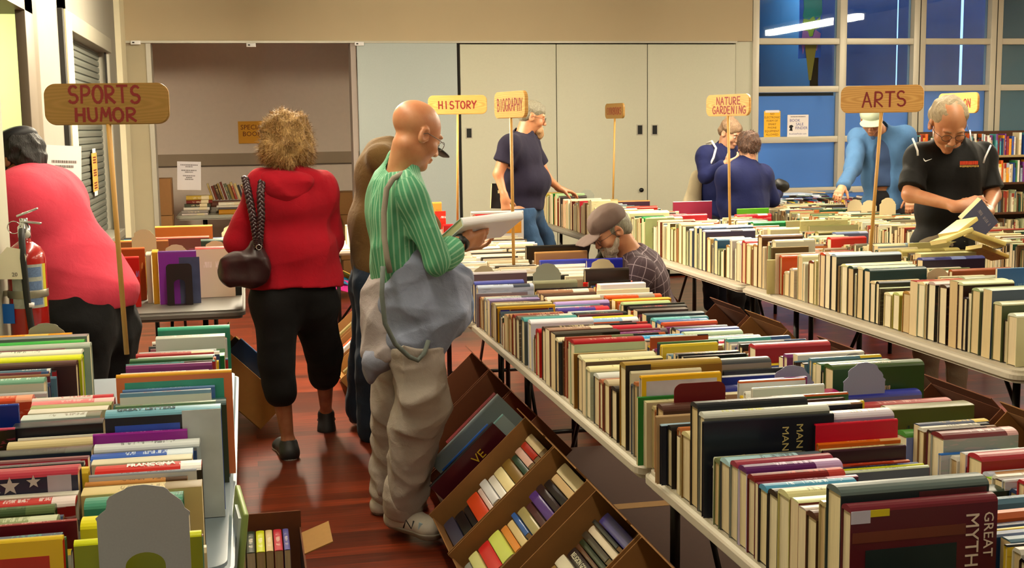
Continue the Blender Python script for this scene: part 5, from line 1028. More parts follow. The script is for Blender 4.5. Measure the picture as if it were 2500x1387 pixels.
# ---------------------------------------------------------------- people: one smooth surface grown from a distance field
def V3(*a): return np.array(a, np.float32)
class SDF:
    def __init__(s, lo, hi, h):
        s.h = h; s.lo = np.array(lo, np.float32); n = np.ceil((np.array(hi)-np.array(lo))/h).astype(int)+1; s.n = n
        s.f = np.full(tuple(n), .3, np.float32); s.ax = [s.lo[i]+h*np.arange(n[i], dtype=np.float32) for i in range(3)]
    def sl(s, a, b, mg):
        i0 = np.maximum(np.floor((np.minimum(a, b)-mg-s.lo)/s.h).astype(int), 0); i1 = np.minimum(np.ceil((np.maximum(a, b)+mg-s.lo)/s.h).astype(int)+1, s.n)
        if (i1 <= i0).any(): return None
        S = tuple(slice(i0[k], i1[k]) for k in range(3)); return S, s.ax[0][S[0]][:, None, None], s.ax[1][S[1]][None, :, None], s.ax[2][S[2]][None, None, :]
    def put(s, S, d, k, op):
        g = s.f[S]
        if op == 'u': hh = np.maximum(k-np.abs(g-d), 0)/k; s.f[S] = np.minimum(g, d)-hh*hh*k*.25
        else: d = -d; hh = np.maximum(k-np.abs(g-d), 0)/k; s.f[S] = np.maximum(g, d)+hh*hh*k*.25
    def cap(s, a, b, ra, rb, k=.02, op='u', flat=None):
        a = np.array(a, np.float32); b = np.array(b, np.float32); r = max(ra, rb); q = s.sl(a-r, b+r, k+3*s.h+.0) if False else s.sl(np.minimum(a, b)-r, np.maximum(a, b)+r, k+3*s.h)
        if q is None: return
        S, X, Y, Z = q; d = b-a; L2 = float(d@d)+1e-12; t = np.clip(((X-a[0])*d[0]+(Y-a[1])*d[1]+(Z-a[2])*d[2])/L2, 0, 1)
        ex, ey, ez = X-a[0]-t*d[0], Y-a[1]-t*d[1], Z-a[2]-t*d[2]
        if flat is not None:       # squash across a direction: flat=(dir, factor)
            n_, fk = flat; n_ = np.array(n_, np.float32); w_ = (ex*n_[0]+ey*n_[1]+ez*n_[2])*(fk-1); ex = ex+w_*n_[0]; ey = ey+w_*n_[1]; ez = ez+w_*n_[2]
        s.put(S, np.sqrt(ex*ex+ey*ey+ez*ez)-(ra+(rb-ra)*t), k, op)
    def ell(s, c, r, R=None, k=.02, op='u'):
        c = np.array(c, np.float32); r = np.array(r, np.float32); R = np.eye(3, dtype=np.float32) if R is None else np.array(R, np.float32)
        ext = np.abs(R) @ r; q = s.sl(c-ext, c+ext, k+3*s.h)
        if q is None: return
        S, X, Y, Z = q; X, Y, Z = X-c[0], Y-c[1], Z-c[2]; u = [(X*R[0, i]+Y*R[1, i]+Z*R[2, i])/r[i] for i in range(3)]
        k0 = np.sqrt(u[0]**2+u[1]**2+u[2]**2); k1 = np.sqrt((u[0]/r[0])**2+(u[1]/r[1])**2+(u[2]/r[2])**2)+1e-9; s.put(S, k0*(k0-1)/k1, k, op)
    def ring(s, c, n_, R, r, k=.01):
        c = np.array(c, np.float32); n_ = np.array(n_, np.float32); n_ /= np.linalg.norm(n_); q = s.sl(c-R-r, c+R+r, k+3*s.h)
        if q is None: return
        S, X, Y, Z = q; X, Y, Z = X-c[0], Y-c[1], Z-c[2]; z = X*n_[0]+Y*n_[1]+Z*n_[2]; rho = np.sqrt(np.maximum(X*X+Y*Y+Z*Z-z*z, 0)); s.put(S, np.sqrt((rho-R)**2+z*z)-r, k, 'u')
    def plane(s, p, n_):            # cut away everything on the side n points to
        n_ = np.array(n_, float); n_ /= np.linalg.norm(n_); p = np.array(p, float); X, Y, Z = s.ax[0][:, None, None], s.ax[1][None, :, None], s.ax[2][None, None, :]
        s.f = np.maximum(s.f, ((X-p[0])*n_[0]+(Y-p[1])*n_[1]+(Z-p[2])*n_[2]).astype(np.float32))
    def plane_local(s, p, n_, R):     # square off a sleeve end: only cells near p are cut
        p = np.array(p, np.float32); q = s.sl(p-R*1.3, p+R*1.3, .02)
        if q is None: return
        S, X, Y, Z = q; X, Y, Z = X-p[0], Y-p[1], Z-p[2]; z = X*n_[0]+Y*n_[1]+Z*n_[2]; rho = np.sqrt(np.maximum(X*X+Y*Y+Z*Z-z*z, 0)); d = np.where((rho < R*1.1) & (z > -.01), z, -1).astype(np.float32); s.f[S] = np.maximum(s.f[S], np.where(z < R*1.25, d, s.f[S]))
    def folds(s, amp, freq, seed=0, st=(1, 1, 1), n=7, box=None):
        rg = np.random.RandomState(seed); X, Y, Z = s.ax[0][:, None, None], s.ax[1][None, :, None], s.ax[2][None, None, :]
        w = np.zeros_like(s.f); act = np.abs(s.f) < .05
        idx = np.argwhere(act)
        if len(idx) == 0: return
        P = s.lo+idx*s.h; v = np.zeros(len(idx), np.float32)
        for k in range(n):
            d = rg.normal(size=3)*np.array(st); d = d/np.linalg.norm(d)*freq*rg.uniform(.6, 2.4); wob = rg.normal(size=3)*freq*.5
            v += 1.35*(1-2*np.abs(np.sin(.5*(P@d+1.3*np.sin(P@wob+rg.uniform(0, 6))+rg.uniform(0, 6)))))*(freq/np.linalg.norm(d))**.5
        v = v/n**.5; s.f[act] -= .8*amp*v.astype(np.float32)
    def mesh(s):
        f = s.f; sg = f < 0; n = np.array(f.shape)-1
        C_ = np.zeros(tuple(n), bool); a = sg[:-1, :-1, :-1]
        for dx in (0, 1):
            for dy in (0, 1):
                for dz in (0, 1): C_ |= (sg[dx:dx+n[0], dy:dy+n[1], dz:dz+n[2]] != a)
        idx = np.argwhere(C_); ids = -np.ones(tuple(n), np.int32); ids[C_] = np.arange(len(idx)); acc = np.zeros((len(idx), 3)); cnt = np.zeros(len(idx))
        i, j, k = idx.T; cor = [(0, 0, 0), (1, 0, 0), (0, 1, 0), (1, 1, 0), (0, 0, 1), (1, 0, 1), (0, 1, 1), (1, 1, 1)]
        vals = [f[i+c[0], j+c[1], k+c[2]] for c in cor]
        for p, q in ((0, 1), (2, 3), (4, 5), (6, 7), (0, 2), (1, 3), (4, 6), (5, 7), (0, 4), (1, 5), (2, 6), (3, 7)):
            A, B = vals[p], vals[q]; m = (A < 0) != (B < 0); t = np.where(m, A/np.where(m, A-B, 1), 0); cp, cq = np.array(cor[p]), np.array(cor[q])
            acc += m[:, None]*(cp+(cq-cp)*t[:, None]); cnt += m
        V = s.lo+(idx+acc/cnt[:, None])*s.h; F = []
        for ax in range(3):
            o = [0, 0, 0]; o[ax] = 1; sa = sg[:f.shape[0]-o[0], :f.shape[1]-o[1], :f.shape[2]-o[2]]; sb = sg[o[0]:, o[1]:, o[2]:]; e = np.argwhere(sa != sb); u, w = [(1, 2), (2, 0), (0, 1)][ax]
            e = e[(e[:, u] > 0) & (e[:, w] > 0) & (e[:, u] < n[u]) & (e[:, w] < n[w])]; q = []
            for du, dw in ((0, 0), (-1, 0), (-1, -1), (0, -1)):
                c = e.copy(); c[:, u] += du; c[:, w] += dw; q.append(ids[c[:, 0], c[:, 1], c[:, 2]])
            q = np.stack(q, 1); ins = sg[e[:, 0], e[:, 1], e[:, 2]]; q[~ins] = q[~ins][:, ::-1]; F.append(q[(q >= 0).all(1)])
        return V, np.concatenate(F)
def npmesh(name, V, F, mats, parent=None, smooth_it=2):
    me = bpy.data.meshes.new(name)
    for _ in range(smooth_it):
        E = np.concatenate([F[:, [0, 1]], F[:, [1, 2]], F[:, [2, 3]], F[:, [3, 0]]]); A = np.zeros_like(V); c = np.zeros(len(V))
        for p, q in ((0, 1), (1, 0)):
            for d in range(3): A[:, d] += np.bincount(E[:, p], V[E[:, q], d], len(V))
            c += np.bincount(E[:, p], minlength=len(V))
        V = V+.45*(A/np.maximum(c, 1)[:, None]-V)
    me.vertices.add(len(V)); me.vertices.foreach_set('co', V.astype(np.float32).ravel()); me.loops.add(len(F)*4); me.loops.foreach_set('vertex_index', F.astype(np.int32).ravel())
    me.polygons.add(len(F)); me.polygons.foreach_set('loop_start', np.arange(0, len(F)*4, 4, dtype=np.int32)); me.polygons.foreach_set('loop_total', np.full(len(F), 4, np.int32)) if False else None
    me.polygons.foreach_set('use_smooth', np.ones(len(F), bool)); me.update(calc_edges=True); me.validate()
    o = link(name, me, None, mats=mats)
    if parent: o.parent = parent; o.matrix_parent_inverse = parent.matrix_world.inverted()
    return o, V
def nrm(v): v = np.array(v, float); return v/np.linalg.norm(v)
def frame(fwd, up):
    f = nrm(fwd); r = nrm(np.cross(f, up)); u = np.cross(r, f); return np.stack([r, f, u], 1)     # columns right, forward, up
def head(F, c, R, s=1.0, k=.012, nose=1.0, jaw=1.0, cheeks=1.0):
    def P(x, y, z): return np.array(c)+R@(np.array([x, y, z])*s)
    F.ell(P(0, -.012, .048), np.array([.077, .098, .080])*s, R, k*2); F.ell(P(0, .028, .0), np.array([.066, .068, .085])*s, R, k*2)
    F.ell(P(0, .03, -.066), np.array([.052*jaw, .058, .046])*s, R, k*2); F.ell(P(0, .074, -.098), np.array([.024*jaw, .020, .018])*s, R, k*1.5)
    for q in (-1, 1):
        F.ell(P(q*.042, .062, -.030), np.array([.026*cheeks, .026, .026])*s, R, k*1.5); F.ell(P(q*.030, .087, .027), np.array([.024, .010, .008])*s, R, k)
        F.ell(P(q*.031, .104, .006), np.array([.018, .014, .012])*s, R, .01, 's'); F.ell(P(q*.031, .082, .005), np.array([.0135, .0125, .0125])*s, R, .003)
        F.ell(P(q*.079, -.008, -.004), np.array([.011, .022, .034])*s, frame(R@nrm([0.1*q, .98, -.15]), R@np.array([0, .1, 1])), .006)
        F.ell(P(q*.088, -.004, .0), np.array([.007, .012, .020])*s, R, .004, 's'); F.ell(P(q*.078, .012, -.012), np.array([.006, .006, .010])*s, R, .004)
        F.ell(P(q*.012, .103, -.036), np.array([.009, .010, .008])*s*nose, R, .005)
    F.cap(P(0, .088, .018), P(0, .112*(.9+.1*nose), -.030), .009*s, .0125*s*nose, .008)
    F.ell(P(0, .094, -.060), np.array([.025, .012, .0065])*s, R, .006); F.ell(P(0, .092, -.071), np.array([.021, .012, .0065])*s, R, .006); F.ell(P(0, .104, -.0655), np.array([.022, .006, .0015])*s, R, .003, 's')
def hand(F, wr, d, n_, side, curl=.5, s=1.0, spread=.06, thumb=.6, k=.006, th_in=.0):
    """wr wrist, d finger direction, n_ palm normal, side +1 right / -1 left"""
    d = nrm(d); n_ = nrm(np.array(n_)-np.dot(n_, d)*d); l = np.cross(d, n_)*side      # l points to the thumb side
    wr = np.array(wr); kn = wr+d*.088*s
    for q, t0 in ((.026, .0125), (.008, .0135), (-.010, .013), (-.027, .011)): F.cap(wr+l*q*.6*s+d*.012*s, kn+l*q*s, .0165*s, t0*s, .014)
    F.cap(wr-d*.02*s, wr+d*.02*s, .026*s, .027*s, .02, flat=(n_, 1.3))
    for q, ln, r, cu in ((.027, .073, .0092, .95), (.009, .083, .0095, 1.0), (-.010, .077, .009, 1.05), (-.028, .062, .008, 1.15)):
        p = kn+l*q*s; a = 0; dd0 = nrm(d+l*q*spread*30)
        for m, (fr, cc) in enumerate(((.44, .75), (.31, 1.0), (.25, .8))):
            a += curl*cu*cc; dd = dd0*math.cos(a)+n_*math.sin(a); e = p+dd*ln*fr*s; F.cap(p, e, r*s*(1-.08*m), r*s*(.94-.08*m), .005 if m else .008); p = e
    b = wr+d*.022*s+l*.024*s+n_*.006*s; td = nrm(l*.75+d*.62+n_*thumb); F.cap(b-l*.012*s, b+td*.032*s, .0165*s, .0125*s, .014)
    p = b+td*.032*s; t2 = nrm(td+d*.35+n_*.35-l*th_in); F.cap(p, p+t2*.03*s, .0115*s, .0105*s, .005); p = p+t2*.03*s; t3 = nrm(t2+d*.3+n_*.2); F.cap(p, p+t3*.024*s, .0102*s, .0085*s, .005)
def cloth(name, col, kind='plain', rough=.85, col2=None, sc=90, bump=.25, th=.5):
    if name in MC: return MC[name]
    m = bpy.data.materials.new(name); m.use_nodes = True; nt = m.node_tree; b = nt.nodes['Principled BSDF']; L = nt.links
    b.inputs['Roughness'].default_value = rough; b.inputs['Sheen Weight'].default_value = .03; b.inputs['Specular IOR Level'].default_value = .25; tc = nd(nt, 'ShaderNodeTexCoord')
    n = nd(nt, 'ShaderNodeTexNoise'); n.inputs['Scale'].default_value = 9; n.inputs['Detail'].default_value = 5; L.new(tc.outputs['Object'], n.inputs[0])
    mr = nd(nt, 'ShaderNodeMapRange'); mr.inputs['To Min'].default_value = .82; mr.inputs['To Max'].default_value = 1.18; L.new(n.outputs[0], mr.inputs[0])
    hs = nd(nt, 'ShaderNodeHueSaturation'); hs.inputs['Color'].default_value = lin(col); L.new(mr.outputs[0], hs.inputs['Value']); src = hs.outputs[0]
    if kind in ('stripe', 'plaid'):
        fs = []
        for an, scl in (('su', sc),)+((('sv', sc),) if kind == 'plaid' else ()):
            a = nd(nt, 'ShaderNodeAttribute'); a.attribute_name = an; mu = nd(nt, 'ShaderNodeMath', operation='MULTIPLY'); L.new(a.outputs['Fac'], mu.inputs[0]); mu.inputs[1].default_value = scl
            fr = nd(nt, 'ShaderNodeMath', operation='FRACT'); L.new(mu.outputs[0], fr.inputs[0]); gt = nd(nt, 'ShaderNodeMath', operation='LESS_THAN'); L.new(fr.outputs[0], gt.inputs[0]); gt.inputs[1].default_value = th; fs.append(gt.outputs[0])
        if len(fs) == 2: mxm = nd(nt, 'ShaderNodeMath', operation='MAXIMUM'); L.new(fs[0], mxm.inputs[0]); L.new(fs[1], mxm.inputs[1]); fs = [mxm.outputs[0]]
        mx = nd(nt, 'ShaderNodeMix', data_type='RGBA'); L.new(fs[0], mx.inputs[0]); L.new(src, mx.inputs[6]); mx.inputs[7].default_value = lin(col2); src = mx.outputs[2]
    L.new(src, b.inputs['Base Color'])
    n2 = nd(nt, 'ShaderNodeTexNoise'); n2.inputs['Scale'].default_value = 420; L.new(tc.outputs['Object'], n2.inputs[0]); n3 = nd(nt, 'ShaderNodeTexNoise'); n3.inputs['Scale'].default_value = 22; n3.inputs['Detail'].default_value = 3; n3.inputs['Distortion'].default_value = .8; L.new(tc.outputs['Object'], n3.inputs[0])
    ad = nd(nt, 'ShaderNodeMath', operation='MULTIPLY_ADD'); L.new(n3.outputs[0], ad.inputs[0]); ad.inputs[1].default_value = 4; L.new(n2.outputs[0], ad.inputs[2])
    bp = nd(nt, 'ShaderNodeBump'); bp.inputs['Strength'].default_value = bump; bp.inputs['Distance'].default_value = .004; L.new(ad.outputs[0], bp.inputs['Height']); L.new(bp.outputs[0], b.inputs['Normal']); MC[name] = m; return m
def skin(name, c, c2):
    m = bpy.data.materials.new(name); m.use_nodes = True; nt = m.node_tree; b = nt.nodes['Principled BSDF']; L = nt.links; tc = nd(nt, 'ShaderNodeTexCoord')
    n = nd(nt, 'ShaderNodeTexNoise'); n.inputs['Scale'].default_value = 14; n.inputs['Detail'].default_value = 4; L.new(tc.outputs['Object'], n.inputs[0]); mr = nd(nt, 'ShaderNodeMapRange'); mr.inputs['From Min'].default_value = .35; mr.inputs['From Max'].default_value = .68; L.new(n.outputs[0], mr.inputs[0])
    mx = nd(nt, 'ShaderNodeMix', data_type='RGBA'); mx.inputs[6].default_value = lin(c); mx.inputs[7].default_value = lin(c2); L.new(mr.outputs[0], mx.inputs[0]); L.new(mx.outputs[2], b.inputs['Base Color'])
    b.inputs['Roughness'].default_value = .45; b.inputs['Subsurface Weight'].default_value = .12; b.inputs['Subsurface Radius'].default_value = (.012, .005, .003)
    n2 = nd(nt, 'ShaderNodeTexNoise'); n2.inputs['Scale'].default_value = 180; L.new(tc.outputs['Object'], n2.inputs[0]); bp = nd(nt, 'ShaderNodeBump'); bp.inputs['Strength'].default_value = .12; bp.inputs['Distance'].default_value = .002; L.new(n2.outputs[0], bp.inputs['Height']); L.new(bp.outputs[0], b.inputs['Normal']); return m
def hairm(name, c, c2, sc=(60, 60, 9)):
    m = bpy.data.materials.new(name); m.use_nodes = True; nt = m.node_tree; b = nt.nodes['Principled BSDF']; L = nt.links; tc = nd(nt, 'ShaderNodeTexCoord'); mp = nd(nt, 'ShaderNodeMapping'); mp.inputs['Scale'].default_value = sc; L.new(tc.outputs['Object'], mp.inputs[0])
    n = nd(nt, 'ShaderNodeTexNoise'); n.inputs['Scale'].default_value = 3; n.inputs['Detail'].default_value = 5; n.inputs['Distortion'].default_value = 1.2; L.new(mp.outputs[0], n.inputs[0]); cr = nd(nt, 'ShaderNodeValToRGB'); cr.color_ramp.elements[0].position = .3; cr.color_ramp.elements[1].position = .7; cr.color_ramp.elements[0].color = lin(c); cr.color_ramp.elements[1].color = lin(c2); L.new(n.outputs[0], cr.inputs[0]); L.new(cr.outputs[0], b.inputs['Base Color'])
    b.inputs['Roughness'].default_value = .6; bp = nd(nt, 'ShaderNodeBump'); bp.inputs['Strength'].default_value = .7; bp.inputs['Distance'].default_value = .006; L.new(n.outputs[0], bp.inputs['Height']); L.new(bp.outputs[0], b.inputs['Normal']); return m
def strands(name, pts_dir, m, parent, n, ln, r=.0016, droop=.6, seed=1, curl=.3):
    """short ribbons of hair growing from surface points (pos, normal)"""
    rg = random.Random(seed); v = []; f = []
    for _ in range(n):
        p, d = rg.choice(pts_dir); p = Vector(p); d = Vector(d); t = Vector((rg.gauss(0, 1), rg.gauss(0, 1), rg.gauss(0, 1))); dr = (d*.5+t*curl+Vector((0, 0, -droop))).normalized(); L_ = ln*rg.uniform(.5, 1.2); s = dr.cross(d+t*.3)
        if s.length < 1e-4: continue
        s = s.normalized()*r; k0 = len(v)
        for q in range(4):
            u = q/3; pp = p+(d*(1-u)*.35+dr*(.4+.6*u)).normalized()*L_*u+Vector((0, 0, -droop*.3*L_*u*u)); w_ = (1-u*.8); v += [tuple(pp-s*w_), tuple(pp+s*w_)]
        f += [(k0, k0+1, k0+3, k0+2), (k0+2, k0+3, k0+5, k0+4), (k0+4, k0+5, k0+7, k0+6)]
    me = bpy.data.meshes.new(name); me.from_pydata(v, [], f); me.polygons.foreach_set('use_smooth', [True]*len(f)); o = link(name, me, None, mats=[m]); o.parent = parent; o.matrix_parent_inverse = parent.matrix_world.inverted(); return o
class Person:
    def __init__(s, label, J, h=.005, hs=1.0, group=None):
        s.J = {k: np.array(v, float) for k, v in J.items()}; s.h = h; s.hs = hs
        P = np.array([v for k, v in s.J.items() if k not in ('fwd', 'up', 'dR', 'nR', 'dL', 'nL')]); s.lo, s.hi = P.min(0)-.32, P.max(0)+.32; s.hi[2] += .05; s.lo[2] = max(s.lo[2], -.02)
        s.e = empty('person', ((s.J['pelvis'][0]), (s.J['pelvis'][1]), 0), label=label, cat='person', group=group); bpy.context.view_layer.update()
        s.ax = nrm(s.J['shR']-s.J['shL']); s.sp = nrm(s.J['chest']-s.J['pelvis']); s.T = frame(np.cross(s.sp, s.ax), s.sp); s.hR = frame(s.J['fwd'], s.J.get('up', (0, 0, 1)))
        s.W = dict(cw=.155, cd=.108, bw=.145, bd=.11, pw=.155, pd=.115, nr=.056, sh=.055, ua=.046, el=.038, wr=.028, th=.08, kn=.056, an=.04)
    def field(s, h=None): return SDF(s.lo, s.hi, h or s.h)
    def torso(s, F, d=0, k=.05, pel=True):
        J, W = s.J, s.W; F.ell(J['chest'], (W['cw']+d, W['cd']+d, .19+d), s.T, k); F.ell(J['belly'], (W['bw']+d, W['bd']+d, .16+d), s.T, k)
        if pel: F.ell(J['pelvis'], (W['pw']+d, W['pd']+d, .13+d), s.T, k)
        for q in ('shR', 'shL'): F.cap(J['neck']-s.sp*.05, J[q], .062+d*.6, W['sh']+d*.6, k); F.cap(J['chest'], J[q]-s.sp*.03, .10+d, W['sh']+d, k)
    def arm(s, F, sd, d=0, k=.02, fr=1.0, cuff=0, until='wr'):
        J, W = s.J, s.W; a, b, c = J['sh'+sd], J['el'+sd], J['wr'+sd]
        if until == 'ua': m = a+(b-a)*fr; F.cap(a, m, W['sh']+d*.5, W['ua']+d*.6+cuff, .03); F.plane_local(m, nrm(b-a), W['ua']+.06); return m, nrm(b-a)
        F.cap(a, b, W['sh']*.95+d, W['el']+.004+d, .03); m = b+(c-b)*fr; F.cap(b, m, W['el']+.002+d, W['wr']+d+cuff, k); return m, nrm(c-b)
    def leg(s, F, sd, d=0, k=.03, fr=1.0, flare=0, kd=0):
        J, W = s.J, s.W; a, b, c = J['hip'+sd], J['kn'+sd], J['an'+sd]; F.cap(a, b, W['th']+d, W['kn']+d+kd, .05); m = b+(c-b)*fr
        mid = b+(m-b)*.35+0; F.cap(b, mid, W['kn']+d+kd, W['kn']*.98+d+kd, k) if fr > .5 else None; F.cap(b, m, W['kn']+d+kd, W['an']+d+flare, k); return m, nrm(c-b)
    def body(s, m, hk={}, hands=None, arms=True, legs=True, torso=True, extra=None):
        F = s.field(); J = s.J; s.torso(F, -.02); F.cap(J['neck']-s.sp*.03, J['head']-s.hR[:, 1]*.02*s.hs-s.hR[:, 2]*.05*s.hs, s.W['nr']*1.1, s.W['nr'], .03)
        head(F, J['head'], s.hR, s.hs, **hk)
        for sd, q in (('R', 1), ('L', -1)):
            if arms: 
                s.arm(F, sd, -.004); hh = (hands or {}).get(sd, {}); hand(F, J['wr'+sd], J.get('d'+sd, J['wr'+sd]-J['el'+sd]), J.get('n'+sd, (0, 0, -1)), q, **hh)
            if legs: s.leg(F, sd, -.012); F.cap(J['an'+sd], J['to'+sd], .036, .028, .02)
        if extra: extra(F)
        V, Fc = F.mesh(); s.skin, _ = npmesh('body', V, Fc, [m], s.e, 1); return s.skin
    def garment(s, name, fn, m, segs=None, fold=(.006, 30, 3, (1, 1, .35)), h=None, it=2, part=None):
        F = s.field(h or s.h*1.15); fn(F)
        if fold: F.folds(*fold)
        V, Fc = F.mesh(); o, V2 = npmesh(name, V, Fc, [m], s.e, it)
        if segs:
            best = np.full(len(V2), 1e9); su = np.zeros(len(V2)); sv = np.zeros(len(V2))
            for a, b, r, ref in segs:
                a, b = np.array(a, float), np.array(b, float); d = b-a; L = np.linalg.norm(d); dn = d/L; t = np.clip((V2-a)@dn, 0, L); e = V2-a-t[:, None]*dn; ds = np.linalg.norm(e, axis=1)/r
                x = nrm(np.cross(dn, ref)); y = np.cross(dn, x); an = np.arctan2(e@y, e@x); ok = ds < best; best[ok] = ds[ok]; su[ok] = (an*r)[ok]; sv[ok] = ((V2-a)@dn)[ok]
            for nm, dt in (('su', su), ('sv', sv)): at_ = o.data.attributes.new(nm, 'FLOAT', 'POINT'); at_.data.foreach_set('value', dt.astype(np.float32))
        return o
    def shoe(s, sd, m, ms, ln=.0, w=.045, fl=None, h=.0045):
        a, t = s.J['an'+sd], s.J['to'+sd]; d = nrm(np.array([t[0]-a[0], t[1]-a[1], 0])); z0 = min(a[2]-.09, t[2]-.03); lo = np.minimum(a, t)-.16; hi = np.maximum(a, t)+.16
        for nm, mm in (('shoe', m), ('sole', ms)):
            F = SDF(lo, hi, h); up = np.array([0, 0, 1.]); hl = np.array([a[0], a[1], z0+.045])-d*.035; to = np.array([t[0], t[1], z0+.035])
            if nm == 'shoe':
                F.cap(hl, to, .043, w*.86, .03); F.cap(hl+d*.01, a+np.array([0, 0, -.01]), .042, .045, .03); F.cap(hl+d*.09+up*.02, to-d*.05+up*.01, .038, .034, .03); F.ell(to+d*.005, (.05, .046, .03), frame(d, up), .03); F.plane((0, 0, z0+.018), (0, 0, -1))
                F.cap(a, a+up*.08, .032, .034, .006, 's')
            else: F.cap(hl, to, .047, w, .03); F.ell(to+d*.01, (.05, .047, .05), frame(d, up), .03); F.plane((0, 0, z0+.026), (0, 0, 1)); F.plane((0, 0, z0), (0, 0, -1))
            V, Fc = F.mesh(); o, _ = npmesh(nm, V, Fc, [mm], s.e, 1)
            if nm == 'shoe': sh = o
            else: o.parent = sh; o.matrix_parent_inverse = Matrix.Identity(4)
    def hl(s, x, y, z): return s.J['head']+s.hR@(np.array([x, y, z])*s.hs)
    def shell(s, name, fn, m, pad=.22, h=.004, fold=None, it=1, at_=None):
        c = s.J['head'] if at_ is None else np.array(at_, float); F = SDF(c-pad, c+pad, h); fn(F)
        if fold: F.folds(*fold)
        V, Fc = F.mesh(); return npmesh(name, V, Fc, [m], s.e, it)
    def glasses(s, m, lens=True):
        b = MB(); 
        def P(x, y, z): return Vector(s.hl(x, y, z)-np.array(s.e.location))
        for q in (-1, 1):
            c = (q*.032, .108, .0); b.tube([P(c[0]+.023*math.cos(a), c[1]-.004*abs(math.cos(a)), c[2]+.017*math.sin(a)) for a in [6.283*k/20 for k in range(21)]], .0014, 0, 6, caps=False)
            b.tube([P(q*.055, .104, .004), P(q*.078, .07, .006), P(q*.086, .0, .008), P(q*.084, -.018, -.004)], .0013, 0, 6)
        b.tube([P(-.01, .11, .003), P(0, .113, .006), P(.01, .11, .003)], .0013, 0, 6); return b.build('glasses', m, s.e)
    def brows(s, m):
        b = MB()
        for q in (-1, 1): b.tube([Vector(s.hl(q*.014, .0975, .024)-np.array(s.e.location)), Vector(s.hl(q*.03, .0985, .031)-np.array(s.e.location)), Vector(s.hl(q*.05, .087, .025)-np.array(s.e.location))], [.003, .0038, .002], 0, 6)
        b.build('eyebrows', m, s.e)
    def eyes(s):
        for q in (-1, 1):
            for nm, r, y, mm in (('eye', .0118, .0835, mat('eye_white', 'd8d0c8', .2)), ):
                bm = bmesh.new(); bmesh.ops.create_uvsphere(bm, u_segments=16, v_segments=10, radius=r*s.hs); me = bpy.data.meshes.new(nm); bm.to_mesh(me); bm.free(); o = link(nm, me, s.e, mats=[mm]); o.location = Vector(s.hl(q*.031, y, .003)-np.array(s.e.location))
            bm = bmesh.new(); bmesh.ops.create_uvsphere(bm, u_segments=12, v_segments=8, radius=.005*s.hs); me = bpy.data.meshes.new('iris'); bm.to_mesh(me); bm.free(); o2 = link('iris', me, o, mats=[mat('iris_dark', '201810', .2)]); o2.location = Vector(s.hR@np.array([0, .009*s.hs, -.003]))
def A(px, py, Y): return tuple(at(px, py, Y))
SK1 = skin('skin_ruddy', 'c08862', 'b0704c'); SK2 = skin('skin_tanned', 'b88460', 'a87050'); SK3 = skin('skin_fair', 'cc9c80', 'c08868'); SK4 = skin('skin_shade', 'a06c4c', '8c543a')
def shirt(p, m, d=.014, sleeve='long', hem=None, fr=.92, name='shirt', segs=False, fold=(.006, 30, 3, (1, 1, .35)), cuff=.006, collar=True, arms='RL', k=.05, ch=.035, extra=None, h=None, hemn=(0, 0, -1)):
    sg = []; J = p.J
    def fn(F):
        p.torso(F, d, k)
        for sd in arms:
            if sleeve == 'long': mm, dr = p.arm(F, sd, d*.9, .025, fr, cuff)
            elif sleeve == 'short': mm, dr = p.arm(F, sd, d, .02, fr, .014, 'ua')
        if extra: extra(F)
        if hem is not None: F.plane((0, 0, hem), hemn)
        nk = J['neck']; nu = nrm(p.J['head']-nk); F.cap(nk-nu*.08, nk+nu*ch, p.W['nr']+.028, p.W['nr']+.014, .03) if collar else None
        if collar: F.plane(nk+nu*.045, nu) if (p.J['head']-nk)[2] > .16 and False else None; F.cap(nk+nu*.02, nk+nu*.2, p.W['nr']+.001, p.W['nr']+.001, .006, 's')
    if segs:
        sg.append((J['pelvis']-p.sp*.2, J['neck'], p.W['cw']*1.05, p.T[:, 1]))
        for sd in arms: sg.append((J['sh'+sd], J['el'+sd], .062, p.T[:, 1])); sg.append((J['el'+sd], J['wr'+sd], .055, p.T[:, 1]))
    o = p.garment(name, fn, m, sg or None, fold, h)
    if sleeve == 'short':      # cut the solid sleeve ends flat is not needed: the arm passes through them
        pass
    return o
def trousers(p, m, d=.016, fr=.95, flare=.0, fold=(.006, 26, 5, (.5, .5, 1)), kd=0, top=None, name='trousers', it=2):
    def fn(F):
        J, W = p.J, p.W; F.ell(J['pelvis'], (W['pw']+d*.6, W['pd']+d*.6, .13), p.T, .05)
        for sd in 'RL': F.cap(J['pelvis'], J['hip'+sd], .11, W['th']+d, .05); mm, dr = p.leg(F, sd, d, .03, fr, flare, kd)
        if top is not None: F.plane((0, 0, top), (0, 0, 1))
    return p.garment(name, fn, m, None, fold, None, it)
def hairshell(p, m, prims, cut=None, fold=(.006, 90, 2, (1, 1, .6)), name='hair', h=.004, it=1):
    def fn(F):
        for x, y, z, a, b, c in prims: F.ell(p.hl(x, y, z), np.array([a, b, c])*p.hs, p.hR, .02)
        if cut:
            for x, y, z, a, b, c in cut: F.ell(p.hl(x, y, z), np.array([a, b, c])*p.hs, p.hR, .012, 's')
    return p.shell(name, fn, m, h=h, fold=fold, it=it)
JN = cloth('denim_dark', '1c2838', bump=.2); BLK = cloth('fabric_black', '0c0c0e', bump=.2); SHB = mat('shoe_black', '141416', .6, noise=(80, .3, 2)); SOL = mat('shoe_sole', 'c8c0b0', .7)
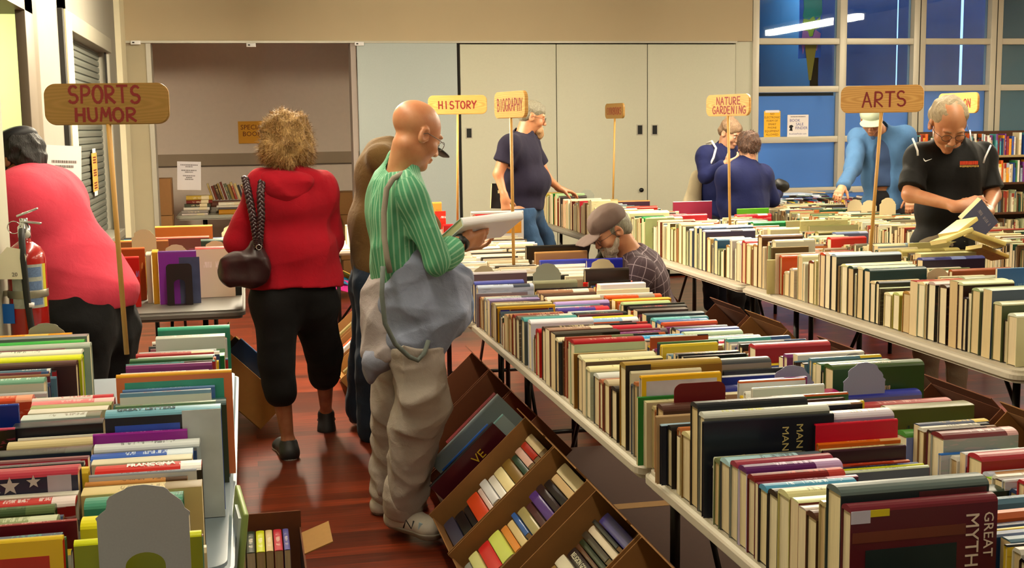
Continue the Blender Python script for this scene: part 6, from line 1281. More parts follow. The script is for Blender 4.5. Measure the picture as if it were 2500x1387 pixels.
# ------------ the bald man in green striped shirt
Y0 = 4.68
p = Person('bald man in green striped shirt and slipped grey overalls reading white book', dict(head=A(1013, 330, 4.66), fwd=(.86, .38, -.43), neck=A(974, 430, 4.69), chest=A(982, 528, 4.69), belly=A(988, 635, 4.69), pelvis=A(992, 735, 4.70),
  shR=A(1003, 470, 4.53), shL=A(985, 462, 4.86), elR=A(1066, 640, 4.50), elL=A(1075, 640, 4.93), wrR=A(1126, 592, 4.62), wrL=A(1120, 600, 4.90), dR=(.88, .38, .12), nR=(-.1, .8, .5), dL=(.9, -.25, .1), nL=(0, -.5, .9),
  hipR=A(1010, 760, 4.60), hipL=A(985, 760, 4.80), knR=A(1030, 985, 4.56), knL=A(972, 960, 4.86), anR=A(980, 1240, 4.66), anL=A(948, 1205, 4.98), toR=A(1048, 1290, 4.55), toL=A(1010, 1225, 5.0)), .0045)
p.W.update(nr=.054, cw=.16, cd=.118, bw=.155, bd=.125, pw=.165, pd=.13, th=.10, kn=.07)
p.body(SK1, dict(cheeks=.9), dict(R=dict(curl=.45, s=1.0, thumb=.5), L=dict(curl=.35)))
GR = cloth('shirt_green_stripe', '4c946e', 'stripe', .6, '88b896', 50, .3, .3)
shirt(p, GR, .017, 'long', at(985, 716, 4.6).z, .70, segs=True, fold=(.016, 22, 11, (1, 1, .3)), cuff=.012, ch=.065)
def cf(F):
    c = p.J['elR']+(p.J['wrR']-p.J['elR'])*.5; F.cap(p.J['elR']+(p.J['wrR']-p.J['elR'])*.25, c+(p.J['wrR']-p.J['elR'])*.04, .056, .060, .01); F.plane(c+(p.J['wrR']-p.J['elR'])*.18, p.J['wrR']-p.J['elR'])
    F.cap(c, p.J['wrR'], .045, .045, .004, 's')
p.garment('rolled_cuff', cf, GR, [(p.J['elR'], p.J['wrR'], .055, p.T[:, 1])], (.004, 40, 2))
KH = cloth('khaki_denim', 'aca29a', bump=.35); trousers(p, KH, .026, .88, .024, (.012, 26, 8, (.8, .8, 1)), .012, top=at(1000, 835, 4.6).z)
def cuffs(F, sd):
    a = p.J['an'+sd]+(p.J['kn'+sd]-p.J['an'+sd])*.10; F.cap(a-V3(0, 0, .018), a+V3(0, 0, .04), .086, .082, .01)
for sd in 'RL': p.garment('trouser_turn_up', lambda F: cuffs(F, sd), cloth('khaki_cuff', 'b4aaa0', bump=.35), None, (.005, 40, 4))
DG = cloth('overall_slate', '848ca4', bump=.4); LG = cloth('overall_lilac', 'a49a9c', bump=.35)
def bib(F):
    for px, py, Y, r in ((1040, 735, 4.62, (.155, .12, .13)), (1085, 690, 4.68, (.12, .13, .075)), (1000, 690, 4.62, (.10, .12, .14)), (1095, 770, 4.62, (.09, .1, .09)), (975, 640, 4.60, (.05, .05, .09)), (1005, 640, 4.60, (.07, .06, .06)), (1055, 815, 4.60, (.11, .10, .08)), (985, 760, 4.60, (.09, .12, .15)), (1000, 830, 4.62, (.13, .13, .06))): F.ell(at(px, py, Y), r, None, .07)
p.garment('overall_bib', bib, DG, None, (.020, 20, 5, (.7, .7, 1.3), 9))
def bib2(F):
    for px, py, Y, r in ((1125, 700, 4.85, (.05, .06, .1)), (1130, 760, 4.85, (.045, .06, .07))): F.ell(at(px, py, Y), r, None, .05)
p.garment('overall_flap', bib2, cloth('overall_blue', '7488ac', bump=.3), None, (.012, 20, 2))
def bk(F):
    for px, py, Y, r in ((940, 720, 4.68, (.07, .13, .12)), (930, 800, 4.68, (.085, .13, .14)), (945, 860, 4.66, (.10, .12, .06))): F.ell(at(px, py, Y), r, None, .06)
    F.plane((0, 0, at(940, 893, 4.6).z), (.05, 0, -1))
p.garment('overall_seat', bk, LG, None, (.014, 24, 9, (1, 1, .4)))
def bk2(F):
    for px, py, Y, r in ((925, 880, 4.62, (.07, .08, .06)), (905, 915, 4.62, (.03, .05, .045))): F.ell(at(px, py, Y), r, None, .04)
p.garment('overall_pocket_tail', bk2, cloth('overall_tail', '888ca0', bump=.3), None, (.008, 30, 2))
def strap(pts, r, m, nm='strap', fl=.35):
    b = MB(); o = Vector(p.e.location); P = [at(*q)-o for q in pts]; b.tube(P, r, 0, 10); return b.build(nm, m, p.e)
strap([(1000, 428, 4.56), (982, 424, 4.52), (960, 436, 4.50), (944, 462, 4.50), (937, 520, 4.49), (938, 580, 4.48), (945, 630, 4.45), (952, 665, 4.46)], .011, cloth('strap_grey', '8c8478'), 'shoulder_strap')
strap([(935, 650, 4.44), (932, 720, 4.43), (940, 790, 4.42), (965, 840, 4.43), (1000, 872, 4.44), (1020, 880, 4.45), (1036, 862, 4.46), (1046, 832, 4.48)], .009, cloth('strap_grey2', '68706c'), 'hanging_strap')
for sd in 'RL': p.shoe(sd, mat('sneaker_grey', 'b8b0a4', .6, noise=(50, .12, 3)), mat('sneaker_sole', '8c8478', .7), w=.05)
for q_ in ([(985, 1289), (991, 1270), (1004, 1291), (1010, 1272)],): MB().tube([at(x_, y_, 4.53)-Vector(p.e.location) for x_, y_ in q_], .0035, 0, 6).build('sneaker_mark', M_black, p.e)
MB().prism([((at(x_, y_, 4.525)-Vector(p.e.location)).x, (at(x_, y_, 4.525)-Vector(p.e.location)).z) for x_, y_ in ((1020, 1292), (1024, 1277), (1044, 1281), (1040, 1297))], at(1030, 1285, 4.525).y-p.e.location.y-.004, at(1030, 1285, 4.525).y-p.e.location.y+.01).build('sneaker_patch', mat('patch_pale_blue', 'a8c0cc', .6), p.e)
p.glasses(mat('wire_frame', '58504c', .3, .8)); p.eyes(); p.brows(mat('brow_grey', '8c6c54', .8))
wd = Vector(nrm(p.J['wrR']-p.J['elR'])); w0 = Vector(p.J['wrR']-np.array(p.e.location)); MB().tube([w0-wd*.014, w0+wd*.008], .0335, 0, 20).tube([w0-wd*.003+Vector((0, -.031, .012)), w0-wd*.003+Vector((0, -.038, .014))], .016, 0, 18).build('wrist_watch', M_rub, p.e)
b0 = at(1088, 572, 4.86); e = book((0, 0, 0), .27, .035, .2, 'f4f4fa', 'e8e8f4', 'f0f0f8', None, None, True, None, .1, 'white hardcover held open-handed by the bald man')
e.matrix_world = Matrix.Translation(at(1080, 598, 4.72)) @ Euler((math.radians(64), math.radians(-3), math.radians(20))).to_matrix().to_4x4()
# ------------ woman in red hooded jacket
Y0 = 6.05
p = Person('woman in red hooded jacket and black capri trousers walking away', dict(head=A(700, 352, 6.06), fwd=(.05, 1, -.08), neck=A(706, 425, 6.05), chest=A(712, 500, 6.04), belly=A(718, 610, 6.03), pelvis=A(718, 705, 6.03),
  shR=A(782, 458, 6.06), shL=A(636, 458, 6.04), elR=A(806, 590, 6.1), elL=A(582, 590, 6.05), wrR=A(790, 600, 6.33), wrL=A(592, 640, 6.26), hipR=A(762, 740, 6.06), hipL=A(676, 740, 6.0), knR=A(790, 860, 6.22), knL=A(676, 885, 5.98), anR=A(796, 1008, 6.5), anL=A(704, 1080, 5.98), toR=A(797, 1030, 6.72), toL=A(690, 1088, 6.16)), .005, .95)
p.W.update(cw=.175, cd=.13, bw=.185, bd=.15, pw=.19, pd=.15, th=.110, kn=.072, sh=.066, ua=.055, el=.048, an=.04); p.body(SK4, {}, dict(R=dict(curl=.9), L=dict(curl=.9)))
trousers(p, BLK, .014, .36, .03, (.005, 18, 5, (.5, .5, 1)), .004)
RED = cloth('fleece_red', '98081c', bump=.3, rough=.95)
def hood(F): F.cap(at(648, 440, 6.0), at(764, 440, 6.0), .05, .05, .05)
def flr(F): F.cap(p.J['pelvis']+np.array([-.04, 0, .05]), p.J['pelvis']+np.array([-.02, 0, -.05]), .175, .19, .08, flat=((0, 1, 0), 1.25)); F.cap(p.J['pelvis']+np.array([.05, 0, .05]), p.J['pelvis']+np.array([.04, 0, -.05]), .17, .18, .08, flat=((0, 1, 0), 1.25))
shirt(p, RED, .022, 'long', at(718, 706, 5.9).z, .96, name='hooded_jacket', extra=lambda F: (hood(F), flr(F)), fold=(.009, 16, 4, (1, 1, .25)))
def hd(F): F.ell(at(702, 446, 5.945), (.13, .05, .06), None, .04); F.ell(at(703, 470, 5.93), (.085, .035, .05), None, .05); F.cap(at(645, 446, 5.98), at(702, 488, 5.935), .03, .036, .05); F.cap(at(762, 446, 5.98), at(702, 488, 5.935), .03, .036, .05)
p.garment('hood', hd, RED, None, (.010, 30, 6, (.3, 1, 1.2)))
HB = hairm('hair_blond_brown', '6c4a20', 'b08c50', (30, 30, 12)); c = p.J['head']
def hf(F): F.ell(p.hl(0, -.01, .06), (.122, .118, .112), p.hR, .03); F.ell(p.hl(-.05, -.03, -.03), (.095, .1, .085), p.hR, .04); F.ell(p.hl(.05, -.03, -.03), (.09, .1, .085), p.hR, .04); F.ell(p.hl(0, -.05, -.09), (.10, .06, .045), p.hR, .03)
ho, HV = p.shell('hair', hf, HB, fold=(.010, 55, 3, (1, 1, .7)), it=1); hc = np.array(p.hl(0, -.02, .0)); HV = HV[::3]; dn = HV-hc; dn /= np.linalg.norm(dn, axis=1)[:, None]
strands('hair_strands', list(zip(HV.tolist(), dn.tolist())), HB, p.e, 7000, .030, .0011, .4, 3, .5)
for sd in 'RL': p.shoe(sd, SHB, mat('shoe_sole_pale', 'c8c8c8', .6), w=.043); 
for sd in 'RL': a = p.J['an'+sd]-np.array(p.e.location); MB().tube([Vector(a)+Vector((0, 0, -.035)), Vector(a)+Vector((0, 0, -.012))], .044, 0, 16, caps=False).build('shoe_lining', mat('lining_magenta', 'a01858', .7), p.e)
# her shoulder bag
be = empty('shoulder_bag', at(600, 640, 5.86), label='dark brown hobo bag with braided straps on the red jacket shoulder', cat='bag'); M_bag = mat('bag_leather', '2c1418', .4, noise=(12, .2, 3), bump=(60, .3, .003)); bpy.context.view_layer.update(); o = Vector(be.location)
F = SDF(np.array(o)-.3, np.array(o)+.3, .005)
for px, py, r in ((598, 660, (.11, .05, .075)), (575, 650, (.07, .045, .07)), (622, 645, (.06, .05, .1)), (628, 600, (.03, .04, .06)), (585, 680, (.09, .045, .035))): F.ell(at(px, py, 5.86), r, None, .05)
F.folds(.010, 28, 4, (.5, 1, 1)); V, Fc = F.mesh(); bo, _ = npmesh('pouch', V, Fc, [M_bag], be, 2)
for kx, pts in enumerate(([(598, 432, 5.98), (606, 470, 5.90), (618, 530, 5.84), (626, 580, 5.82), (630, 606, 5.82)], [(642, 424, 5.99), (636, 470, 5.87), (638, 530, 5.82), (634, 580, 5.81), (632, 606, 5.82)])):
    for ph in (0, 2.09, 4.19):
        P = []; n = 60
        for i in range(n+1):
            u = i/n*(len(pts)-1); k = min(int(u), len(pts)-2); q = at(*pts[k]).lerp(at(*pts[k+1]), u-k)-o; P.append(q+Vector((.012*math.cos(i*.75+ph), .006*math.sin(2*(i*.75+ph)), 0)))
        MB().tube(P, .0085, 0, 6).build('braided_strap', M_bag, be)
MB().tube([(at(632, 604, 5.8)-o)+Vector((.012*math.cos(a), 0, .012*math.sin(a))) for a in [6.283*k/16 for k in range(17)]], .002, 0, 6, caps=False).build('ring', M_ch, be)
# ------------ person in pink shirt bending at the left
p = Person('person in coral pink T-shirt bending away by the fire extinguisher', dict(head=A(46, 388, 5.42), fwd=(-.72, .55, -.42), neck=A(62, 455, 5.38), chest=A(112, 545, 5.34), belly=A(165, 650, 5.3), pelvis=A(210, 745, 5.26),
  shR=A(128, 478, 5.50), shL=A(52, 492, 5.18), elR=A(10, 560, 5.6), elL=A(-20, 600, 5.2), wrR=A(-60, 560, 5.65), wrL=A(-90, 600, 5.3), hipR=A(255, 800, 5.35), hipL=A(190, 800, 5.15), knR=A(262, 950, 5.36), knL=A(190, 960, 5.12), anR=A(262, 1110, 5.4), anL=A(195, 1130, 5.15), toR=A(225, 1130, 5.5), toL=A(155, 1150, 5.25)), .006)
p.W.update(cw=.215, cd=.165, bw=.215, bd=.19, pw=.225, pd=.195, th=.125, kn=.085, sh=.085, nr=.066, ua=.07); p.body(SK4); trousers(p, BLK, .02, .95, .02)
PK = cloth('jersey_coral', 'cc3c52', bump=.22)
shirt(p, PK, .02, 'short', at(240, 792, 5.2).z, .95, k=.12, fold=(.012, 11, 7, (.4, .4, 1.3)), collar=False, hemn=(-.12, 0, -1))
DH = hairm('hair_black', '0a0808', '181210'); hairshell(p, DH, ((0, -.02, .03, .09, .105, .10), (0, -.06, -.03, .08, .06, .06)), ((0, .09, -.03, .07, .06, .09),))
p.shell('sun_visor', lambda F: (F.ell(p.hl(0, -.01, .075), (.092, .108, .05), p.hR, .02), F.plane(p.hl(0, 0, .055), -p.hR[:, 2]), F.ell(p.hl(0, .13, .05), (.07, .07, .008), p.hR, .01)), mat('cap_black', '101018', .6))
for sd in 'RL': p.shoe(sd, SHB, SOL)
# ------------ man in brown shirt behind the bald man
p = Person('man in olive-brown shirt and dark cap bending behind the bald man', dict(head=A(1012, 352, 6.3), fwd=(.8, .15, -.6), neck=A(962, 362, 6.26), chest=A(938, 440, 6.22), belly=A(925, 545, 6.2), pelvis=A(925, 640, 6.2),
  shR=A(930, 380, 6.05), shL=A(960, 375, 6.42), elR=A(985, 500, 6.0), elL=A(1000, 490, 6.5), wrR=A(1050, 560, 6.1), wrL=A(1060, 560, 6.45), hipR=A(925, 690, 6.12), hipL=A(915, 690, 6.3), knR=A(915, 880, 6.1), knL=A(900, 850, 6.4), anR=A(912, 1045, 6.2), anL=A(882, 1000, 6.5), toR=A(960, 1075, 6.1), toL=A(900, 1020, 6.45)), .006)
p.W.update(cw=.18, cd=.13, bw=.17, bd=.14, kn=.075, th=.1); p.body(SK2, {}, dict(R=dict(curl=.6), L=dict(curl=.6))); trousers(p, JN, .02, .98, .03)
shirt(p, cloth('shirt_olive_brown', '5c4420', bump=.3), .022, 'long', at(925, 705, 6.1).z, .9, fold=(.012, 16, 3, (1, 1, .4)), extra=lambda F: F.cap(at(925, 600, 6.15), at(932, 690, 6.1), .14, .10, .06))
hairshell(p, hairm('hair_grey_short', '50443c', '80746c'), ((0, -.02, .02, .082, .1, .085),), ((0, .1, -.03, .08, .07, .1),), None)
p.shell('baseball_cap', lambda F: (F.ell(p.hl(0, 0, .06), (.09, .112, .075), p.hR, .02), F.plane(p.hl(0, 0, .035), -p.hR[:, 2]), F.cap(p.hl(-.03, .13, .045), p.hl(.03, .13, .045), .055, .055, .015, flat=(p.hR[:, 2], 6.0))), mat('cap_dark', '181818', .6))
for sd in 'RL': p.shoe(sd, SHB, SOL, w=.048)
# ------------ man in navy shirt by the cupboards
p = Person('bearded man in dark navy shirt and jeans carrying books before cupboards', dict(head=A(1298, 287, 9.28), fwd=(.97, -.1, -.22), neck=A(1274, 335, 9.28), chest=A(1268, 385, 9.28), belly=A(1278, 445, 9.28), pelvis=A(1277, 500, 9.28),
  shR=A(1246, 352, 9.10), shL=A(1290, 348, 9.46), elR=A(1216, 425, 9.08), elL=A(1335, 435, 9.55), wrR=A(1232, 482, 9.02), wrL=A(1368, 462, 9.6), dR=(.1, 0, -1), nR=(.3, .9, 0), dL=(.95, .1, -.25), nL=(0, 0, -1), hipR=A(1270, 520, 9.18), hipL=A(1290, 520, 9.38), knR=A(1300, 600, 9.12), knL=A(1325, 575, 9.5), anR=A(1290, 710, 9.2), anL=A(1362, 690, 9.6), toR=A(1330, 735, 9.1), toL=A(1400, 712, 9.6)), .0065)
p.W.update(cw=.19, cd=.16, bw=.19, bd=.205, pw=.17, pd=.15, th=.1, kn=.07, sh=.07, ua=.052, nr=.065); p.body(SK1, {}, dict(R=dict(curl=.9), L=dict(curl=.35, spread=.1))); trousers(p, cloth('denim_blue', '2c4868', bump=.3), .008, .98, .03, top=at(1277, 505, 9.2).z)
shirt(p, cloth('shirt_navy', '201c30', bump=.2), .018, 'short', at(1277, 514, 9.2).z, .62, fold=(.006, 18, 3, (1, 1, .4)), name='polo_shirt')
GH = hairm('hair_grey', '5c5444', '94907c'); hairshell(p, GH, ((0, -.008, .055, .085, .108, .080), (0, -.05, .0, .082, .06, .06)), ((0, .10, -.02, .085, .05, .06),), (.003, 90, 2))
p.shell('beard', lambda F: (F.ell(p.hl(0, .072, -.085), (.045, .04, .04), p.hR, .02), F.ell(p.hl(0, .095, -.115), (.026, .026, .04), p.hR, .02)), hairm('beard_ginger_grey', '8c6438', 'b8946c'), fold=(.003, 120, 2)); p.glasses(mat('wire_frame', '58504c')); 
for sd in 'RL': p.shoe(sd, SHB, SOL)
for k, (dx, c, ll, lb) in enumerate(((-.03, '141414', .235, 'thin black book held nearest his leg'), (-.005, 'c85020', .22, 'orange illustrated book held in the middle'), (.03, 'd8c098', .17, 'cream lined book held outermost'))):
    q = at(1196+k*8, 508, 9.2+.03*k); e = book((0, 0, 0), .22, .022, .19-.02*k, c, 'e8d8a0', c, None, None, False, None, .6, lb+' by the navy shirted man'); e.matrix_world = Matrix.Translation((q.x, 9.16+.03*k, q.z)) @ Euler((0, .06, .12)).to_matrix().to_4x4()
q = at(1237, 560, 9.1); wb = empty('plastic_bag', q, label='white plastic bag handles hanging from the navy shirted man\'s hand', cat='bag')
F = SDF(np.array(q)-.25, np.array(q)+.25, .006); F.ell(q+Vector((0, 0, -.06)), (.11, .05, .12), None, .03); F.cap(q+Vector((-.03, 0, .03)), q+Vector((-.02, 0, .2)), .03, .008, .03); F.cap(q+Vector((.04, 0, .03)), q+Vector((.03, 0, .2)), .03, .008, .03); F.folds(.01, 35, 3); V, Fc = F.mesh(); bpy.context.view_layer.update(); npmesh('bag_body', V, Fc, [mat('plastic_white', 'd8d4d0', .4)], wb, 2)
# ------------ crouching man in plaid shirt
p = Person('grey bearded man in brown cap and plaid shirt sitting low between tables', dict(head=A(1492, 562, 6.2), fwd=(-.80, -.12, -.52), neck=A(1540, 612, 6.22), chest=A(1572, 690, 6.24), belly=A(1592, 770, 6.26), pelvis=A(1600, 850, 6.3),
  shR=A(1545, 640, 6.42), shL=A(1562, 655, 6.03), elR=A(1500, 740, 6.5), elL=A(1530, 770, 5.98), wrR=A(1450, 780, 6.4), wrL=A(1455, 800, 6.05), hipR=A(1585, 860, 6.4), hipL=A(1590, 865, 6.18), knR=A(1470, 870, 6.45), knL=A(1480, 880, 6.15), anR=A(1480, 1010, 6.4), anL=A(1490, 1020, 6.15), toR=A(1430, 1025, 6.4), toL=A(1440, 1035, 6.15)), .005, 1.0)
p.W.update(cw=.175, cd=.13, bw=.17, bd=.14, pw=.17, pd=.14, nr=.06, th=.09); p.body(SK1, dict(cheeks=1.05), dict(R=dict(curl=.5), L=dict(curl=.5))); trousers(p, cloth('cotton_olive', '302c20'), .018, .97, .02)
shirt(p, cloth('shirt_plaid', '4c3c44', 'plaid', .8, '9c8c94', 18, .25, .07), .018, 'long', None, .92, segs=True, fold=(.008, 20, 3, (1, 1, .4)))
hairshell(p, GH, ((0, -.02, .02, .082, .1, .085), (0, -.06, -.03, .07, .05, .05)), ((0, .1, -.03, .09, .08, .11),), (.003, 90, 2)); CAPB = mat('cap_brown', '645048', .8, noise=(30, .12, 3), bump=(300, .3, .002))
p.shell('baseball_cap', lambda F: (F.ell(p.hl(0, -.005, .06), (.092, .114, .082), p.hR, .02), F.plane(p.hl(0, 0, .032), -p.hR[:, 2]), F.cap(p.hl(-.035, .14, .034), p.hl(.035, .14, .034), .058, .058, .015, flat=(p.hR[:, 2], 6.5))), CAPB, fold=(.002, 60, 2))
p.shell('beard', lambda F: (F.ell(p.hl(0, .062, -.08), (.056, .05, .045), p.hR, .02), F.ell(p.hl(0, .08, -.108), (.035, .032, .03), p.hR, .02), F.cap(p.hl(-.066, .02, -.04), p.hl(-.045, .06, -.08), .014, .02, .02), F.cap(p.hl(.066, .02, -.04), p.hl(.045, .06, -.08), .014, .02, .02), F.ell(p.hl(0, .1, -.05), (.03, .012, .008), p.hR, .01)), hairm('beard_grey', '80705c', 'c0b09c'), fold=(.003, 120, 2))
p.glasses(mat('wire_frame', '58504c'))
for sd in 'RL': p.shoe(sd, SHB, SOL)
st = empty('camp_stool', (p.J['pelvis'][0], p.J['pelvis'][1], 0), label='low black stool under the man in the plaid shirt', cat='stool'); zs = p.J['pelvis'][2]-.15; MB().box((-.17, -.15, zs-.03), (.17, .15, zs), bev=.008).build('seat', M_rub, st)
for sx in (-1, 1):
    for sy in (-1, 1): MB().tube([(sx*.15, sy*.13, zs-.02), (-sx*.15, sy*.13, 0)], .01).build('leg', M_leg, st)
tb = empty('backpack', at(1462, 640, 6.35), label='dark olive backpack with black handle beside the plaid shirted man\'s chin', cat='bag'); bpy.context.view_layer.update(); q = Vector(tb.location); F = SDF(np.array(q)-.35, np.array(q)+.35, .007); F.cap(q+Vector((.03, 0, .06)), q+Vector((0, 0, -.2)), .03, .13, .05, flat=((0, 1, 0), 1.5)); F.folds(.006, 20, 3); V, Fc = F.mesh(); npmesh('body', V, Fc, [cloth('canvas_olive', '24200c')], tb, 2)
MB().tube([at(1438, 585, 6.35)-q, at(1452, 592, 6.35)-q, at(1475, 602, 6.35)-q], [.016, .008, .006]).build('handle', M_rub, tb)
# ------------ two women by the nature table
p = Person('woman with pinned-up hair and white tote strap facing the camera', dict(head=A(1782, 326, 9.75), fwd=(.42, -.8, -.40), neck=A(1768, 362, 9.8), chest=A(1752, 410, 9.82), belly=A(1748, 465, 9.82), pelvis=A(1748, 520, 9.82),
  shR=A(1722, 378, 9.66), shL=A(1795, 376, 9.95), elR=A(1722, 432, 9.55), elL=A(1812, 420, 9.8), wrR=A(1768, 402, 9.45), wrL=A(1795, 405, 9.5), dR=(.8, -.3, .3), nR=(0, .5, .5), hipR=A(1735, 545, 9.75), hipL=A(1765, 545, 9.9), knR=A(1735, 640, 9.75), knL=A(1765, 640, 9.9), anR=A(1735, 750, 9.8), anL=A(1765, 745, 9.95), toR=A(1745, 765, 9.65), toL=A(1775, 762, 9.8)), .0065, .95)
p.W.update(cw=.17, cd=.14, bw=.165, bd=.15, pw=.18, pd=.15, sh=.065, ua=.058); p.body(SK3, dict(nose=.85), dict(R=dict(curl=.6), L=dict(curl=.6)), legs=False)
NV = cloth('knit_navy', '0e1644', bump=.2); shirt(p, NV, .02, 'long', at(1748, 560, 9.8).z, .9, name='sweater'); trousers(p, cloth('skirt_dark', '10101c'), .02)
BR = hairm('hair_light_brown', '5c4430', '94785c'); hairshell(p, BR, ((0, -.006, .052, .088, .108, .082), (0, -.04, .11, .05, .05, .04), (0, -.06, .0, .08, .055, .06)), ((0, .11, -.01, .07, .05, .06),), (.004, 80, 2)); p.eyes(); p.brows(mat('brow_brown', '6c4c38', .8))
te = empty('tote_bag', at(1700, 460, 9.7), label='cream tote bag with white strap hanging behind the pinned-hair woman', cat='bag'); q = Vector(te.location); bpy.context.view_layer.update(); F = SDF(np.array(q)-.35, np.array(q)+.35, .007); F.cap(q+Vector((.03, .05, .1)), q+Vector((-.02, .05, -.15)), .05, .095, .05, flat=((0, 1, 0), 1.6)); F.folds(.008, 18, 3); V, Fc = F.mesh(); npmesh('body', V, Fc, [cloth('canvas_cream', 'b0a488')], te, 2)
MB().tube([at(1722, 425, 9.56)-q, at(1742, 385, 9.55)-q, at(1748, 362, 9.6)-q, at(1738, 345, 9.72)-q, at(1725, 350, 9.85)-q], .009).build('strap', mat('strap_white', 'd8d4cc', .7), te)
p = Person('woman with short brown hair and navy sweater seen from behind', dict(head=A(1828, 360, 8.95), fwd=(.25, .95, -.25), neck=A(1822, 405, 8.93), chest=A(1815, 450, 8.92), belly=A(1815, 505, 8.92), pelvis=A(1817, 560, 8.92),
  shR=A(1862, 425, 8.96), shL=A(1772, 428, 8.86), elR=A(1885, 490, 8.98), elL=A(1765, 495, 8.9), wrR=A(1895, 470, 9.2), wrL=A(1790, 490, 9.15), hipR=A(1835, 590, 8.95), hipL=A(1798, 590, 8.9), knR=A(1835, 690, 9), knL=A(1798, 690, 8.95), anR=A(1835, 800, 9), anL=A(1798, 800, 8.95), toR=A(1837, 790, 9.2), toL=A(1800, 790, 9.15)), .0065, .95)
p.W.update(cw=.19, cd=.145, bw=.195, bd=.16, pw=.2, pd=.16, sh=.07, ua=.062); p.body(SK3, {}, dict(R=dict(curl=.6), L=dict(curl=.6))); shirt(p, NV, .02, 'long', at(1817, 575, 8.9).z, .92, name='sweater', fold=(.008, 16, 3, (1, 1, .5))); trousers(p, BLK, .02)
DB = hairm('hair_dark_brown', '2c1810', '5c3c28', (30, 30, 12)); ho, HV = hairshell(p, DB, ((0, -.015, .05, .098, .108, .09), (0, -.05, .0, .09, .07, .075)), ((0, .11, -.03, .085, .06, .09),), (.006, 80, 2)); hc = np.array(p.hl(0, -.02, .02)); HV = HV[::3]; dn = HV-hc; dn /= np.linalg.norm(dn, axis=1)[:, None]; strands('hair_strands', list(zip(HV.tolist(), dn.tolist())), DB, p.e, 1800, .018, .0015, .6, 5, .3)
q = at(1907, 456, 9.15); F = SDF(np.array(q)-.15, np.array(q)+.15, .006); F.ell(q, (.07, .05, .05), None, .03); F.ell(q+Vector((-.02, 0, .03)), (.045, .04, .035), None, .03); F.folds(.006, 40, 2); V, Fc = F.mesh(); hb_ = empty('handbag', q, label='small black handbag at the short-haired woman\'s right elbow', cat='bag'); bpy.context.view_layer.update(); npmesh('pouch', V, Fc, [M_rub], hb_, 1)
# ------------ man in open denim shirt
p = Person('man in open light denim shirt and pale cap reaching over books', dict(head=A(2128, 290, 9.1), fwd=(-.45, -.75, -.6), neck=A(2150, 318, 9.22), chest=A(2158, 375, 9.25), belly=A(2158, 435, 9.26), pelvis=A(2158, 495, 9.26),
  shR=A(2095, 335, 9.33), shL=A(2208, 330, 9.12), elR=A(2082, 415, 9.1), elL=A(2225, 415, 9.2), wrR=A(2058, 455, 8.85), wrL=A(2222, 480, 9.05), dR=(-.6, -.5, -.45), nR=(-.2, 0, -1), hipR=A(2135, 520, 9.3), hipL=A(2180, 520, 9.2), knR=A(2135, 620, 9.2), knL=A(2180, 620, 9.3), anR=A(2135, 735, 9.25), anL=A(2180, 732, 9.35), toR=A(2120, 750, 9.1), toL=A(2165, 748, 9.2)), .0065, 1.0)
p.W.update(cw=.18, cd=.13, bw=.165, bd=.13, nr=.06); p.body(SK2, {}, dict(R=dict(curl=.5, spread=.12), L=dict(curl=.6))); trousers(p, BLK, .018)
def vest(F): p.torso(F, .012); F.plane((0, 0, at(2158, 458, 9.2).z), (0, 0, -1))
p.garment('t_shirt', vest, cloth('tee_slate', '34486c', bump=.15), None, (.005, 20, 2))
def opn(F):   # the shirt hangs open: a wedge is cut away at the front
    f = p.T[:, 1]; c = p.J['belly']+f*.26; F.ell(c+p.sp*-.05, (.085, .19, .46), p.T, .02, 's')
shirt(p, cloth('chambray_blue', '40648c', bump=.3), .034, 'long', at(2158, 520, 9.2).z, .9, name='denim_shirt', extra=opn, fold=(.009, 20, 3, (1, 1, .35)))
hairshell(p, GH, ((0, -.02, .02, .082, .1, .085),), ((0, .1, -.03, .08, .07, .1),), None)
p.shell('baseball_cap', lambda F: (F.ell(p.hl(0, 0, .06), (.092, .114, .08), p.hR, .02), F.plane(p.hl(0, 0, .035), -p.hR[:, 2]), F.cap(p.hl(-.03, .13, .045), p.hl(.03, .13, .045), .055, .055, .015, flat=(p.hR[:, 2], 6.0))), mat('cap_sage', '8c9480', .8))
# ------------ man in black polo shirt
p = Person('balding man in black polo shirt with white piping looking down at books', dict(head=A(2314, 304, 5.86), fwd=(-.18, -.78, -.60), neck=A(2320, 352, 5.98), chest=A(2322, 425, 6.0), belly=A(2318, 510, 6.0), pelvis=A(2300, 600, 6.0),
  shR=A(2242, 382, 5.98), shL=A(2400, 380, 6.04), elR=A(2222, 475, 5.88), elL=A(2424, 478, 5.95), wrR=A(2340, 505, 5.66), wrL=A(2412, 515, 5.66), dR=(.85, -.3, .25), nR=(.1, .6, -.6), dL=(-.5, -.5, .1), nL=(-.3, .2, -.9), hipR=A(2270, 650, 5.95), hipL=A(2335, 650, 6.02), knR=A(2265, 800, 5.95), knL=A(2335, 800, 6.02), anR=A(2262, 980, 6.0), anL=A(2335, 975, 6.05), toR=A(2240, 1010, 5.85), toL=A(2320, 1005, 5.9)), .005, 1.1)
p.W.update(cw=.19, cd=.135, bw=.18, bd=.14, pw=.17, pd=.14, nr=.06, sh=.06, ua=.052, el=.042, wr=.03); p.body(SK1, dict(cheeks=1.0), dict(R=dict(curl=.55, s=1.05, spread=.08), L=dict(curl=.6, s=1.05))); trousers(p, cloth('cotton_khaki', '7c705c'), .018)
shirt(p, cloth('polo_black', '0c0c0c', bump=.15, rough=.7), .02, 'short', at(2300, 610, 5.9).z, .88, name='polo_shirt', fold=(.008, 15, 3, (1, .6, .5)), extra=lambda F: F.cap(p.J['neck']-np.array([0, 0, .02]), p.J['neck']+np.array([0, 0, .02]), .085, .08, .01))
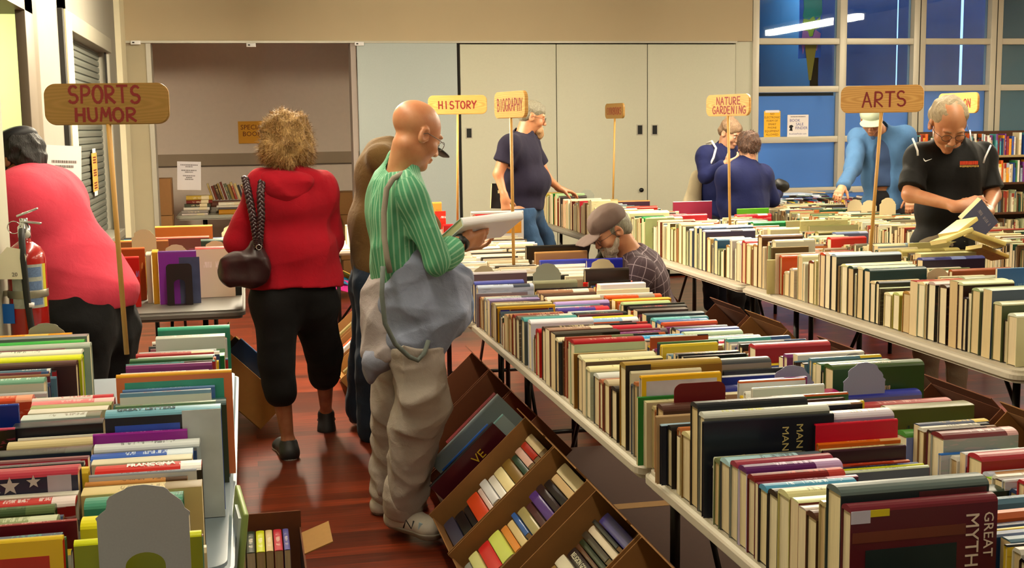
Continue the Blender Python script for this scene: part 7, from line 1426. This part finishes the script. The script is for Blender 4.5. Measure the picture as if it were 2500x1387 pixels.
hairshell(p, hairm('hair_sandy_grey', '807058', 'b0a080'), ((0, -.02, .055, .088, .100, .075), (0, -.05, .02, .086, .07, .06)), ((0, .085, .02, .07, .07, .085),), (.003, 90, 2)); p.glasses(mat('frame_dark', '201c1c', .4)); p.brows(mat('brow_sandy', '8c6c50', .8))
p.shell('moustache', lambda F: F.ell(p.hl(0, .100, -.05), (.030, .012, .009), p.hR, .01), hairm('moustache_grey', 'a08870', 'c8b8a0'), fold=(.002, 120, 2), h=.003)
WP = mat('piping_white', 'e0e0e0', .6); o = Vector(p.e.location)
def onshirt(pts, r, nm, m=WP): MB().tube([at(*q)-o for q in pts], r, 0, 8).build(nm, m, p.e)
onshirt([(2228, 338, 5.86), (2234, 352, 5.84), (2240, 368, 5.83), (2241, 380, 5.83)], .005, 'piping'); onshirt([(2419, 355, 5.90), (2412, 370, 5.88), (2405, 385, 5.87), (2401, 398, 5.87)], .005, 'piping'); onshirt([(2280, 322, 5.88), (2279, 334, 5.86)], .004, 'piping'); onshirt([(2368, 318, 5.92), (2371, 345, 5.88)], .004, 'piping')
c = at(2366, 398, 5.82)-o; R36 = Matrix.Translation(c) @ Matrix.Rotation(-.18, 4, 'Z') @ Matrix.Rotation(-.1, 4, 'X') @ XZ
rg = random.Random(4); b = MB(); x = -.048
while x < .046: l_ = rg.uniform(.006, .011); b.box((x, -.002, -.009), (x+l_, .003, .010)); x += l_+.0016
b.build('embroidered_word', mat('logo_red', 'c83c14', .7), p.e).matrix_local = Matrix.Translation(c) @ Matrix.Rotation(-.18, 4, 'Z')
b = MB(); x = -.048
while x < .046: l_ = rg.uniform(.003, .007); b.box((x, -.002, -.020-rg.uniform(0, .003)), (x+l_, .003, -.012)); x += l_+.0018
b.build('embroidered_line', mat('logo_gold', 'b08c40', .7), p.e).matrix_local = Matrix.Translation(c) @ Matrix.Rotation(-.18, 4, 'Z')
c = at(2264, 392, 5.80)-o; MB().prism([(-.022, .012), (-.018, 0), (-.010, -.006), (.024, .008), (-.008, -.0), (-.014, .003)], -.002, .001, M=Matrix.Translation(c) @ Matrix.Rotation(-.1, 4, 'Z')).build('embroidered_swoosh', WP, p.e)
e = book((0, 0, 0), .20, .03, .14, '9c8870', 'b8b8c8', '5c6890', None, None, False, None, .3, 'worn paperback held slanted in the black polo man\'s hands'); e.matrix_world = Matrix.Translation(at(2348, 535, 5.52)) @ Euler((math.radians(25), math.radians(38), math.radians(25))).to_matrix().to_4x4()
finish_labels()
print('NBOOK', NBOOK[0], 'stuff faces', len(STF.f))
